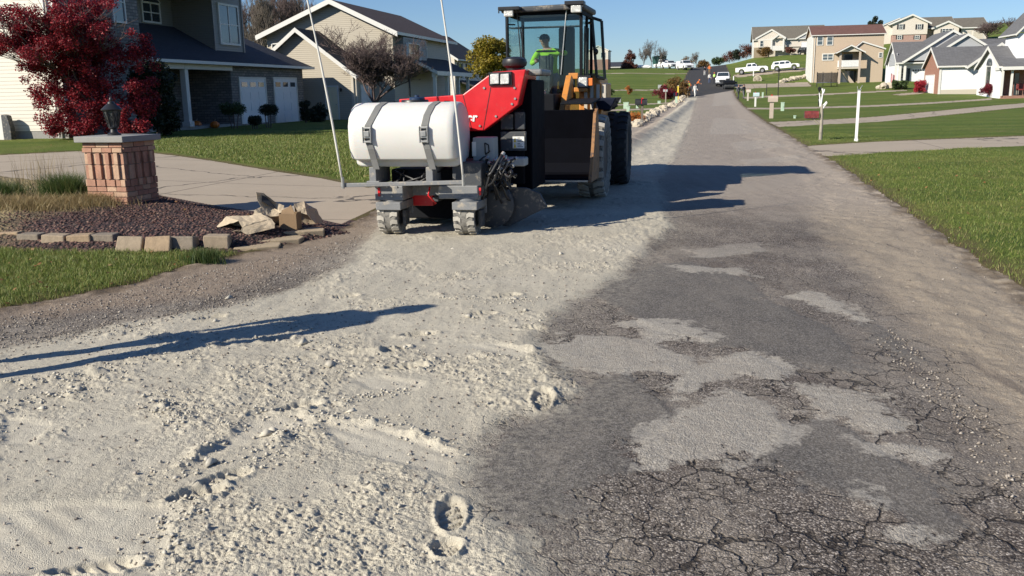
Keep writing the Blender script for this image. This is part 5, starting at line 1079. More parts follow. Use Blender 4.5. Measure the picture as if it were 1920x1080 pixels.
for i in range(5): course(-.1 + i * .078, -.1 + (i + 1) * .078, 3 if i % 2 else 4, lambda k, n_: 0)
course(.29, .40, 8, lambda k, n_: .012 * (k % 2)); 
course(.40, .62, 9, lambda k, n_: (.026 if k % 2 else -.012)); course(.62, .80, 9, lambda k, n_: (-.012 if k % 2 == 0 else .026)); course(.80, .875, 4, lambda k, n_: .02); course(.875, .955, 3, lambda k, n_: .004)
b.build('brick_shaft', [bm_a, bm_b, mort], pil, bevel=.004)
b = MB(); b.box(-.44, .44, -.44, .44, .955, 1.045); b.build('cap_stone', M['cap'], pil, bevel=.008)
lan = thing('lantern', 'black tapered metal lantern standing on the brick pillar', 'lantern', (po[0] - .05, po[1], po[2] + 1.045), pyaw)
b = MB(); b.lathe([(.10, 0), (.10, .02), (.06, .045), (.05, .09), (.075, .115), (.075, .13)], n=16); b.build('base', M['black_metal'], lan, 40)
b = MB(); b.lathe([(.068, .131), (.118, .37), (.112, .375)], n=8); gl_ = P_('lantern_glass', (.07, .075, .08), .15, var=.2); b.build('glass', gl_, lan)
b = MB()
for k in range(8):
    a = 2 * math.pi * k / 8; b.tube([(.072 * math.cos(a), .072 * math.sin(a), .13), (.124 * math.cos(a), .124 * math.sin(a), .375)], .009, 5)
    a2 = a + 2 * math.pi / 8
    for (p, q) in ((a, a2), (a2, a)): b.tube([((.074 + .05 * t_) * math.cos(p + (q - p) * t_), (.074 + .05 * t_) * math.sin(p + (q - p) * t_), .14 + .22 * t_) for t_ in (0, .25, .5, .75, 1)], .0045, 4)
b.build('cage', M['black_metal'], lan, 40)
b = MB(); b.lathe([(.15, .375), (.155, .39), (.13, .41), (.09, .45), (.055, .475), (.05, .50), (.02, .515), (.026, .535), (.018, .555), (.004, .58)], n=16); b.build('lid', M['black_metal'], lan, 40)
# edging
blk = [(20, 453, -.1, 0, 'pale paver block at the picture edge, first of the bed edging'), (56, 457, -.08, 0, 'second paver block of the edging, flat and tan'), (102, 459, -.02, 0, 'third paver block of the edging, long and low'), (150, 459, .05, 0, 'fourth paver block of the edging before the dried grass'), (194, 458, .0, 0, 'fifth paver block of the edging, level with its neighbour'), (242, 467, .12, -.5, 'tilted paver block slumping forward left of another tilted one'), (296, 467, .10, -.5, 'tilted paver block slumping forward beside the bare mulch'), (342, 464, .0, -.15, 'dark paver block sunk in the gap before the grass tuft'), (405, 461, .15, 0, 'detached paver block standing alone at the edging end')]
pm_ = [M['paver'], P_('grey_paver', (.24, .20, .155), .95, var=.28, sc=9, bump=.9), P_('tan_paver', (.36, .285, .20), .95, var=.25, sc=9, bump=.9)]
for i, (px, py, rz, tl, lb) in enumerate(blk):
    q = G(px, py + 6, .02); b = MB(); b.hexa([(-.155, -.10, -.08), (.155, -.10, -.08), (.145, .12, -.08), (-.145, .12, -.08), (-.15, -.09, .125), (.15, -.09, .125), (.135, .11, .125), (-.135, .11, .125)])
    o = b.build('paver_block', pm_[i % 3], bevel=.016); o.location = (q[0], q[1] + .08, surf(q[0], q[1]) * .0 + .055); o.rotation_euler = (tl, .04 * (i % 3 - 1), rz - .1); tag(o, lb, 'block', 'paver blocks edging the garden bed')
for i, (px, py, a_, lb) in enumerate(((484, 459, .18, 'flat tan flagstone nearest the detached paver block'), (527, 449, .22, 'middle flat tan flagstone below the cardboard'), (570, 439, .26, 'flat tan flagstone at the end under the paper bag'))):
    q = G(px, py, .03); b = MB(); rg = random.Random(i + 5); pl_ = [(-.27, -.16), (0, -.19), (.25, -.15), (.29, .02), (.24, .16), (-.02, .19), (-.26, .15)]; b.ext([(x * rg.uniform(.92, 1.08), y * rg.uniform(.9, 1.1)) for x, y in pl_], 'z', -.05, .05)
    o = b.build('flagstone', M['flagstone'], bevel=.012); o.location = (q[0], q[1], surf(q[0], q[1]) - .045); o.rotation_euler = (0, 0, a_); tag(o, lb, 'flagstone', 'flat stones ending the bed edging')
# ornamental grasses
gs = leafmat('straw_grass', [(.34, .25, .11), (.24, .17, .075), (.40, .31, .16), (.20, .17, .06)], .3); gg = leafmat('clump_grass', [(.035, .075, .016), (.06, .11, .024), (.095, .14, .035), (.16, .16, .06)], .3)
def clump(name, label, px, py, n_, w_, h0, h1, mat, seed, wd=.004, lean=.8, cat='grass clump'):
    g_ = np.random.default_rng(seed); c = G(px, py, .15); o = blades(name, c[0] + g_.normal(0, w_, n_), c[1] + g_.normal(0, w_ * .5, n_), h0, h1, wd, mat, seed, lean); tag(o, label, cat); return o
clump('grass_clump', 'green ornamental grass clump left of the brick pillar', 128, 386, 2600, .17, .18, .42, gg, 1, .004, .9)
clump('grass_clump', 'tall dry seed stalks standing behind the green clump', 88, 378, 130, .28, .45, .78, gs, 2, .0028, .25)
clump('grass_clump', 'low straw coloured dead grass before the green clump', 60, 402, 5200, .55, .06, .18, gs, 3, .004, 1.3)
clump('grass_clump', 'pale flattened grass at the pillar foot', 178, 396, 900, .14, .08, .22, gs, 4, .004, 1.4)
clump('grass_clump', 'green grass tuft at the left picture edge', 5, 388, 1500, .2, .12, .28, gg, 5, .004, .9)
clump('grass_clump', 'bright grass tuft sprouting between the last paver blocks', 383, 470, 700, .10, .08, .20, gg, 6, .0035, .7)
# ================================================================== PAPER BAGS AND CARDBOARD
def bag(name, label, loc, rings, mat, seed, jit=.02, closed=True, n_=30, cat='paper bag', sharp=14):
    """crumpled paper bag: rings of (centre, half width vector, half height vector)"""
    g_ = random.Random(seed); vs = []; R2 = []
    for i in range(len(rings) - 1):
        for q in (0, .34, .67): R2.append(tuple(tuple(np.array(rings[i][m]) * (1 - q) + np.array(rings[i + 1][m]) * q) for m in range(3)))
    rings = R2 + [rings[-1]]; k = len(rings)
    for c, a, u in rings:
        c, a, u = Vector(c), Vector(a), Vector(u)
        for j in range(n_):
            t_ = 2 * math.pi * j / n_; ct, st_ = math.cos(t_), math.sin(t_); e = .38; x = math.copysign(abs(ct) ** e, ct); y = math.copysign(abs(st_) ** e, st_)
            vs.append(tuple(c + a * x + u * y + Vector((g_.gauss(0, jit), g_.gauss(0, jit), g_.gauss(0, jit)))))
    b = MB(); fs = [(i * n_ + j, i * n_ + (j + 1) % n_, (i + 1) * n_ + (j + 1) % n_, (i + 1) * n_ + j) for i in range(k - 1) for j in range(n_)]
    if closed: fs.append(tuple(range(n_ - 1, -1, -1)))
    b.add(vs, fs); o = b.build(name, [M[mat]], smooth=sharp, loc=loc); sd = o.modifiers.new('thick', 'SOLIDIFY'); sd.thickness = .004; sd.material_offset = 0; tag(o, label, cat, 'torn paper bags dumped on the bed'); return o
def panels(label, org, V, Fc):
    """torn paper bag of creased panels: V = (x, y in the close view, depth)"""
    f = Fr(org, 0.0); vs = []
    for zx, zy, d in V: vs.append(tuple(f.on(380 + zx / 6.75, 330 + zy / 6.75, 'y', d)))
    b = MB(); b.add(vs, Fc); o = b.build('paper_bag', [M['paper'], M['paper_in']], loc=org, fix=False); sb = o.modifiers.new('fine', 'SUBSURF'); sb.subdivision_type = 'SIMPLE'; sb.levels = 3; sb.render_levels = 3
    tx = bpy.data.textures.new('crumple', 'CLOUDS'); tx.noise_scale = .09; dm_ = o.modifiers.new('crumple', 'DISPLACE'); dm_.texture = tx; dm_.strength = .035; dm_.texture_coords = 'LOCAL'; dm_.mid_level = .5
    sd = o.modifiers.new('thick', 'SOLIDIFY'); sd.thickness = .004; return tag(o, label, 'paper bag', 'torn paper bags dumped on the bed')
qa = T(463, 440)
panels('open crumpled paper bag lying flat, leftmost of the dumped bags', qa, [(300, 510, .22), (590, 495, .28), (730, 470, .30), (870, 545, .22), (640, 590, .10), (500, 650, .02), (455, 570, .08), (920, 600, .16), (910, 660, .12), (560, 745, .0), (480, 695, .0), (165, 660, .12), (300, 700, .02), (300, 600, .30), (450, 690, .28)],
       [(0, 6, 4, 1), (1, 4, 3, 2), (6, 5, 4), (4, 5, 3), (5, 10, 9), (5, 9, 8), (5, 8, 7), (5, 7, 3), (11, 6, 0), (0, 13, 11), (11, 12, 14), (12, 10, 14), (0, 1, 14, 13), (1, 2, 14), (2, 3, 7, 8)])
qb = T(510, 422)
ob_ = panels('upright torn paper bag leaning with a dark printed patch inside', qb, [(672, 205, -.04), (770, 215, .05), (940, 340, .10), (1030, 372, .10), (1012, 500, .02), (880, 512, -.02), (800, 480, -.02), (740, 390, .0), (690, 300, -.02), (850, 370, .13), (640, 500, -.10), (660, 430, -.08), (830, 560, -.10), (780, 600, .10), (1000, 600, .12)],
       [(0, 1, 7, 8), (1, 9, 7), (1, 2, 9), (2, 3, 4, 9), (9, 4, 5), (7, 9, 5, 6), (11, 7, 6, 12), (10, 11, 12), (5, 4, 14, 13), (6, 5, 13, 12)])
f_ = Fr(qb, 0.0); b = MB(); pp = [tuple(f_.on(380 + x / 6.75, 330 + y / 6.75, 'y', d)) for x, y, d in ((750, 245, .0), (800, 265, .03), (900, 370, .06), (935, 420, .06), (850, 385, .05), (750, 320, .0))]; b.add(pp + [(x, y + .006, z) for x, y, z in pp], [(0, 1, 2, 3, 4, 5), (11, 10, 9, 8, 7, 6)] + [(i, i + 6, (i + 1) % 6 + 6, (i + 1) % 6) for i in range(6)]); b.build('dark_patch', M['dark_cloth'], ob_)  # thin dark panel laid over the inside of the torn bag
qd = T(582, 424)
panels('slumped paper bag with shaded underside, rightmost of the dumped bags', qd, [(1155, 345, .05), (1280, 328, .15), (1440, 420, .25), (1528, 590, .30), (1430, 600, .10), (1320, 490, .02), (1200, 450, .0), (1300, 400, .06), (1240, 620, .32), (1180, 560, .28)],
       [(0, 6, 7, 1), (1, 7, 2), (6, 5, 7), (7, 5, 4, 2), (2, 4, 3), (1, 2, 3, 8), (0, 1, 8, 9)])
qc = T(541, 431); zc_ = qc[2] + .015
cb = thing('cardboard_box', 'small brown cardboard box with a pointed torn flap among the bags', 'box', (qc[0], qc[1], zc_ - .02), -.15); cb.scale = (.74, .74, .92)
b = MB(); b.box(-.16, .16, -.006, .006, 0, .23); b.box(-.16, .16, .22, .232, 0, .24); b.box(-.166, -.154, .006, .22, 0, .24); b.box(.154, .166, .006, .22, 0, .25); b.box(-.15, .15, .006, .22, 0, .012); b.build('box_body', M['card'], cb, bevel=.003)
b = MB(); b.add([(-.12, -.004, .232), (.14, -.004, .232), (.06, .03, .36), (.0, .06, .32), (-.12, .05, .28), (-.12, .006, .232), (.14, .006, .232), (.06, .04, .36), (.0, .07, .32), (-.12, .06, .28)], [(0, 1, 2, 3, 4), (9, 8, 7, 6, 5), (0, 5, 6, 1), (1, 6, 7, 2), (2, 7, 8, 3), (3, 8, 9, 4), (4, 9, 5, 0)]); b.build('flap', M['card'], cb)
# grey post at the picture's left edge
q = T(12, 264); t = thing('utility_post', 'dark grey post with a pale front panel at the left edge by the white wall', 'post', q, PSI)
b = MB(); b.ext([(-.0, -.1), (.34, -.1), (.36, .5), (.27, .95), (.10, 1.0), (0, .98)], 'y', -.12, .12); b.build('post_body', M['charcoal_paint'], t, bevel=.02); b = MB(); b.box(-.32, -.003, -.1, .1, -.1, .98); b.build('front_panel', M['trim'], t, bevel=.01)
# ================================================================== PEOPLE
def figure(name, label, loc, rotz, J, top, legs, hat=None, vest=None, shoe='seat', group=None, scale=1.0, sleeve=True, hatcol='dark_cloth', parent=None, beard=False):
    """one continuous skinned body; J = joint positions (x across, -y is ahead, z up)"""
    D_ = dict(pel=(0, 0, .94), spi=(0, 0, 1.13), che=(0, -.01, 1.33), nek=(0, 0, 1.50), hd0=(0, -.015, 1.58), hd1=(0, -.02, 1.68), hd2=(0, -.012, 1.745),
              shL=(-.165, 0, 1.43), elL=(-.22, .02, 1.15), wrL=(-.24, -.08, .92), shR=(.165, 0, 1.43), elR=(.22, .02, 1.15), wrR=(.24, -.08, .92),
              hiL=(-.09, 0, .88), knL=(-.10, -.03, .49), anL=(-.11, .02, .09), toL=(-.13, -.13, .045), hiR=(.09, 0, .88), knR=(.10, -.03, .49), anR=(.11, .02, .09), toR=(.13, -.13, .045))
    D_.update({k: v for k, v in (J or {}).items() if k != '_look'}); K = list(D_); ix = {k: i for i, k in enumerate(K)}
    rad = dict(pel=.135, spi=.125, che=.145, nek=.060, hd0=.078, hd1=.098, hd2=.07, sh=.078, el=.050, wr=.036, hi=.092, kn=.064, an=.046, to=.036)
    E = [('pel', 'spi'), ('spi', 'che'), ('che', 'nek'), ('nek', 'hd0'), ('hd0', 'hd1'), ('hd1', 'hd2')]
    for s in 'LR': E += [('che', 'sh' + s), ('sh' + s, 'el' + s), ('el' + s, 'wr' + s), ('pel', 'hi' + s), ('hi' + s, 'kn' + s), ('kn' + s, 'an' + s), ('an' + s, 'to' + s)]
    me = bpy.data.meshes.new('b'); me.from_pydata([D_[k] for k in K], [(ix[a], ix[b]) for a, b in E], [])
    o = bpy.data.objects.new('b', me); C.objects.link(o); m = o.modifiers.new('s', 'SKIN'); m.use_smooth_shade = True; m.branch_smoothing = .4
    for k in K:
        r = rad.get(k, rad.get(k[:2], .05)); v = me.skin_vertices[0].data[ix[k]]; v.radius = (r * (1.18 if k in ('che', 'pel', 'spi') else 1), r * (.82 if k in ('che', 'pel', 'spi') else 1)); v.use_root = (k == 'pel')
    sb = o.modifiers.new('d', 'SUBSURF'); sb.levels = 2; sb.render_levels = 2
    dg = bpy.context.evaluated_depsgraph_get(); dg.update(); m2 = bpy.data.meshes.new_from_object(o.evaluated_get(dg)); bpy.data.objects.remove(o)
    b = MB(); V = [v.co.copy() for v in m2.vertices]; P = {k: Vector(D_[k]) for k in K}
    def near(c):
        best = (9, None)
        for (a, e) in E:
            p, q = P[a], P[e]; t = max(0, min(1, (c - p).dot(q - p) / ((q - p).length_squared + 1e-9))); d = (c - p - (q - p) * t).length - rad.get(a, rad.get(a[:2], .05)) * .6
            if d < best[0]: best = (d, (a, e, t))
        return best[1]
    fs, ms = [], []
    for p in m2.polygons:
        c = p.center; a, e, t = near(c)
        if a in ('hd0', 'hd1') or (a == 'nek') or (e == 'nek' and t > .75): k = 0
        elif a[:2] == 'el': k = 1 if (sleeve and t < .92) else 0
        elif a in ('spi', 'che') or a[:2] == 'sh' or e[:2] == 'sh' or (a == 'pel' and e == 'spi' and t > .25): k = 1
        elif a[:2] == 'an' or (a[:2] == 'kn' and t > .88): k = 3
        else: k = 2
        fs.append(tuple(p.vertices)); ms.append(k)
    b.v = [tuple(v) for v in V]; b.f = fs; b.m = ms
    hc = (P['hd0'] + P['hd1']) / 2; ax = (P['hd2'] - P['hd0']).normalized(); fw = Vector((0, -1, 0)); fw = (fw - ax * fw.dot(ax)).normalized()
    fw = Vector((J or {}).get('_look', fw)).normalized(); fw = (fw - ax * fw.dot(ax)).normalized(); rt = fw.cross(ax)
    b.tube([hc + fw * .085 + ax * .035, hc + fw * .115 + ax * .0, hc + fw * .095 - ax * .012], [.010, .017, .012], 6, 0)
    for s in (-1, 1):
        b.ball(hc + fw * .088 + rt * s * .034 + ax * .035, .0105, 6, 5, 4); b.ball(hc + rt * s * .098 + ax * .01, (.014, .02, .03), 6, 5, 0)
    b.tube([hc + fw * .088 - ax * .045 + rt * t_ for t_ in (-.025, 0, .025)], .006, 5, 5)
    for s in 'LR':
        w_, e_ = P['wr' + s], P['el' + s]; d = (w_ - e_).normalized(); sd = d.cross(Vector((0, 1, .2))).normalized(); nm = d.cross(sd)
        b.tube([w_, w_ + d * .045, w_ + d * .09], [.034, .040, .036], 8, 0)
        for i, (off, ln) in enumerate(((-.027, .068), (-.009, .078), (.009, .074), (.027, .058))):
            p0 = w_ + d * .085 + sd * off; b.tube([p0, p0 + d * ln * .5 + nm * .008, p0 + d * ln * .8 + nm * .028, p0 + d * ln + nm * .048], [.0095, .009, .008, .006], 6, 0)
        p0 = w_ + d * .03 + sd * .036 * (1 if s == 'L' else -1); q0 = sd * (1 if s == 'L' else -1); b.tube([p0, p0 + d * .03 + q0 * .022, p0 + d * .06 + q0 * .026 + nm * .015], [.012, .010, .007], 6, 0)
    t = thing(name, label, 'person', loc, rotz, group); t.scale = (scale,) * 3
    b.build('body', [M['skin'], M[top], M[legs], M[shoe], M['hair'], P_('lips', (.30, .12, .10), .5)] if 'lips' not in M else [M['skin'], M[top], M[legs], M[shoe], M['hair'], M['lips']], t, 180, fix=False)
    def cap(r, z0, brim, mt, nm_):
        k = MB(); n_ = 16; rings = [(1.0, z0), (1.02, .03), (.92, .075), (.6, .115), (.1, .128)]; vs = []
        for rr, zz in rings:
            for j in range(n_): a_ = 2 * math.pi * j / n_; vs.append(hc + ax * zz + (rt * math.cos(a_) * .86 + fw * math.sin(a_)) * r * rr)
        fs_ = [(i * n_ + j, i * n_ + (j + 1) % n_, (i + 1) * n_ + (j + 1) % n_, (i + 1) * n_ + j) for i in range(4) for j in range(n_)] + [tuple(range(64, 80))]
        k.add(vs, fs_)
        if brim:
            pts = [hc + ax * (z0 + .012) + rt * x + fw * y for x, y in ((-.075, .085), (-.07, .15), (-.03, .185), (.03, .185), (.07, .15), (.075, .085))]; k.add(pts + [p + ax * .008 for p in pts], [(0, 1, 2, 3, 4, 5), (11, 10, 9, 8, 7, 6)] + [(i, i + 6, (i + 1) % 6 + 6, (i + 1) % 6) for i in range(6)])
        k.build(nm_, M[mt], t, 50)
    if hat == 'cap': cap(.118, .045, True, hatcol, 'cap')
    elif hat == 'helmet': cap(.135, .03, True, hatcol, 'hard_hat')
    else: cap(.112, .02, False, 'hair', 'hair')
    if beard:
        k = MB(); k.ball(hc + fw * .055 - ax * .065, (.062, .05, .05), 10, 7, 0, .08, 3); k.build('beard', M['hair'], t, 180)
    if vest:
        c0, c1 = P['spi'] - Vector((0, 0, .08)), P['nek'] - Vector((0, 0, .04)); k = MB(); n_ = 18; vs = []
        for q in np.linspace(0, 1, 7):
            c = c0.lerp(c1, q); wd_ = .185 + .03 * math.sin(q * 3) - .07 * max(0, q - .8) * 5; dp = .142 - .02 * q
            for j in range(n_): a_ = 2 * math.pi * j / n_; vs.append((c.x + wd_ * math.cos(a_), c.y + dp * math.sin(a_), c.z))
        k.add(vs, [(i * n_ + j, i * n_ + (j + 1) % n_, (i + 1) * n_ + (j + 1) % n_, (i + 1) * n_ + j) for i in range(6) for j in range(n_)]); v_ = k.build('safety_vest', M[vest], t, 180)
        k = MB()
        for q in (.25, .6):
            c = c0.lerp(c1, q); wd_ = .19 + .03 * math.sin(q * 3); dp = .148 - .02 * q; k.lathe([(1, -.025), (1.0, .025)], n=18); L_ = 36; k.v[-L_:] = [(c.x + x * (wd_ + .003), c.y + y * (dp + .003), c.z + z) for x, y, z in k.v[-L_:]]
        k.f = [f for f in k.f if len(f) == 4]; k.m = [0] * len(k.f); k.build('reflective_band', M['lamp'], v_)
    return t
M['lips'] = P_('lips', (.30, .12, .10), .5)
# ================================================================== WHEELS
def wheel(par, c, R_, Wd, tyre, rim, lugs=22, rr=.56, side=1, hub=True):
    h = Wd / 2; b = MB(); n_ = 44
    b.lathe([(R_ * rr, -h * .82), (R_ * .70, -h), (R_ * .88, -h), (R_ * .955, -h * .86), (R_ * .965, 0), (R_ * .955, h * .86), (R_ * .88, h), (R_ * .70, h), (R_ * rr, h * .82)], c, 'x', n_)
    b.f = [f for f in b.f if len(f) == 4]; b.m = [0] * len(b.f)
    for k in range(lugs):
        for s in (-1, 1):
            a0 = 2 * math.pi * (k + (.0 if s < 0 else .5)) / lugs; da = 2 * math.pi / lugs
            P = []
            for (x, dA) in ((.04, .10), (h * .55, -.02), (h * 1.0, .02)):
                for e in (-.27, .27): P.append((x * s, a0 + da * (dA * 2 + e)))
            def pt(x, a, r): return (c[0] + x, c[1] + r * math.cos(a), c[2] + r * math.sin(a))
            lo = R_ * .93
            top = [pt(x, a, R_ * (1.0 if abs(x) < h * .9 else .965)) for x, a in P]; bot = [pt(x * (1.0), a, R_ * (.945 if abs(x) < h * .9 else .90)) for x, a in P]
            b.add(bot + top, [(6, 7, 9, 8), (8, 9, 11, 10), (0, 2, 8, 6), (2, 4, 10, 8), (1, 7, 9, 3), (3, 9, 11, 5), (0, 6, 7, 1), (4, 5, 11, 10)], 1)
    w_ = thing('wheel', None, None, (0, 0, 0)); w_.parent = par
    b.build('tyre', [tyre, M['lug_dust'] if tyre is M['dust_rubber'] else tyre], w_, 32)
    b = MB(); r0 = R_ * rr; b.lathe([(r0 * 1.02, -h * .8), (r0 * .94, -h * .72), (r0 * .88, -h * .35), (r0 * .34, -h * .25), (r0 * .30, -h * .55), (.01, -h * .58)], c, 'x', 28); b.lathe([(r0 * 1.02, h * .8), (r0 * .94, h * .72), (r0 * .88, h * .35), (r0 * .34, h * .25), (r0 * .30, h * .55), (.01, h * .58)], c, 'x', 28)
    for k in range(8 if hub else 0):
        a = 2 * math.pi * k / 8
        for s in (-1, 1): b.lathe([(r0 * .05, 0), (r0 * .05, h * .12)] if s > 0 else [(r0 * .05, -h * .12), (r0 * .05, 0)], (c[0] + s * h * .3, c[1] + r0 * .55 * math.cos(a), c[2] + r0 * .55 * math.sin(a)), 'x', 6)
    b.build('rim', rim, w_, 40); return w_
rg0 = random.Random(77)
# ================================================================== SPREADER
om_ = (G(740, 440) + G(872, 442)) / 2; om_[2] = surf(om_[0], om_[1]) - .01; FS = Fr(om_); sp = thing('binder_spreader', 'red and grey road binder spreader carrying a big white strapped liquid tank', 'road machine', om_, PSI)
def Q(px, py, yp): p = FS.on(px, py, 'y', yp); return float(p[0]), float(p[2])
# tank
tb, td = -.34, .82; xl, xr_ = Q(650, 250, tb)[0], Q(851, 250, tb)[0]; zb = Q(750, 316, tb)[1]; zt = Q(770, 192, tb + .2)[1]; hh = zt - zb
prof = [(.10, .12), (.02, .30), (.0, .45), (.0, .66), (.05, .80), (.20, .94), (.34, 1.0), (.66, 1.0), (.80, .94), (.95, .80), (1, .64), (1, .36), (.96, .2), (.88, .08), (.70, .06), (.68, .0), (.32, .0), (.30, .10)]
b = MB(); prof_s = prof
xs_ = [(0, .90), (.02, .945), (.055, .985), (.10, 1.0)]; N_ = len(prof); rings = []
for t_, sc in xs_: rings.append((xl + t_, sc))
rings.append((xl + .52, 1.0)); rings.append((xl + .95, 1.0))
for t_, sc in reversed(xs_): rings.append((xr_ - t_, sc))
vs = []
for x, sc in rings:
    for (p, q) in prof:
        vs.append((x, tb + td * (.5 + (p - .5) * sc), zb + hh * (.52 + (q - .52) * sc)))
b.add(vs, [(i * N_ + j, i * N_ + (j + 1) % N_, (i + 1) * N_ + (j + 1) % N_, (i + 1) * N_ + j) for i in range(len(rings) - 1) for j in range(N_)] + [tuple(range(N_)), tuple(range((len(rings) - 1) * N_, len(rings) * N_))])
tank = b.build('liquid_tank', M['tank'], sp, 50, bevel=.03)
b = MB(); cx_, cz_ = Q(778, 190, tb + .45); b.lathe([(.175, -.02), (.175, .018), (.165, .03)], (cx_, tb + .45, zt + .0), 'z', 28); b.build('cap_ring', M['black_metal'], tank, 40)
b = MB(); b.lathe([(.10, .02), (.10, .05), (.085, .062), (.03, .062), (.03, .085), (.02, .088)], (cx_ + .03, tb + .45, zt), 'z', 20); b.build('filler_cap', M['blue_cap'], tank, 40)
for pt_, pb in ((712, 690), (812, 796)):
    xt = Q(pt_, 195, tb + .15)[0]; xb = Q(pb, 262, tb)[0]; xe = Q(pb + 12, 322, tb)[0]; w_ = .042
    path = [(xt + .10, .80, .94 + .012), (xt + .06, .66, 1.012), (xt + .02, .34, 1.012), (xt - .02, .20, .952), (xt - .05, .05, .81), (xb + .01, -.008, .66), (xb, -.008, .45), (xb + .03, .01, .30), (xe - .02, .07, .13), (xe, .10, -.02)]
    b = MB(); vs = []
    for x, p, q in path:
        y = tb + td * p; z = zb + hh * q; vs += [(x - w_, y, z), (x + w_, y, z), (x + w_, y - .006, z - .0), (x - w_, y - .006, z - .0)]
    k = len(path); b.add(vs, [(4 * i + a, 4 * i + (a + 1) % 4, 4 * i + 4 + (a + 1) % 4, 4 * i + 4 + a) for i in range(k - 1) for a in range(4)]); st_ = b.build('strap', M['strap'], tank)
    zz = zb + hh * .52; b = MB(); y = tb - .03
    for dz in (-.085, -.03, .03, .085): b.box(xb - .052, xb + .052, y - .012, y + .022, zz + dz - .011, zz + dz + .011)
    for s in (-1, 1): b.box(xb + s * .05 - .006, xb + s * .05 + .006, y - .02, y + .02, zz - .10, zz + .10)
    b.box(xb - .035, xb + .035, y - .03, y + .01, zz - .02, zz + .045); b.build('buckle', M['steel'], st_, bevel=.003)
# red hood
ph = .72; hood = [Q(*p, ph) for p in ((748, 186), (868, 177), (924, 135), (986, 130), (971, 197), (906, 246), (752, 246))]
b = MB(); b.ext(hood, 'y', ph, ph + .85); hd = b.build('red_hood', M['red_paint'], sp, bevel=.012)
b = MB(); b.ext([Q(*p, ph) for p in ((917, 136), (960, 134), (961, 160), (918, 161))], 'y', ph - .035, ph + .02); b.build('lamp_housing', M['black_metal'], hd, bevel=.006)
for a, e in ((921, 937), (940, 956)):
    b = MB(); b.ext([Q(*p, ph) for p in ((a, 139), (e, 138), (e, 157), (a, 158))], 'y', ph - .06, ph - .03); b.build('work_lamp', M['lamp'], hd, bevel=.008)
for (p_, q_) in (((925, 137), (906, 244)), ((868, 178), (885, 244))):
    b = MB(); (xa, za), (xb_, zb_2) = Q(*p_, ph), Q(*q_, ph); b.add([(xa - .004, ph - .003, za), (xa + .004, ph - .003, za), (xb_ + .004, ph - .003, zb_2), (xb_ - .004, ph - .003, zb_2), (xa - .004, ph + .004, za), (xa + .004, ph + .004, za), (xb_ + .004, ph + .004, zb_2), (xb_ - .004, ph + .004, zb_2)], [(0, 1, 2, 3), (7, 6, 5, 4), (0, 4, 5, 1), (1, 5, 6, 2), (2, 6, 7, 3), (3, 7, 4, 0)]); b.build('panel_seam', M['black_metal'], hd)
for p_ in ((908, 165), (965, 165), (966, 185), (900, 236), (960, 195), (930, 218)):
    b = MB(); xa, za = Q(*p_, ph); b.lathe([(.016, -.014), (.016, 0)], (xa, ph, za), 'y', 6); b.build('bolt', M['steel'], hd)
cu = bpy.data.curves.new('lettering', 'FONT'); cu.body = 'er'; cu.size = .155; cu.extrude = .003; cu.offset = .006; cu.align_x = 'RIGHT'; cu.shear = .12
lx_, lz_ = Q(894, 227, ph); lt0 = bpy.data.objects.new('t', cu); C.objects.link(lt0); dgx = bpy.context.evaluated_depsgraph_get(); dgx.update(); lt_ = bpy.data.objects.new('lettering', bpy.data.meshes.new_from_object(lt0.evaluated_get(dgx))); bpy.data.objects.remove(lt0); C.objects.link(lt_); lt_.parent = hd; lt_.location = (lx_, ph - .006, lz_); lt_.rotation_euler = (math.pi / 2, 0, 0); lt_.data.materials.clear(); lt_.data.materials.append(M['white_paint'])
b = MB(); cx_, cz_ = Q(965, 128, 1.35); b.lathe([(.09, -.12), (.10, 0), (.16, .03), (.175, .07), (.16, .12), (.09, .15), (.02, .155)], (cx_, 1.35, cz_), 'z', 20); b.build('air_intake', M['black_metal'], sp, 40)
# housing behind and right of the hood
x0, z1 = Q(973, 150, 1.3); x1, _ = Q(1004, 150, 1.3); _, z0 = Q(990, 352, 1.3)
b = MB(); b.box(x0, x1, 1.0, 2.0, z0, z1); b.build('drive_column', M['bucket_black'], sp, bevel=.02)
b = MB(); xa, za = Q(984, 130, 1.1); xb_, zb_2 = Q(1020, 141, 1.1); b.box(xa, xb_, .95, 1.7, zb_2, za); b.build('top_guard', M['grey_paint'], sp, bevel=.03)
b = MB(); xa, za = Q(900, 205, 1.0); xb_, zb_2 = Q(985, 345, 1.0); b.box(xa - .6, xb_, .95, 1.7, zb_2, za); b.build('engine_block', M['black_paint'], sp, bevel=.02)
b = MB()
for (a, c_, e, f) in ((938, 214, 962, 243), (964, 210, 984, 243)): xa, za = Q(a, c_, .9); xb_, zb_2 = Q(e, f, .9); b.box(xa, xb_, .90, .95, zb_2, za)
b.build('engine_cover', M['charcoal_paint'], sp, bevel=.015)
b = MB(); xa, za = Q(938, 247, .88); xb_, zb_2 = Q(986, 283, .88); b.box(xa, xb_, .88, .95, zb_2, za); pn = b.build('side_panel', M['charcoal_paint'], sp, bevel=.01)
b = MB(); xa, za = Q(961, 256, .87); xb_, zb_2 = Q(983, 278, .87); b.box(xa, xb_, .872, .879, zb_2, za); lb_ = b.build('warning_label', M['sticker'], pn)
b = MB(); w_ = xb_ - xa; h_ = za - zb_2
for k in range(2):
    zc = zb_2 + h_ * (.27 + .46 * k); b.add([(xa + w_ * .08, .869, zc - .035), (xa + w_ * .32, .869, zc - .035), (xa + w_ * .20, .869, zc + .03), (xa + w_ * .08, .872, zc - .035), (xa + w_ * .32, .872, zc - .035), (xa + w_ * .20, .872, zc + .03)], [(0, 1, 2), (5, 4, 3), (0, 3, 4, 1), (1, 4, 5, 2), (2, 5, 3, 0)])
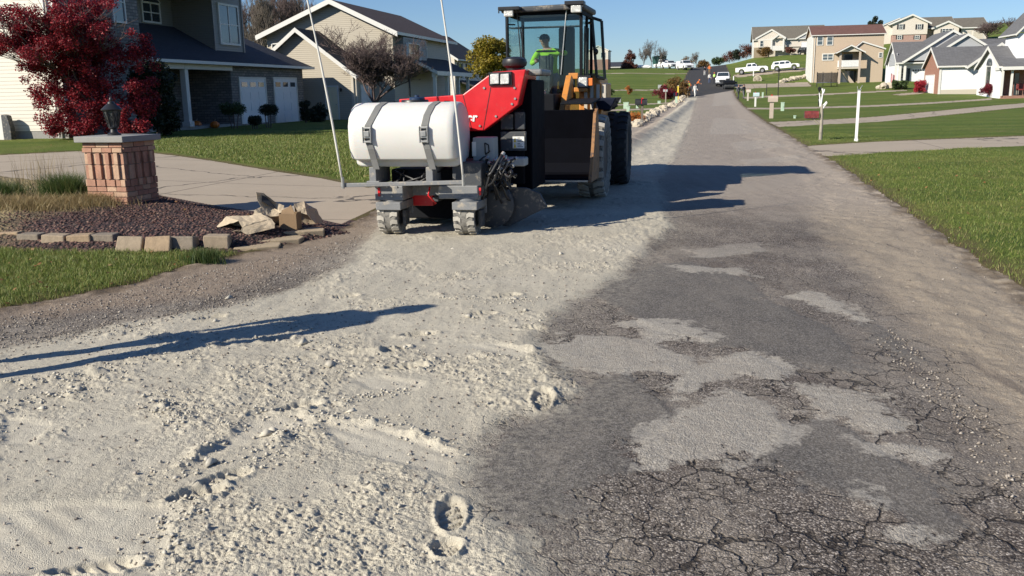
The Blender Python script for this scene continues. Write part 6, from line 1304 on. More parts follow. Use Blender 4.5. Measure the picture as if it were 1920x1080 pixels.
b.build('warning_triangle', M['yellow_paint'], lb_)
b = MB()
for k in range(2):
    zc = zb_2 + h_ * (.27 + .46 * k)
    for j in range(3): b.box(xa + w_ * .42, xa + w_ * (.9 - .12 * j), .868, .8715, zc - .025 + .022 * j, zc - .017 + .022 * j)
b.build('label_text', M['grey_cloth'], lb_)
# control box with pictogram
b = MB(); xa, za = Q(886, 258, .35); xb_, zb_2 = Q(926, 312, .35); b.box(xa, xb_, .35, .62, zb_2, za); bx_ = b.build('control_box', M['grey_box'], sp, bevel=.012)
b = MB(); u = lambda px, py: Q(px, py, .345)
for (p, q) in (((909, 268), (910, 288)), ((909, 268), (916, 272)), ((916, 272), (917, 286)), ((910, 288), (917, 286)), ((910, 290), (919, 283))):
    (ax_, az1), (bx2, bz2) = u(*p), u(*q); b.tube([(ax_, .343, az1), (bx2, .343, bz2)], .008, 5)
b.build('pictogram', M['black_metal'], bx_)
b = MB(); xa, za = Q(885, 266, .34); xb_, zb_2 = Q(893, 293, .34); b.box(xa, xb_, .335, .349, zb_2, za); b.build('decal', M['sticker'], bx_)
# lower frame
b = MB(); xa, za = Q(702, 348, -.15); xb_, zb_2 = Q(756, 376, -.15); b.box(xa, xb_, -.15, 1.1, zb_2, za); xc, zc = Q(820, 348, -.15); xd, zd3 = Q(895, 374, -.15); b.box(xc, xd, -.12, .9, zd3, za); b.box(xb_ - .02, xc + .02, .25, .42, zb_2 + .02, za - .03); b.build('frame', M['grey_paint'], sp, bevel=.012)
b = MB(); xa, za = Q(846, 305, -.05); xb_, zb_2 = Q(902, 350, -.05); b.box(xa, xb_, -.02, .75, zb_2, za); b.build('battery_box', M['charcoal_paint'], sp, bevel=.012)
b = MB(); xa, za = Q(730, 318, .05); xb_, zb_2 = Q(846, 350, .05); b.box(xa, xb_, .12, .7, zb_2, za); b.build('tank_cradle', M['black_paint'], sp, bevel=.01)
for px in (694, 800): b = MB(); xa, za = Q(px, 322, -.2); xb_, zb_2 = Q(px + 14, 346, -.2); b.box(xa, xb_, -.24, .3, zb_2, za + .06); b.box(xa - .03, xb_ + .05, -.27, -.2, zb_2, zb_2 + .05); b.build('tank_bracket', M['grey_paint'], sp, bevel=.008)
b = MB(); xa, za = Q(770, 352, .3); xb_, zb_2 = Q(812, 386, .3); b.box(xa, xb_, .30, .40, zb_2, za); b.build('red_valve_block', M['red_paint'], sp, bevel=.01)
b = MB(); (xa, za), (xb_, zb_2) = Q(640, 347, -.36), Q(869, 341, -.36); b.add([(xa, -.39, za - .028), (xb_, -.39, zb_2 - .028), (xb_, -.39, zb_2 + .022), (xa, -.39, za + .022), (xa, -.34, za - .028), (xb_, -.34, zb_2 - .028), (xb_, -.34, zb_2 + .022), (xa, -.34, za + .022)], [(0, 1, 2, 3), (7, 6, 5, 4), (0, 4, 5, 1), (1, 5, 6, 2), (2, 6, 7, 3), (3, 7, 4, 0)]); b.build('cross_bar', M['grey_paint'], sp, bevel=.006)
for (p, q, lb) in (((643, 346), (576, 0), 'left'), ((869, 341), (827, 0), 'right')):
    (xa, za), (xb_, zb_2) = Q(*p, -.40), Q(*q, -.40); k = 1.28; b = MB(); b.tube([(xa + (xb_ - xa) * t_ + .02 * math.sin(t_ * 3), -.40, za + (zb_2 - za) * t_) for t_ in np.linspace(0, k, 9)], [.014] * 5 + [.011] * 4, 7); rd = b.build('marker_rod', M['rod'], sp, 180)
    b = MB(); b.tube([(xa, -.40, za - .05), (xa, -.40, za + .09)], .022, 8); b.build('rod_socket', M['steel'], rd, 40)
for p_, q_ in (((708, 352), (713, 368)), ((898, 352), (902, 366))):
    b = MB(); (xa, za), (xb_, zb_2) = Q(*p_, -.16), Q(*q_, -.16); b.box(xa, xb_, -.162, -.148, zb_2, za); b.build('reflector', M['red_paint'], sp)
for k in range(9):
    xs_0, zs_0 = Q(rg0.uniform(732, 842), 322, -.05); xs_1, zs_1 = Q(rg0.uniform(732, 842), 346, -.05); b = MB(); b.tube([(xs_0, -.04 + .02 * k, zs_0), ((xs_0 + xs_1) / 2, -.10, (zs_0 + zs_1) / 2 + rg0.uniform(-.05, .05)), (xs_1, -.03, zs_1)], .013, 7); hs = b.build('hose', M['black_metal'], sp, 180); b = MB(); b.ball((xs_1, -.05, zs_1 + .02), .028, 8, 6); b.build('hose_fitting', M['steel'], hs, 60)
for k in range(6):
    xa, za = Q(708 + 9 * k, 350 + (k % 2) * 18, -.15); b = MB(); b.lathe([(.013, -.012), (.013, 0)], (xa, -.15, za), 'y', 6); b.build('bolt', M['steel'], sp)
# wheels of the spreader
for k, (px, py) in enumerate(((730, 443), (873, 445))):
    x = FS.L(G(px, py))[0]; wheel(sp, (float(x), .02, .235), .235, .27, M['dust_rubber'], M['charcoal_paint'], 14, .5, hub=False)
    b = MB(); (xa, za), (xb_, zb_2) = Q(px - 25, 379, -.22), Q(px + 22, 394, -.22); b.box(xa, xb_, -.24, .26, zb_2, za); b.box(xa, xb_, .26, .29, zb_2 - .10, za); b.build('mudguard', M['grey_paint'], sp, bevel=.008)
    b = MB(); b.lathe([(.15, 0), (.15, .06), (.1, .09)], ((xa + xb_) / 2, 0, za), 'z', 18); b.build('pivot', M['grey_paint'], sp, 40)
    for xa_, xe_ in ((.16, .20), (-.18, -.15)): b = MB(); b.box(float(x) + xa_, float(x) + xe_, -.05, .12, .12, za - .12); b.build('fork_arm', M['charcoal_paint'], sp, bevel=.006)
b = MB(); xa, za = Q(768, 385, .7); xb_, zb_2 = Q(850, 432, .7); b.box(xa - .3, xb_ + .2, .75, 1.8, .10, za + .1); b.build('cutter_housing', M['black_paint'], sp, bevel=.02)
b = MB(); xa, za = Q(757, 370, .5); b.box(xa - .05, xa + .08, .2, .9, .35, za + .05); b.box(xa + .5, xa + .58, .2, .9, .40, za + .04); b.build('axle_support', M['charcoal_paint'], sp, bevel=.01)
# curved side shield
b = MB(); pl_ = [Q(*p, .55) for p in ((921, 420), (954, 425), (1026, 388), (1012, 362), (986, 352), (936, 350), (918, 372))]; b.ext(pl_, 'y', .55, .60); b.build('side_shield', M['charcoal_paint'], sp, bevel=.01)
b = MB(); cx_, cz_ = Q(921, 385, .4); b.lathe([(.27, -.06), (.30, -.04), (.30, .04), (.27, .06), (.10, .07), (.09, .12), (.02, .13)], (cx_, .45, cz_), 'y', 26); b.build('drum_cover', M['charcoal_paint'], sp, 40)
rg = random.Random(11); 
for k in range(26):
    pts = []; x0_, z0_ = Q(rg.uniform(906, 968), rg.uniform(288, 330), .3); x1_, z1_ = Q(rg.uniform(900, 972), rg.uniform(325, 378), .3); y_ = rg.uniform(.05, .5); sg = rg.uniform(-.16, .16)
    for t_ in np.linspace(0, 1, 9): pts.append((x0_ + (x1_ - x0_) * t_ + sg * math.sin(t_ * 3.1), y_ - .14 * math.sin(t_ * 3.1), z0_ + (z1_ - z0_) * t_ + .06 * math.sin(t_ * 6 + k)))
    b = MB(); b.tube(pts, rg.choice([.012, .016, .02]), 7); hs = b.build('hydraulic_hose', M['black_metal'], sp, 180); q = MB(); q.tube([pts[0], tuple(np.array(pts[0]) * .6 + np.array(pts[1]) * .4)], .024, 8); q.build('hose_fitting', M['steel'], hs, 40)
b = MB(); xa, za = Q(935, 296, .6); xb_, zb_2 = Q(984, 312, .6); b.box(xa, xb_, .6, .85, zb_2, za); b.build('valve_cover', M['grey_box'], sp, bevel=.02)
b = MB(); (xa, za), (xb_, zb_2) = Q(806, 350, .1), Q(818, 382, .1); b.tube([(xa, .1, za), (xa - .02, .08, (za + zb_2) / 2), (xb_, .1, zb_2)], .012, 7); b.build('red_hose', M['red_paint'], sp, 180)
# ================================================================== WHEEL LOADER
ol = G(1112, 371); ol[2] = surf(ol[0], ol[1]) * .5; FL = Fr(ol); wl_ = thing('wheel_loader', 'orange and black wheel loader with a glass cab and its side door swung open', 'loader', ol, PSI)
def K(px, py, yp): p = FL.on(px, py, 'y', yp); return float(p[0]), float(p[2])
xw = .02; tr = 1.95
pr_ = FL.L(G(1156, 348)); xr2, yr2 = float(pr_[0]), float(pr_[1]) + .15
for (x, y, tm) in ((xw, 0, M['dust_rubber']), (xw - tr, 0, M['dust_rubber']), (xr2, yr2, M['rubber']), (xr2 - tr, yr2, M['rubber'])): wheel(wl_, (x, y, .70), .70, .44, tm, M['rim'], 24, .55)
# bucket
by0, by1 = -1.75, -.95; bxr = K(1103, 300, by0)[0]; bxl = bxr - 2.5; bz0, bz1 = K(1050, 339, by0)[1], K(1060, 206, by1)[1]
pr2 = [(by0, bz0), (by1 + .1, bz0 - .03), (by1 + .22, bz0 + .15), (by1 + .2, bz0 + .6), (by1, bz1), (by1 - .12, bz1), (by1 + .05, bz0 + .6), (by1 + .08, bz0 + .2), (by1 - .02, bz0 + .06), (by0, bz0 + .04)]
b = MB(); b.ext(pr2, 'x', bxl, bxr); bk = b.build('bucket', M['bucket_black'], wl_, bevel=.008)
for x in (bxl - .03, bxr): b = MB(); b.ext([(by0 - .02, bz0 - .02), (by1 + .1, bz0 - .04), (by1 + .23, bz0 + .15), (by1 + .21, bz0 + .6), (by1 + .02, bz1 + .02), (by1 - .2, bz1 - .05), (by0 + .35, bz0 + .5)], 'x', x, x + .05); b.build('side_plate', M['shaded_worn_orange'], bk, bevel=.006)
b = MB(); b.box(bxl, bxr, by0 - .06, by0 + .02, bz0 - .012, bz0 + .012); b.build('cutting_edge', M['steel'], bk)
# chassis, arms
b = MB(); b.box(xw - 1.55, xw - .42, -.6, 3.4, .55, 1.15); b.box(xw - 1.35, xw - .6, -.5, .6, 1.1, 1.75); b.build('chassis', M['black_paint'], wl_, bevel=.02)
for x in (xw - .55, xw - 1.5):
    b = MB(); b.ext([(-.62, .80), (-.5, .75), (-.1, 1.15), (.55, 1.78), (.62, 2.02), (.45, 2.06), (-.45, 1.42)], 'x', x, x + .10); b.build('lift_arm', M['orange_paint'], wl_, bevel=.012)
b = MB(); b.tube([(xw - 1.0, -.62, 1.3), (xw - 1.0, .45, 1.72)], .06, 10); b.tube([(xw - 1.0, -.3, 1.46), (xw - 1.0, .55, 1.76)], .085, 10); b.build('tilt_cylinder', M['steel'], wl_, 40)
b = MB(); b.ext([(-.3, 1.3), (.1, 1.3), (.15, 1.85), (-.1, 1.9)], 'x', xw - 1.12, xw - .88); b.build('tilt_lever', M['orange_paint'], wl_, bevel=.01)
for k in range(5):
    a_ = rg.uniform(-.15, .15); b = MB(); b.tube([(xw - 1.25 + .08 * k, -.2 + .1 * math.sin(t_ * 3 + k), 1.2 + .75 * t_ + .1 * math.sin(t_ * 5)) for t_ in np.linspace(0, 1, 8)], .018, 6); b.build('hydraulic_hose', M['black_metal'], wl_, 180)
# headlights on orange guards
yh = .75; b = MB(); xa, za = K(1066, 137, yh); xb_, zb_2 = K(1084, 148, yh); b.box(xa, xb_, yh, yh + .2, zb_2, za); xa, za = K(1076, 164, yh); xb_, zb_2 = K(1101, 172, yh); b.box(xa, xb_, yh, yh + .2, zb_2, za); xa2, za2 = K(1066, 148, yh); b.box(xa2, xa2 + .06, yh + .01, yh + .15, zb_2 - .1, za2); b.build('lamp_guard', M['orange_paint'], wl_, bevel=.012)
b = MB(); xa, za = K(1085, 145, yh); xb_, zb_2 = K(1102, 163, yh); b.box(xa, xb_, yh - .05, yh + .1, zb_2, za); b.build('headlight', M['lamp'], wl_, bevel=.025)
b = MB(); b.box(xa - .03, xb_ + .03, yh + .0, yh + .16, zb_2 - .03, za + .03); b.build('lamp_housing', M['black_metal'], wl_, bevel=.01)
b = MB(); xc, zc = K(1108, 153, yh); b.box(xc - .04, xc + .03, yh - .02, yh + .08, zc - .07, zc + .06); b.build('indicator', M['orange_cloth'], wl_, bevel=.01)
xa, za = K(1085, 172, .9); xb_, zb_2 = K(1132, 222, .9); b = MB(); b.box(xa, xb_ - .05, .95, 2.6, zb_2 - .2, za + .15); b.build('side_body', M['orange_paint'], wl_, bevel=.02)
b = MB(); xa, za = K(1092, 172, .9); xb_, zb_2 = K(1133, 130, 1.3)
for k in range(4): b.box(xa + .03 + .11 * k, xa + .085 + .11 * k, .90, .95, K(1100, 205, .9)[1], za + .12)
b.build('ladder_rail', M['trim_tan'], wl_)
for xm in (0, -tr):
    b = MB(); xa, za = K(1106, 205, .4); P0 = K(1116, 184, .6); P1 = K(1157, 183, .6); P2 = K(1140, 207, .6); b.ext([(P0[0] + xm, P0[1]), (P1[0] + xm, P1[1]), (P2[0] + .04 + xm, P2[1]), (P0[0] + .08 + xm, P2[1] + .02)], 'y', .45, 1.4); b.build('fender', M['navy_paint'], wl_, bevel=.015)
b = MB(); xa, za = K(1060, 192, -.2); xb_, zb_2 = K(1118, 203, -.2); b.add([(xa, -.75, za), (xb_, -.75, za), (xb_, .4, za + .06), (xa, .4, za + .06), (xa, -.75, za - .03), (xb_, -.75, za - .03), (xb_, .4, za + .03), (xa, .4, za + .03)], [(0, 1, 2, 3), (7, 6, 5, 4), (0, 4, 5, 1), (1, 5, 6, 2), (2, 6, 7, 3), (3, 7, 4, 0)]); b.build('front_fender', M['black_paint'], wl_, bevel=.01)
b = MB(); (xa, za), (xb_, zb_2) = K(1142, 190, .8), K(1156, 207, .8); b.tube([(xb_, .8, za), (xb_ + .02, .8, (za + zb_2) / 2), (xa, .8, zb_2), (xa - .1, .8, zb_2)], .012, 6); b.build('step_loop', M['black_metal'], wl_, 60)
# rear body behind the cab
b = MB(); b.ext([(2.9, .9), (4.9, .9), (4.9, 1.75), (4.3, 2.05), (2.9, 2.1)], 'x', xw - 1.7, xw - .25); b.build('engine_hood', M['orange_paint'], wl_, bevel=.04)
# cab
yc0, yc1 = 1.15, 2.65; cxl, cz1 = K(947, 24, yc0); cxr, _ = K(1092, 24, yc0); cz0 = 1.25; czt = K(1020, 18, yc0)[1]
fr = MB(); e = .055
for (x, y) in ((cxl, yc0), (cxr - e, yc0), (cxl, yc1 - e), (cxr - e, yc1 - e), (cxr - e, (yc0 + yc1) / 2)): fr.box(x, x + e, y, y + e, cz0, czt)
for z in (cz0 + .62,): fr.box(cxr - e * .8, cxr - .004, yc0 + e, yc1 - e, z, z + .06); fr.box(cxl + .004, cxl + e * .8, yc0 + e, yc1 - e, z, z + .06); fr.box(cxl + e, cxr - e, yc1 - e * .8, yc1 - .004, z - .1, z - .03)
fr.box(cxl + e, cxr - e, yc0 + .003, yc0 + e, cz0, cz0 + .08); fr.box(cxl + e, cxr - e, yc0 + .003, yc0 + e, czt - .09, czt); fr.box(cxl + e, cxr - e, yc1 - e, yc1 - .003, czt - .09, czt); fr.box(cxl + .003, cxl + e, yc0 + e, yc1 - e, czt - .09, czt); fr.box(cxr - e, cxr - .003, yc0 + e, yc1 - e, czt - .09, czt)
cab = fr.build('cab_frame', M['black_paint'], wl_, bevel=.008)
n = NT('cab_glass'); tr_ = n.n('BsdfTransparent', {0: (.80, .87, .86, 1)}); gl2 = n.n('BsdfGlossy', {0: (.8, .85, .9, 1), 1: .03}); lw_ = n.n('LayerWeight', {0: .22}); mx = n.n('MixShader', {0: n.math('ADD', n.math('MULTIPLY', lw_.outputs['Facing'], .3), .03), 1: tr_.outputs[0], 2: gl2.outputs[0]}); n.link(mx.outputs[0], n.t.nodes['Material Output'].inputs[0]); M['cab_glass'] = n.mat
b = MB(); b.box(cxl + e, cxr - e, yc0 + .02, yc0 + .028, cz0 + .08, czt - .09); b.build('windscreen', M['cab_glass'], cab)
b = MB(); b.box(cxl + e, cxr - e, yc1 - .03, yc1 - .022, cz0 + .6, czt - .09); b.build('rear_window', M['cab_glass'], cab)
b = MB(); b.box(cxl + .02, cxl + .028, yc0 + e, yc1 - e, cz0 + .68, czt - .09); b.build('side_window', M['cab_glass'], cab)
b = MB(); b.box(cxr - .03, cxr - .022, yc0 + e, (yc0 + yc1) / 2, cz0 + .1, czt - .09); b.build('side_window', M['cab_glass'], cab)
b = MB(); b.slab([(cxl - .05, yc0 - .12, czt + .05), (cxr + .05, yc0 - .12, czt + .08), (cxr + .05, yc1 + .1, czt + .10), (cxl - .05, yc1 + .1, czt + .07)], .10); b.build('cab_roof', M['charcoal_paint'], wl_, bevel=.03)
b = MB(); b.box(cxl + e, cxr - e, yc0 + .03, yc0 + .34, czt - .30, czt - .285); b.build('sun_visor', M['grey_cloth'], cab)
for (p, l0, l1) in (((936, 14, 976, 19), (944, 17), (962, 31)), ((1060, 3, 1096, 9), (1070, 9), (1090, 23))):
    b = MB(); xa, za = K(p[0], p[1], yc0 - .2); xb_, zb_2 = K(p[2], p[3], yc0 - .2); b.box(xa, xb_, yc0 - .32, yc0 - .05, zb_2, za); b.box(xb_ - .03 if p[0] > 1000 else xa, xb_ if p[0] > 1000 else xa + .02, yc0 - .3, yc0 - .27, zb_2 - .05, zb_2); lbk = b.build('lamp_bracket', M['black_metal'], wl_, bevel=.008)
    b = MB(); xa, za = K(*l0, yc0 - .3); xb_, zb_2 = K(*l1, yc0 - .3); b.box(xa, xb_, yc0 - .3, yc0 - .2, zb_2, za); b.build('work_lamp', M['lamp'], lbk, bevel=.02)
b = MB(); (xa, za), (xb_, zb_2) = K(951, 33, yc0 - .1), K(951, 112, yc0 - .1); b.tube([(xa, yc0 - .1, za), (xb_, yc0 - .1, zb_2)], .016, 6); b.tube([(xa, yc0 - .1, za - .12), (xa + .12, yc0, za - .12)], .014, 6); b.build('hand_rail', M['black_metal'], wl_, 60)
for (p, q) in (((970, 25), (977, 112)), ((1063, 10), (1052, 140)), ((975, 50), (985, 118)), ((979, 48), (981, 110))):
    b = MB(); (xa, za), (xb_, zb_2) = K(*p, yc0 - .03), K(*q, yc0 - .03); b.tube([(xa, yc0 - .04, za), (xb_, yc0 - .04, zb_2)], .010, 5); b.build('wiper_arm', M['steel'] if p[0] > 1000 else M['black_metal'], cab, 60)
# open door
yd_ = 1.9; A_ = [K(1110, 33, yd_), K(1128, 39, yd_), K(1134, 148, yd_), K(1119, 146, yd_)]
b = MB()
for i in range(4): p, q = A_[i], A_[(i + 1) % 4]; b.tube([(p[0], yd_, p[1]), (q[0], yd_, q[1])], .028, 8)
b.ball((K(1117, 97, yd_)[0] + .0, yd_, K(1117, 97, yd_)[1]), (.05, .05, .06)); b.tube([(cxr, yd_ + .15, K(1107, 42, yd_)[1]), (A_[0][0], yd_, K(1107, 42, yd_)[1])], .025, 6); b.tube([(cxr, yd_ + .15, K(1107, 140, yd_)[1]), (A_[3][0], yd_, K(1107, 140, yd_)[1])], .025, 6)
dr_ = b.build('door', M['black_metal'], wl_, 50); b = MB(); b.ext([(A_[0][0], A_[0][1]), A_[1], A_[2], (A_[3][0], A_[3][1])], 'y', yd_ - .004, yd_ + .004); b.build('door_glass', M['cab_glass'], dr_)
b = MB(); (xa, za), (xb_, zb_2) = K(1096, 60, 2.0), K(1100, 148, 2.0)
for k in range(3): b.tube([(cxr + .02, yc0 + .1 + .25 * k, cz0 + .7), (cxr + .03, yc0 + .1 + .25 * k, czt - .3)], .014, 6); 
b.build('grab_bar', M['black_metal'], wl_, 60)
# inside
b = MB(); xa, za = K(1047, 50, 2.3); xb_, _ = K(1077, 50, 2.3); b.box(xa, xb_, 2.28, 2.42, cz0 + .55, za); b.box(xa - .12, xb_ + .02, 1.85, 2.4, cz0 + .35, cz0 + .52); b.build('operator_seat', M['seat'], cab, bevel=.05)
b = MB(); xa, za = K(1010, 104, 1.55); xb_, _ = K(1036, 104, 1.55); b.hexa([(xa + .07, 1.45, cz0), (xb_ - .07, 1.45, cz0), (xb_ - .07, 1.7, cz0), (xa + .07, 1.7, cz0), (xa, 1.5, za), (xb_, 1.5, za), (xb_, 1.72, za - .04), (xa, 1.72, za - .04)]); b.build('console', M['charcoal_paint'], cab, bevel=.02)
b = MB(); xs2, zs2 = K(1024, 96, 1.75); b.lathe([(.185, -.014), (.20, 0), (.185, .014), (.170, 0), (.185, -.014)], (xs2, 1.78, zs2), 'z', 24); b.box(xs2 - .17, xs2 + .17, 1.765, 1.795, zs2 - .01, zs2 + .01); b.build('steering_wheel', M['black_metal'], cab, 40)
b = MB(); b.box(cxl + e, cxr - e, yc0 + e, yc1 - e, cz0 - .06, cz0 + .0); b.build('cab_floor', M['black_paint'], cab)
# operator, turned to look past the tank
hx, hz_ = K(1021, 74, 2.05); zo = hz_ - 1.63
J = dict(pel=(.10, .10, .94), spi=(.07, .04, 1.13), che=(.03, .0, 1.33), nek=(.0, -.02, 1.48), hd0=(-.02, -.05, 1.555), hd1=(-.025, -.065, 1.655), hd2=(-.02, -.055, 1.72), shL=(-.15, -.02, 1.41), elL=(-.26, -.16, 1.18), wrL=(-.14, -.36, 1.22), shR=(.20, .0, 1.42), elR=(.40, -.10, 1.36), wrR=(.34, -.22, 1.40), hiL=(.0, .05, .9), knL=(-.08, -.38, .95), anL=(-.08, -.42, .52), toL=(-.09, -.58, .50), hiR=(.19, .05, .9), knR=(.22, -.38, .95), anR=(.22, -.42, .52), toR=(.23, -.58, .50), _look=(-.35, -1, -.05))
opw = FL.W(hx + .02, 2.12, zo)
figure('person', 'loader operator in hi vis yellow jacket and dark cap sitting in the cab', opw, PSI, J, 'hivis', 'blue_cloth', 'cap', None, beard=False)
# ================================================================== VEHICLES
def vehicle(name, label, cat, loc, rotz, kind, paint='carwhite', group=None, scale=1.0):
    """nose towards -y; x across"""
    t = thing(name, label, cat, loc, rotz, group); t.scale = (scale,) * 3; pm = M[paint]
    if kind == 'pickup': Lf, Lr, W_, wb0, wb1, rw = -2.95, 2.95, 1.0, -1.95, 1.85, .41
    elif kind == 'suv': Lf, Lr, W_, wb0, wb1, rw = -2.5, 2.5, .98, -1.55, 1.5, .38
    else: Lf, Lr, W_, wb0, wb1, rw = -3.1, 3.3, 1.05, -2.0, 1.9, .44
    def arch(yc): return [(yc - .52, .42), (yc - .46, .72), (yc - .25, .92), (yc, .97), (yc + .25, .92), (yc + .46, .72), (yc + .52, .42)]
    if kind == 'pickup': top = [(Lr, .5), (Lr, 1.22), (.98, 1.24), (.95, 1.28), (-1.15, 1.28), (-2.65, 1.20), (Lf, 1.02), (Lf - .02, .5)]
    elif kind == 'suv': top = [(Lr, .5), (Lr + .02, 1.05), (Lr - .05, 1.15), (-1.0, 1.14), (-2.2, 1.06), (Lf, .90), (Lf - .02, .45)]
    else: top = [(Lr, .6), (Lr, 1.15), (.65, 1.15), (.6, 1.42), (-1.5, 1.42), (-2.75, 1.32), (Lf, 1.12), (Lf - .03, .55)]
    prof = [(Lf, .42)] + arch(wb0) + arch(wb1) + [(Lr, .42)] + top[0:1] + top[1:]
    b = MB(); b.ext(prof, 'x', -W_, W_); b.build('body', pm, t, bevel=.05)
    if kind == 'pickup': roof = [(1.0, 1.25), (.82, 1.88), (-.55, 1.90), (-1.25, 1.25)]
    elif kind == 'suv': roof = [(2.42, 1.12), (2.1, 1.72), (.5, 1.78), (-.5, 1.70), (-1.25, 1.12)]
    else: roof = [(.62, 1.40), (.55, 2.12), (-.75, 2.14), (-1.55, 1.40)]
    b = MB(); w0, w1 = W_ - .03, W_ - .20; vs = [(-w0 if z < 1.5 else -w1, y, z) for y, z in roof] + [(w0 if z < 1.5 else w1, y, z) for y, z in roof]; k = len(roof)
    b.add(vs, [tuple(range(k)), tuple(range(2 * k - 1, k - 1, -1))] + [(i, i + k, (i + 1) % k + k, (i + 1) % k) for i in range(k)]); cb_ = b.build('cabin', pm, t, bevel=.05)
    # glass
    (y0, z0), (y1, z1) = roof[-1], roof[-2]; f = lambda q: (y0 + (y1 - y0) * q, z0 + (z1 - z0) * q)
    b = MB(); (ya, za), (yb2, zb3) = f(.14), f(.90); b.add([(-w0 + .12, ya - .025, za), (w0 - .12, ya - .025, za), (w1 - .06, yb2 - .025, zb3), (-w1 + .06, yb2 - .025, zb3), (-w0 + .12, ya + .05, za), (w0 - .12, ya + .05, za), (w1 - .06, yb2 + .05, zb3), (-w1 + .06, yb2 + .05, zb3)], [(0, 1, 2, 3), (7, 6, 5, 4), (0, 4, 5, 1), (1, 5, 6, 2), (2, 6, 7, 3), (3, 7, 4, 0)]); b.build('windscreen', M['glass'], cb_)
    zs, ze_ = z0 + .07, roof[1][1] - .14; spans = {'pickup': ((-.95, -.12), (.0, .78)), 'suv': ((-.85, -.02), (.08, 1.0), (1.1, 1.95)), 'truck': ((-1.15, -.3), (-.2, .42))}[kind]
    for s in (-1, 1):
        for a, e in spans:
            x0, x1 = s * (w0 - .02), s * (w0 - (w0 - w1) * (ze_ - z0) / (roof[1][1] - z0) + .008); sl = .28 if a == spans[0][0] else .04
            b = MB(); b.add([(x0 + s * .012, a, zs), (x0 + s * .012, e, zs), (x1 + s * .012, e - .04, ze_), (x1 + s * .012, a + sl, ze_), (x0 - s * .06, a, zs), (x0 - s * .06, e, zs), (x1 - s * .06, e - .04, ze_), (x1 - s * .06, a + sl, ze_)], [(0, 1, 2, 3), (7, 6, 5, 4), (0, 4, 5, 1), (1, 5, 6, 2), (2, 6, 7, 3), (3, 7, 4, 0)]); b.build('side_window', M['glass'], cb_)
        b = MB(); b.box(s * W_ - .02 if s > 0 else -W_ - .16, W_ + .16 if s > 0 else -W_ + .02, roof[-1][0] + .12, roof[-1][0] + .26, z0 + .04, z0 + .22); b.build('mirror', M['black_metal'], t, bevel=.02)
        b = MB(); b.box(s * .55, s * .93, Lf - .04, Lf + .05, .78, .95); b.build('headlight', M['lamp'], t, bevel=.02)
        b = MB(); b.box(s * .80, s * .97, Lr - .03, Lr + .03, .75, 1.1); b.build('tail_light', M['red_paint'], t)
    b = MB(); b.box(-.5, .5, Lf - .035, Lf + .05, .60, .93); b.build('grille', M['black_metal'], t, bevel=.015)
    b = MB(); b.box(-W_ + .02, W_ - .02, Lf - .12, Lf - .005, .38, .58); b.build('bumper', M['steel'] if kind != 'suv' else M['charcoal_paint'], t, bevel=.03)
    if kind == 'pickup': b = MB(); b.box(-.85, .85, 1.05, 2.85, 1.23, 1.247); b.build('cargo_bed', M['black_paint'], t)
    for x in (-W_ + .12, W_ - .12):
        for y in (wb0, wb1):
            w_ = thing('wheel', None, None); w_.parent = t; b = MB(); b.lathe([(rw * .62, -.12), (rw * .95, -.13), (rw, -.09), (rw, .09), (rw * .95, .13), (rw * .62, .12)], (x, y, rw), 'x', 24); b.build('tyre', M['rubber'], w_, 35)
            b = MB(); b.lathe([(rw * .63, -.125), (rw * .5, -.10), (.03, -.12)], (x, y, rw), 'x', 20); b.lathe([(rw * .63, .125), (rw * .5, .10), (.03, .12)], (x, y, rw), 'x', 20); b.build('rim', M['rim_grey'], w_, 40)
    return t
def at(px, py, Y): p = D(px, py, Y); p[2] = hz(p[0], p[1]); return p
def yaw_to(p, q):  # nose towards q
    return math.atan2(q[1] - p[1], q[0] - p[0]) + math.pi / 2
p = at(1410, 138, 176); q = at(1473, 132, 174); v = vehicle('pickup_truck', 'white crew cab pickup parked on the hillside lane behind the grass', 'pickup truck', p, yaw_to(p, q), 'pickup'); v.rotation_euler[0] = -.055
v = vehicle('suv', 'white suv parked uphill from the crew cab pickup', 'suv', q, yaw_to(p, q), 'suv'); v.rotation_euler[0] = -.07
vehicle('suv', 'black suv half hidden at the ranch house garage', 'suv', at(1512, 104, 232), PSI + .5, 'suv', 'carblack')
vehicle('pickup_truck', 'white pickup facing down the hill beside the green dump truck', 'pickup truck', at(1255, 132, 226), PSI + .45, 'pickup')
tk = vehicle('utility_truck', 'tall white utility truck at the crest, left of the new asphalt', 'truck', at(1284, 134, 212), PSI + .35, 'truck')
b = MB(); b.box(-1.1, 1.1, .75, 3.3, .9, 2.0); b.build('service_body', M['carwhite'], tk, bevel=.04)
dtk = vehicle('dump_truck', 'white cabbed dump truck with a dark green raised body at the crest', 'truck', at(1243, 132, 236), PSI + .5, 'truck'); b = MB(); b.hexa([(-1.15, .8, 1.1), (1.15, .8, 1.1), (1.15, 3.6, 1.1), (-1.15, 3.6, 1.1), (-1.25, .5, 3.1), (1.25, .5, 3.1), (1.25, 3.9, 3.0), (-1.25, 3.9, 3.0)]); b.build('tipper_body', P_('green_tipper', (.02, .07, .06), .5), dtk, bevel=.03)
tr_ = vehicle('work_truck', 'white work truck facing the camera in the street among the workers', 'truck', at(1356, 150, 150), PSI - .05, 'truck')
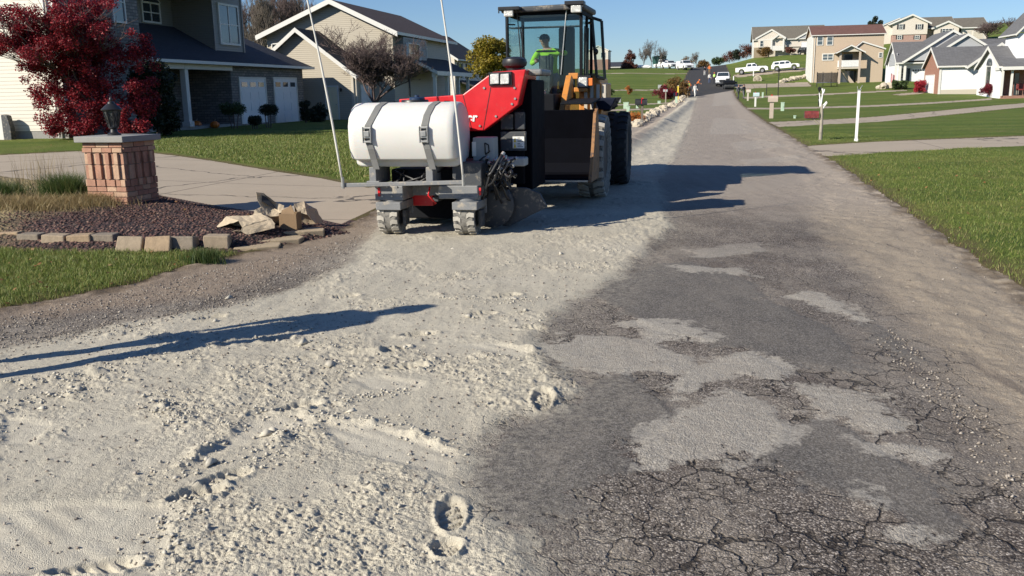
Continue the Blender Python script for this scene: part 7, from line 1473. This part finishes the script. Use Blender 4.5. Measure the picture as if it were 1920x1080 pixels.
# road roller in front of the work truck
p = at(1366, 155, 142); rl = thing('road_roller', 'dark road roller in the street in front of the white work truck', 'road machine', p, PSI + .1)
b = MB(); b.lathe([(.1, -.7), (.52, -.7), (.55, -.68), (.55, .68), (.52, .7), (.1, .7)], (0, -1.0, .55), 'x', 28); b.build('front_drum', M['charcoal_paint'], rl, 40)
b = MB(); b.lathe([(.1, -.7), (.52, -.7), (.55, -.68), (.55, .68), (.52, .7), (.1, .7)], (0, 1.1, .55), 'x', 28); b.build('rear_drum', M['charcoal_paint'], rl, 40)
b = MB(); b.ext([(-1.7, .75), (-1.7, 1.0), (-1.0, 1.25), (-.3, 1.3), (.1, 1.05), (1.75, 1.1), (1.75, .7), (.2, .6), (-.2, .6)], 'x', -.82, .82); b.build('body', M['black_paint'], rl, bevel=.04); b = MB(); b.box(.85, 1.25, -.6, .4, .8, 1.1); b.box(-1.25, -.85, -.6, .4, .8, 1.1); b.build('side_step', M['charcoal_paint'], rl, bevel=.02); b = MB(); b.box(-.3, .3, .4, .9, 1.1, 1.22); b.box(-.3, .3, .9, 1.0, 1.1, 1.6); b.build('seat', M['seat'], rl, bevel=.03)
# covered boat on the skyline
p = at(1210, 133, 226); bo = thing('covered_boat', 'long low boat under a white cover on the skyline', 'boat', p, PSI + 1.45); b = MB()
vs = []; n_ = 10
for i, y in enumerate(np.linspace(-1.7, 1.9, 9)):
    k = min(1, (y + 1.72) * .9) ** .6
    for j in range(n_): a = math.pi * j / (n_ - 1); vs.append((.8 * k * math.cos(a), y, .35 + .42 * k * math.sin(a)))
b.add(vs, [(i * n_ + j, i * n_ + j + 1, (i + 1) * n_ + j + 1, (i + 1) * n_ + j) for i in range(8) for j in range(n_ - 1)] + [tuple(range(80, 90))]); b.build('cover', M['white_paint'], bo, 60); b = MB(); b.ext([(-1.6, .37), (1.85, .37), (1.8, .1), (-1.0, .05)], 'x', -.6, .6); b.build('hull', M['carwhite'], bo, bevel=.05)
# ================================================================== PEOPLE IN THE STREET
wk = dict(knL=(-.10, -.16, .50), anL=(-.11, -.16, .10), toL=(-.12, -.31, .05), knR=(.10, .04, .48), anR=(.11, .24, .12), toR=(.12, .12, .05), wrL=(-.26, .10, .93), wrR=(.25, -.18, .96))
bend = dict(che=(0, -.16, 1.28), nek=(0, -.26, 1.42), hd0=(0, -.30, 1.48), hd1=(0, -.34, 1.57), hd2=(0, -.36, 1.63), shL=(-.17, -.2, 1.35), shR=(.17, -.2, 1.35), elL=(-.24, -.32, 1.08), wrL=(-.12, -.5, .98), elR=(.24, -.30, 1.10), wrR=(.10, -.52, 1.05))
hips = dict(elL=(-.34, .10, 1.17), wrL=(-.16, -.06, 1.02), elR=(.34, .10, 1.17), wrR=(.16, -.06, 1.02))
ppl = [(1384, 187, 'grey jacketed person walking beside the road, left of the pair', wk, 'grey_cloth', 'dark_cloth', None, None, 0.6), (1394, 186, 'dark clothed person walking beside the road, right of the pair', dict(wk, wrR=(.1, -.3, 1.1)), 'dark_cloth', 'grey_cloth', None, None, .4),
       (1330, 157, 'road worker in a white shirt at the left of the crew by the truck', None, 'white_cloth', 'blue_cloth', 'cap', None, .2), (1339, 156, 'road worker in a hi vis yellow vest amid the crew', hips, 'dark_cloth', 'dark_cloth', 'helmet', 'hivis', -.4), (1346, 156, 'road worker in dark clothes beside the yellow vested one', bend, 'grey_cloth', 'dark_cloth', 'cap', None, .9), (1352, 157, 'road worker in blue denim standing before the white truck', None, 'blue_cloth', 'blue_cloth', 'cap', None, .1),
       (1321, 142, 'far worker in white trousers standing on the new asphalt', None, 'dark_cloth', 'white_cloth', 'cap', None, .3), (1330, 139, 'far worker in an orange shirt on the new asphalt', hips, 'orange_cloth', 'brown_cloth', 'helmet', None, -.2),
       (1291, 176, 'worker in a hi vis yellow vest at the left verge by the ochre shrub', hips, 'orange_cloth', 'grey_cloth', 'helmet', 'hivis', -.5), (1303, 183, 'worker all in white at the left verge nearest the road edge', wk, 'white_cloth', 'white_cloth', 'cap', None, .3), (1307, 170, 'worker in an orange shirt farther along the left verge', bend, 'orange_cloth', 'dark_cloth', 'helmet', None, 1.2)]
for px, py, lb, J_, tp, lg, ht, vs_, rz in ppl:
    q = T(px, py); figure('person', lb, q, rz, J_, tp, lg, ht, vs_, hatcol='orange_cloth' if ht == 'helmet' else 'dark_cloth', group='people along the street')
# somebody standing beside the camera's view: only the shadow falls into it
figure('person', 'bystander in dark clothes and cap standing left of the view, casting the long shadow', (-4.0, 5.66, hz(-4.0, 6.0)), -1.1, dict(wrL=(-.20, -.10, .95), wrR=(.20, -.10, .95), elL=(-.21, .02, 1.15), elR=(.21, .02, 1.15), anL=(-.17, .02, .09), knL=(-.14, -.02, .5), toL=(-.19, -.13, .045), anR=(.17, .02, .09), knR=(.14, -.02, .5), toR=(.19, -.13, .045)), 'dark_cloth', 'blue_cloth', 'cap', scale=1.22)
# ================================================================== MAILBOXES, POSTS, BOXES
def mailbox(label, loc, boxm, postm, ph, bs=(.19, .24, .5), rz=PSI + math.pi / 2, pw=.05, group=None, brace=False):
    t = thing('mailbox', label, 'mailbox', loc, rz, group); w_, h_, l_ = bs; b = MB(); b.box(-pw, pw, -pw, pw, -.2, ph); ps = b.build('post', M[postm], t, bevel=.006)
    b = MB(); pr = [(-w_ / 2, ph)] + [(w_ / 2 * math.cos(a), ph + h_ * .55 + h_ * .45 * math.sin(a)) for a in np.linspace(math.pi, 0, 9)] + [(w_ / 2, ph)]; pr = [(x, z) for x, z in pr]; b.ext(pr, 'y', -l_ * .6, l_ * .4); bx = b.build('box', M[boxm], t, 40)
    b = MB(); b.box(-w_ * .38, w_ * .38, -l_ * .6 - .012, -l_ * .6, ph + .03, ph + h_ * .8); b.build('door', M[boxm], bx); b = MB(); b.box(w_ / 2 + .002, w_ / 2 + .012, -.05, -.02, ph + .05, ph + h_ + .06); b.box(w_ / 2 + .002, w_ / 2 + .012, -.05, .06, ph + h_, ph + h_ + .06); b.build('flag', M['red_paint'], bx)
    if brace: b = MB(); b.tube([(0, 0, ph * .62), (0, -l_ * .45, ph - .01)], .03, 6); b.box(-.07, .07, -l_ * .55, l_ * .4, ph - .03, ph - .002); b.build('brace', M[postm], t)
    return t
def S_(px, py): q = T(px, py); q[2] -= .02; return q
# near carved post with the mottled red box
q = S_(1538, 264); t = thing('mailbox', 'mottled red mailbox on a weathered wooden post with pale antler prongs', 'mailbox', q, PSI)
FMb = Fr(q); V_ = lambda px, py: (lambda p: (float(p[0]), float(p[2])))(FMb.on(px, py, 'y', 0))
b = MB(); z1 = V_(1539, 196)[1]; b.tube([(0, 0, -.2), (.01, 0, z1 * .5), (-.005, 0, z1)], [.062, .055, .05], 9); b.build('post', M['wood'], t, 60)
b = MB()
for p, q2 in (((1539, 198), (1543, 166)), ((1541, 200), (1550, 190)), ((1542, 203), (1551, 192)), ((1538, 200), (1536, 186)), ((1538, 196), (1536, 174)), ((1543, 176), (1541, 166)), ((1543, 176), (1546, 167)), ((1540, 206), (1547, 198))):
    (x0, z0), (x1, zz) = V_(*p), V_(*q2); b.tube([(x0, -.01, z0), ((x0 + x1) / 2 + .01, -.02, (z0 + zz) / 2), (x1, -.02, zz)], [.028, .024, .016], 6)
b.build('antler_prongs', M['white_paint'], t, 60)
b = MB(); (xa, za), (xb_, zb_2) = V_(1509, 208), V_(1535, 221); hh_ = za - zb_2; b.ext([(-.10, zb_2)] + [(.10 * math.cos(a), zb_2 + hh_ * .5 + hh_ * .5 * math.sin(a)) for a in np.linspace(math.pi, 0, 9)] + [(.10, zb_2)], 'x', xa, xb_)
bx = b.build('box', M['mail_red'], t, 40); b = MB(); b.ext([(-.085, zb_2 + .01), (.085, zb_2 + .01), (.085, zb_2 + hh_ * .6), (.05, zb_2 + hh_ * .9), (-.05, zb_2 + hh_ * .9), (-.085, zb_2 + hh_ * .6)], 'x', xa - .012, xa); b.build('door', M['rim'], bx)
b = MB(); b.tube([(V_(1536, 233)[0], 0, V_(1536, 233)[1]), (V_(1524, 222)[0], 0, V_(1524, 222)[1])], .032, 6); b.box(xa + .04, -.03, -.06, .06, zb_2 - .03, zb_2 - .002); b.build('brace', M['wood'], t)
# white post
q = S_(1605, 266); FMb = Fr(q); t = thing('lamp_post', 'white square post with a broken bracket top and no lamp', 'post', q, PSI); z1 = V_(1606, 169)[1]
b = MB(); b.box(-.042, .042, -.042, .042, -.2, z1); b.box(-.058, .058, -.058, .058, -.02, .12); b.build('post', M['white_paint'], t, bevel=.008); b = MB(); b.box(-.06, .06, -.06, .06, z1, z1 + .03); b.tube([(-.05, 0, z1 + .04), (-.06, 0, z1 + .12)], .012, 6); b.tube([(.03, 0, z1 + .04), (.06, 0, z1 + .10), (.10, 0, z1 + .15)], .012, 6); b.build('bracket', M['steel'], t)
mailbox('tan plastic mailbox on a thick tan post, third mailbox up the right verge', S_(1446, 222), 'mail_tan', 'mail_tan', .98, (.36, .36, .55), PSI + math.pi / 2, .11); mailbox('pale blue mailbox on a whitish post by the right verge', S_(1416, 200), 'mail_blue', 'trim', .95, (.3, .34, .55), PSI + math.pi / 2, .08, None, True)
mailbox('cream mailbox closest to the two walking people', S_(1402, 189), 'trim_tan', 'trim_tan', .95, (.30, .34, .5), PSI + math.pi / 2, .09)
mailbox('black mailbox on a dark wooden post by the orange flowers', S_(1204, 233), 'black_metal', 'bark', 1.05, (.3, .30, .62), PSI - math.pi / 2, .055, None, True)
mailbox('grey mailbox on a pale wooden post by the crimson bush', S_(1248, 194), 'grey_box', 'wood', 1.25, (.22, .25, .45), PSI - math.pi / 2, .06); mailbox('dark green mailbox on a green post with a yellow stake behind', S_(1268, 197), 'navy_paint', 'green_box', .9, (.35, .35, .5), PSI - math.pi / 2, .12)
mailbox('pinkish mailbox nearest the workers on the left verge', S_(1289, 183), 'mail_tan', 'wood', .95, (.3, .34, .5), PSI - math.pi / 2, .07)
def pedestal(label, px, py, w_, h_, mt='green_box', d=.25):
    t = thing('utility_pedestal', label, 'utility box', S_(px, py), PSI, 'utility pedestals on the lawns'); b = MB(); b.box(-w_ / 2, w_ / 2, -d / 2, d / 2, -.1, h_); b.build('cabinet', M[mt], t, bevel=.02); b = MB(); b.box(-w_ / 2 - .02, w_ / 2 + .02, -d / 2 - .02, d / 2 + .02, h_, h_ + .05); b.build('lid', M[mt], t, bevel=.012); b = MB(); b.box(w_ * .22, w_ * .3, -d / 2 - .02, -d / 2, h_ * .45, h_ * .6); b.build('latch', M['steel'], t)
for a in (('pale green utility pedestal right of the tan mailbox', 1467, 208, .24, .62), ('small pale green pedestal beyond the blue mailbox', 1430, 183, .22, .62), ('tiny low pale pedestal on the lawn beside the driveway', 1490, 222, .12, .14), ('tallest pale green pedestal left of the black mailbox', 1178, 218, .22, .66), ('pale green pedestal farther back, right of the grey cabinet', 1195, 203, .22, .62), ('low pale cabinet on the lawn before the crimson bush', 1236, 194, .32, .25)): pedestal(*a)
pedestal('square grey green cabinet behind the tallest pedestal', 1174, 204, .45, .55, 'green_box', .4); pedestal('long grey cabinet on the lawn behind the loader fender', 1158, 192, .75, .42, 'grey_box', .5); pedestal('open framed green sign box before the brown shrub', 1237, 166, .55, .55, 'grey_box', .2)
def lamppost(label, px, py, top, name='lamp_post', mt='black_metal', head=True):
    q = S_(px, py); f = Fr(q); h_ = float(f.on(px, top, 'y', 0)[2]); t = thing(name, label, 'lamp post', q, PSI, None); b = MB(); b.tube([(0, 0, -.1), (0, 0, h_ - (.38 if head else 0))], .05, 8); b.build('post', M[mt], t, 60)
    if head:
        b = MB(); b.lathe([(.05, 0), (.10, .03), (.16, .26), (.19, .27), (.08, .36), (.02, .40)], (0, 0, h_ - .38), 'z', 8); b.build('lamp_head', M['black_metal'], t)
        b = MB(); b.box(-.25, .25, -.02, .02, h_ - .75, h_ - .71); b.build('crossbar', M[mt], t)
lamppost('tall black lamp post between the blue and tan mailboxes', 1458.5, 184, 129); lamppost('slim black post on the lawn left of the tall black lamp post', 1437, 178, 157, head=False); lamppost('black lamp post directly behind the antler mailbox', 1535, 198, 163); lamppost('black lamp post rising behind the leafless tree', 771, 237, 105)
for a in ((1375, 158, 143, 'short white marker post at the road edge by the roller'), (1412.5, 143, 124, 'thin white post standing in front of the crew cab pickup'), (1271, 190, 161, 'yellow wooden stake behind the green mailbox')):
    q = S_(a[0], a[1]); f = Fr(q); h_ = float(f.on(a[0], a[2], 'y', 0)[2]); t = thing('marker_post', a[3], 'post', q, PSI); b = MB(); b.box(-.08, .08, -.06, .06, -.1, h_); b.build('post', M['yellow_paint' if 'yellow' in a[3] else 'white_paint'], t, bevel=.01); b = MB(); b.add([(-.09, -.07, h_), (.09, -.07, h_), (.09, .07, h_), (-.09, .07, h_), (0, 0, h_ + .07)], [(0, 1, 4), (1, 2, 4), (2, 3, 4), (3, 0, 4), (3, 2, 1, 0)]); b.build('cap', M['trim'], t)
# trampoline
q = at(1550, 165, 138); q[2] = D(1550, 165, 138)[2]; f = Fr(q); t = thing('trampoline', 'round trampoline with black safety net below the white balcony', 'trampoline', q, PSI); r_ = float(f.on(1572, 157, 'y', 0)[0] - f.on(1530, 157, 'y', 0)[0]) / 2
n = NT('safety_net'); tp_ = n.n('BsdfTransparent'); mx = n.n('MixShader', {0: .62, 1: tp_.outputs[0], 2: n.b.outputs[0]}); n.b.inputs['Base Color'].default_value = (.012, .012, .014, 1); n.link(mx.outputs[0], n.t.nodes['Material Output'].inputs[0]); M['net'] = n.mat
b = MB(); b.lathe([(r_ - .25, .75), (r_, .75), (r_, .80), (r_ - .25, .80)], (0, 0, 0), 'z', 30); b.build('rim_pad', P_('blue_grey_pad', (.09, .11, .17), .6), t); b = MB(); b.lathe([(r_ - .26, .74), (r_ - .26, .77)], (0, 0, 0), 'z', 30); b.build('jump_mat', M['black_metal'], t)
b = MB(); b.lathe([(r_ * .93, .80), (r_ * .93, 1.3), (r_ * .96, 2.2)], (0, 0, 0), 'z', 30); b.f = [x for x in b.f if len(x) == 4]; b.m = [0] * len(b.f); b.build('net', M['net'], t)
for k in range(8):
    a = 2 * math.pi * (k + .3) / 8; b = MB(); b.tube([(r_ * .97 * math.cos(a), r_ * .97 * math.sin(a), .05), (r_ * .97 * math.cos(a), r_ * .97 * math.sin(a), 2.35)], .03, 6); b.build('pole', M['black_metal'], t)
# flag, culvert ring, stones
q = S_(1669, 160); q = at(1669, 157, 118); f = Fr(q); t = thing('flag', 'small faded striped flag hanging by the hedge', 'flag', q, PSI); b = MB(); b.tube([(0, 0, -.1), (0, 0, 2.0)], .02, 6); b.build('pole', M['white_paint'], t); b = MB(); N2 = 8; vs = []
for i in range(N2 + 1):
    for j in range(2): vs.append((.03 + .5 * i / N2 * (.8 + .2 * j), .06 * math.sin(i * 1.1), 1.9 - 1.25 * (1 - j) - .35 * i / N2))
b.add(vs, [(2 * i, 2 * i + 2, 2 * i + 3, 2 * i + 1) for i in range(N2)]); n = NT('flag_cloth'); co = n.n('TexCoord').outputs['Object']; sx = n.n('SeparateXYZ', {0: co}).outputs[0]; n.done(n.mix(n.step(n.math('FRACT', n.math('MULTIPLY', sx, 9)), .45, .55), (.5, .10, .10), (.6, .56, .56)), .8); o = b.build('cloth', n.mat, t, fix=False); sd = o.modifiers.new('t', 'SOLIDIFY'); sd.thickness = .006
q = S_(1420, 152); t = thing('culvert_pipe', 'pale concrete culvert end set in the grass bank below the pickup', 'culvert', q, PSI); b = MB(); b.lathe([(.52, -.15), (.72, -.15), (.72, .5), (.52, .5), (.52, -.15)], (0, 0, .28), 'y', 20); b.build('pipe_ring', M['rock'], t); b = MB(); b.lathe([(.51, .1), (.51, .12)], (0, 0, .28), 'y', 20); b.build('pipe_shade_disc', M['black_metal'], t)  # black disc across the pipe stands in for the shade inside
rg = random.Random(21); rock_protos = []
for k in range(4):
    b = MB(); b.ball((0, 0, .3), (.55, .42, .38), 9, 6, 0, .22, k); rock_protos.append(b)
def rock(q, s, label, group, k):
    o = rock_protos[k % 4].build('border_rock', M['rock'], loc=q, rotz=k * 1.3, bevel=.0) if not hasattr(rock, 'me%d' % (k % 4)) else None
    if o is None:
        o = bpy.data.objects.new('border_rock', getattr(rock, 'me%d' % (k % 4))); C.objects.link(o); o.location = tuple(map(float, q)); o.rotation_euler = (0, 0, k * 1.3)
    else: setattr(rock, 'me%d' % (k % 4), o.data)
    o.scale = (s, s, s); tag(o, label, 'rock', group); return o
line = [(1197, 236), (1212, 229), (1226, 219), (1240, 210), (1256, 203), (1270, 196), (1284, 188)]
for k in range(64):
    t_ = (k + rg.uniform(0, 1)) / 64 * 6; i = min(5, int(t_)); fct = t_ - i; px = line[i][0] * (1 - fct) + line[i + 1][0] * fct + rg.uniform(-7, 3); py = line[i][1] * (1 - fct) + line[i + 1][1] * fct + rg.uniform(-5, 1)
    q = T(px, py); rock((q[0], q[1], q[2] - .06), rg.uniform(.30, .62), 'pale limestone rock in the heaped border along the left verge', 'limestone rocks of the left verge border', k)
for k in range(14):
    t_ = k / 13; q = T(1466 + 64 * t_ + rg.uniform(-1, 1), 155 - 13 * t_); rock((q[0], q[1], q[2] - .1), rg.uniform(.8, 1.2), 'pale stone in the retaining row left of the beige house', 'retaining stones beside the beige house', k)
for i, (px, s, lb) in enumerate(((1650, .9, 'small pale boulder left of the stump by the hedge'), (1657, 1.3, 'largest pale boulder near the hedge'), (1668, 1.2, 'flat pale boulder right next to the hedge'))): q = at(px, 168, 118); rock((q[0], q[1], q[2] - .1), s, lb, 'boulders by the hedge', i)
for i, (px, py, lb) in enumerate(((1186, 236, 'white rock left of three at the flower clump'), (1193, 238, 'white rock at the middle of three before the flower clump'), (1200, 237, 'white rock right of three by the mailbox foot'))): q = T(px, py); rock((q[0], q[1], q[2] - .05), .42, lb, 'white rocks before the orange flowers', i + 1)
for i, (px, py, r, lb) in enumerate(((1183, 227, .22, 'pumpkin left in the orange flower clump'), (1198, 229, .20, 'pumpkin right in the orange flower clump'))): q = T(px, py); pumpkin((q[0], q[1] - .3, q[2]), r, lb, 'pumpkins by the flower clump')
# chairs on the brick porch
q = D(1914, 172, 88); t = thing('porch_chair', 'reddish cushioned chair on the brick porch at the picture edge', 'chair', (q[0], q[1], q[2] - .25), PSI)
b = MB(); b.box(-.35, .35, -.3, .3, .38, .52); b.build('seat', M['mail_red'], t, bevel=.05); b = MB(); b.box(-.35, .35, .24, .36, .5, 1.0); b.build('backrest', M['mail_red'], t, bevel=.05)
for x in (-.3, .3):
    for y in (-.25, .25): b = MB(); b.box(x - .03, x + .03, y - .03, y + .03, 0, .38); b.build('leg', M['wood'], t)
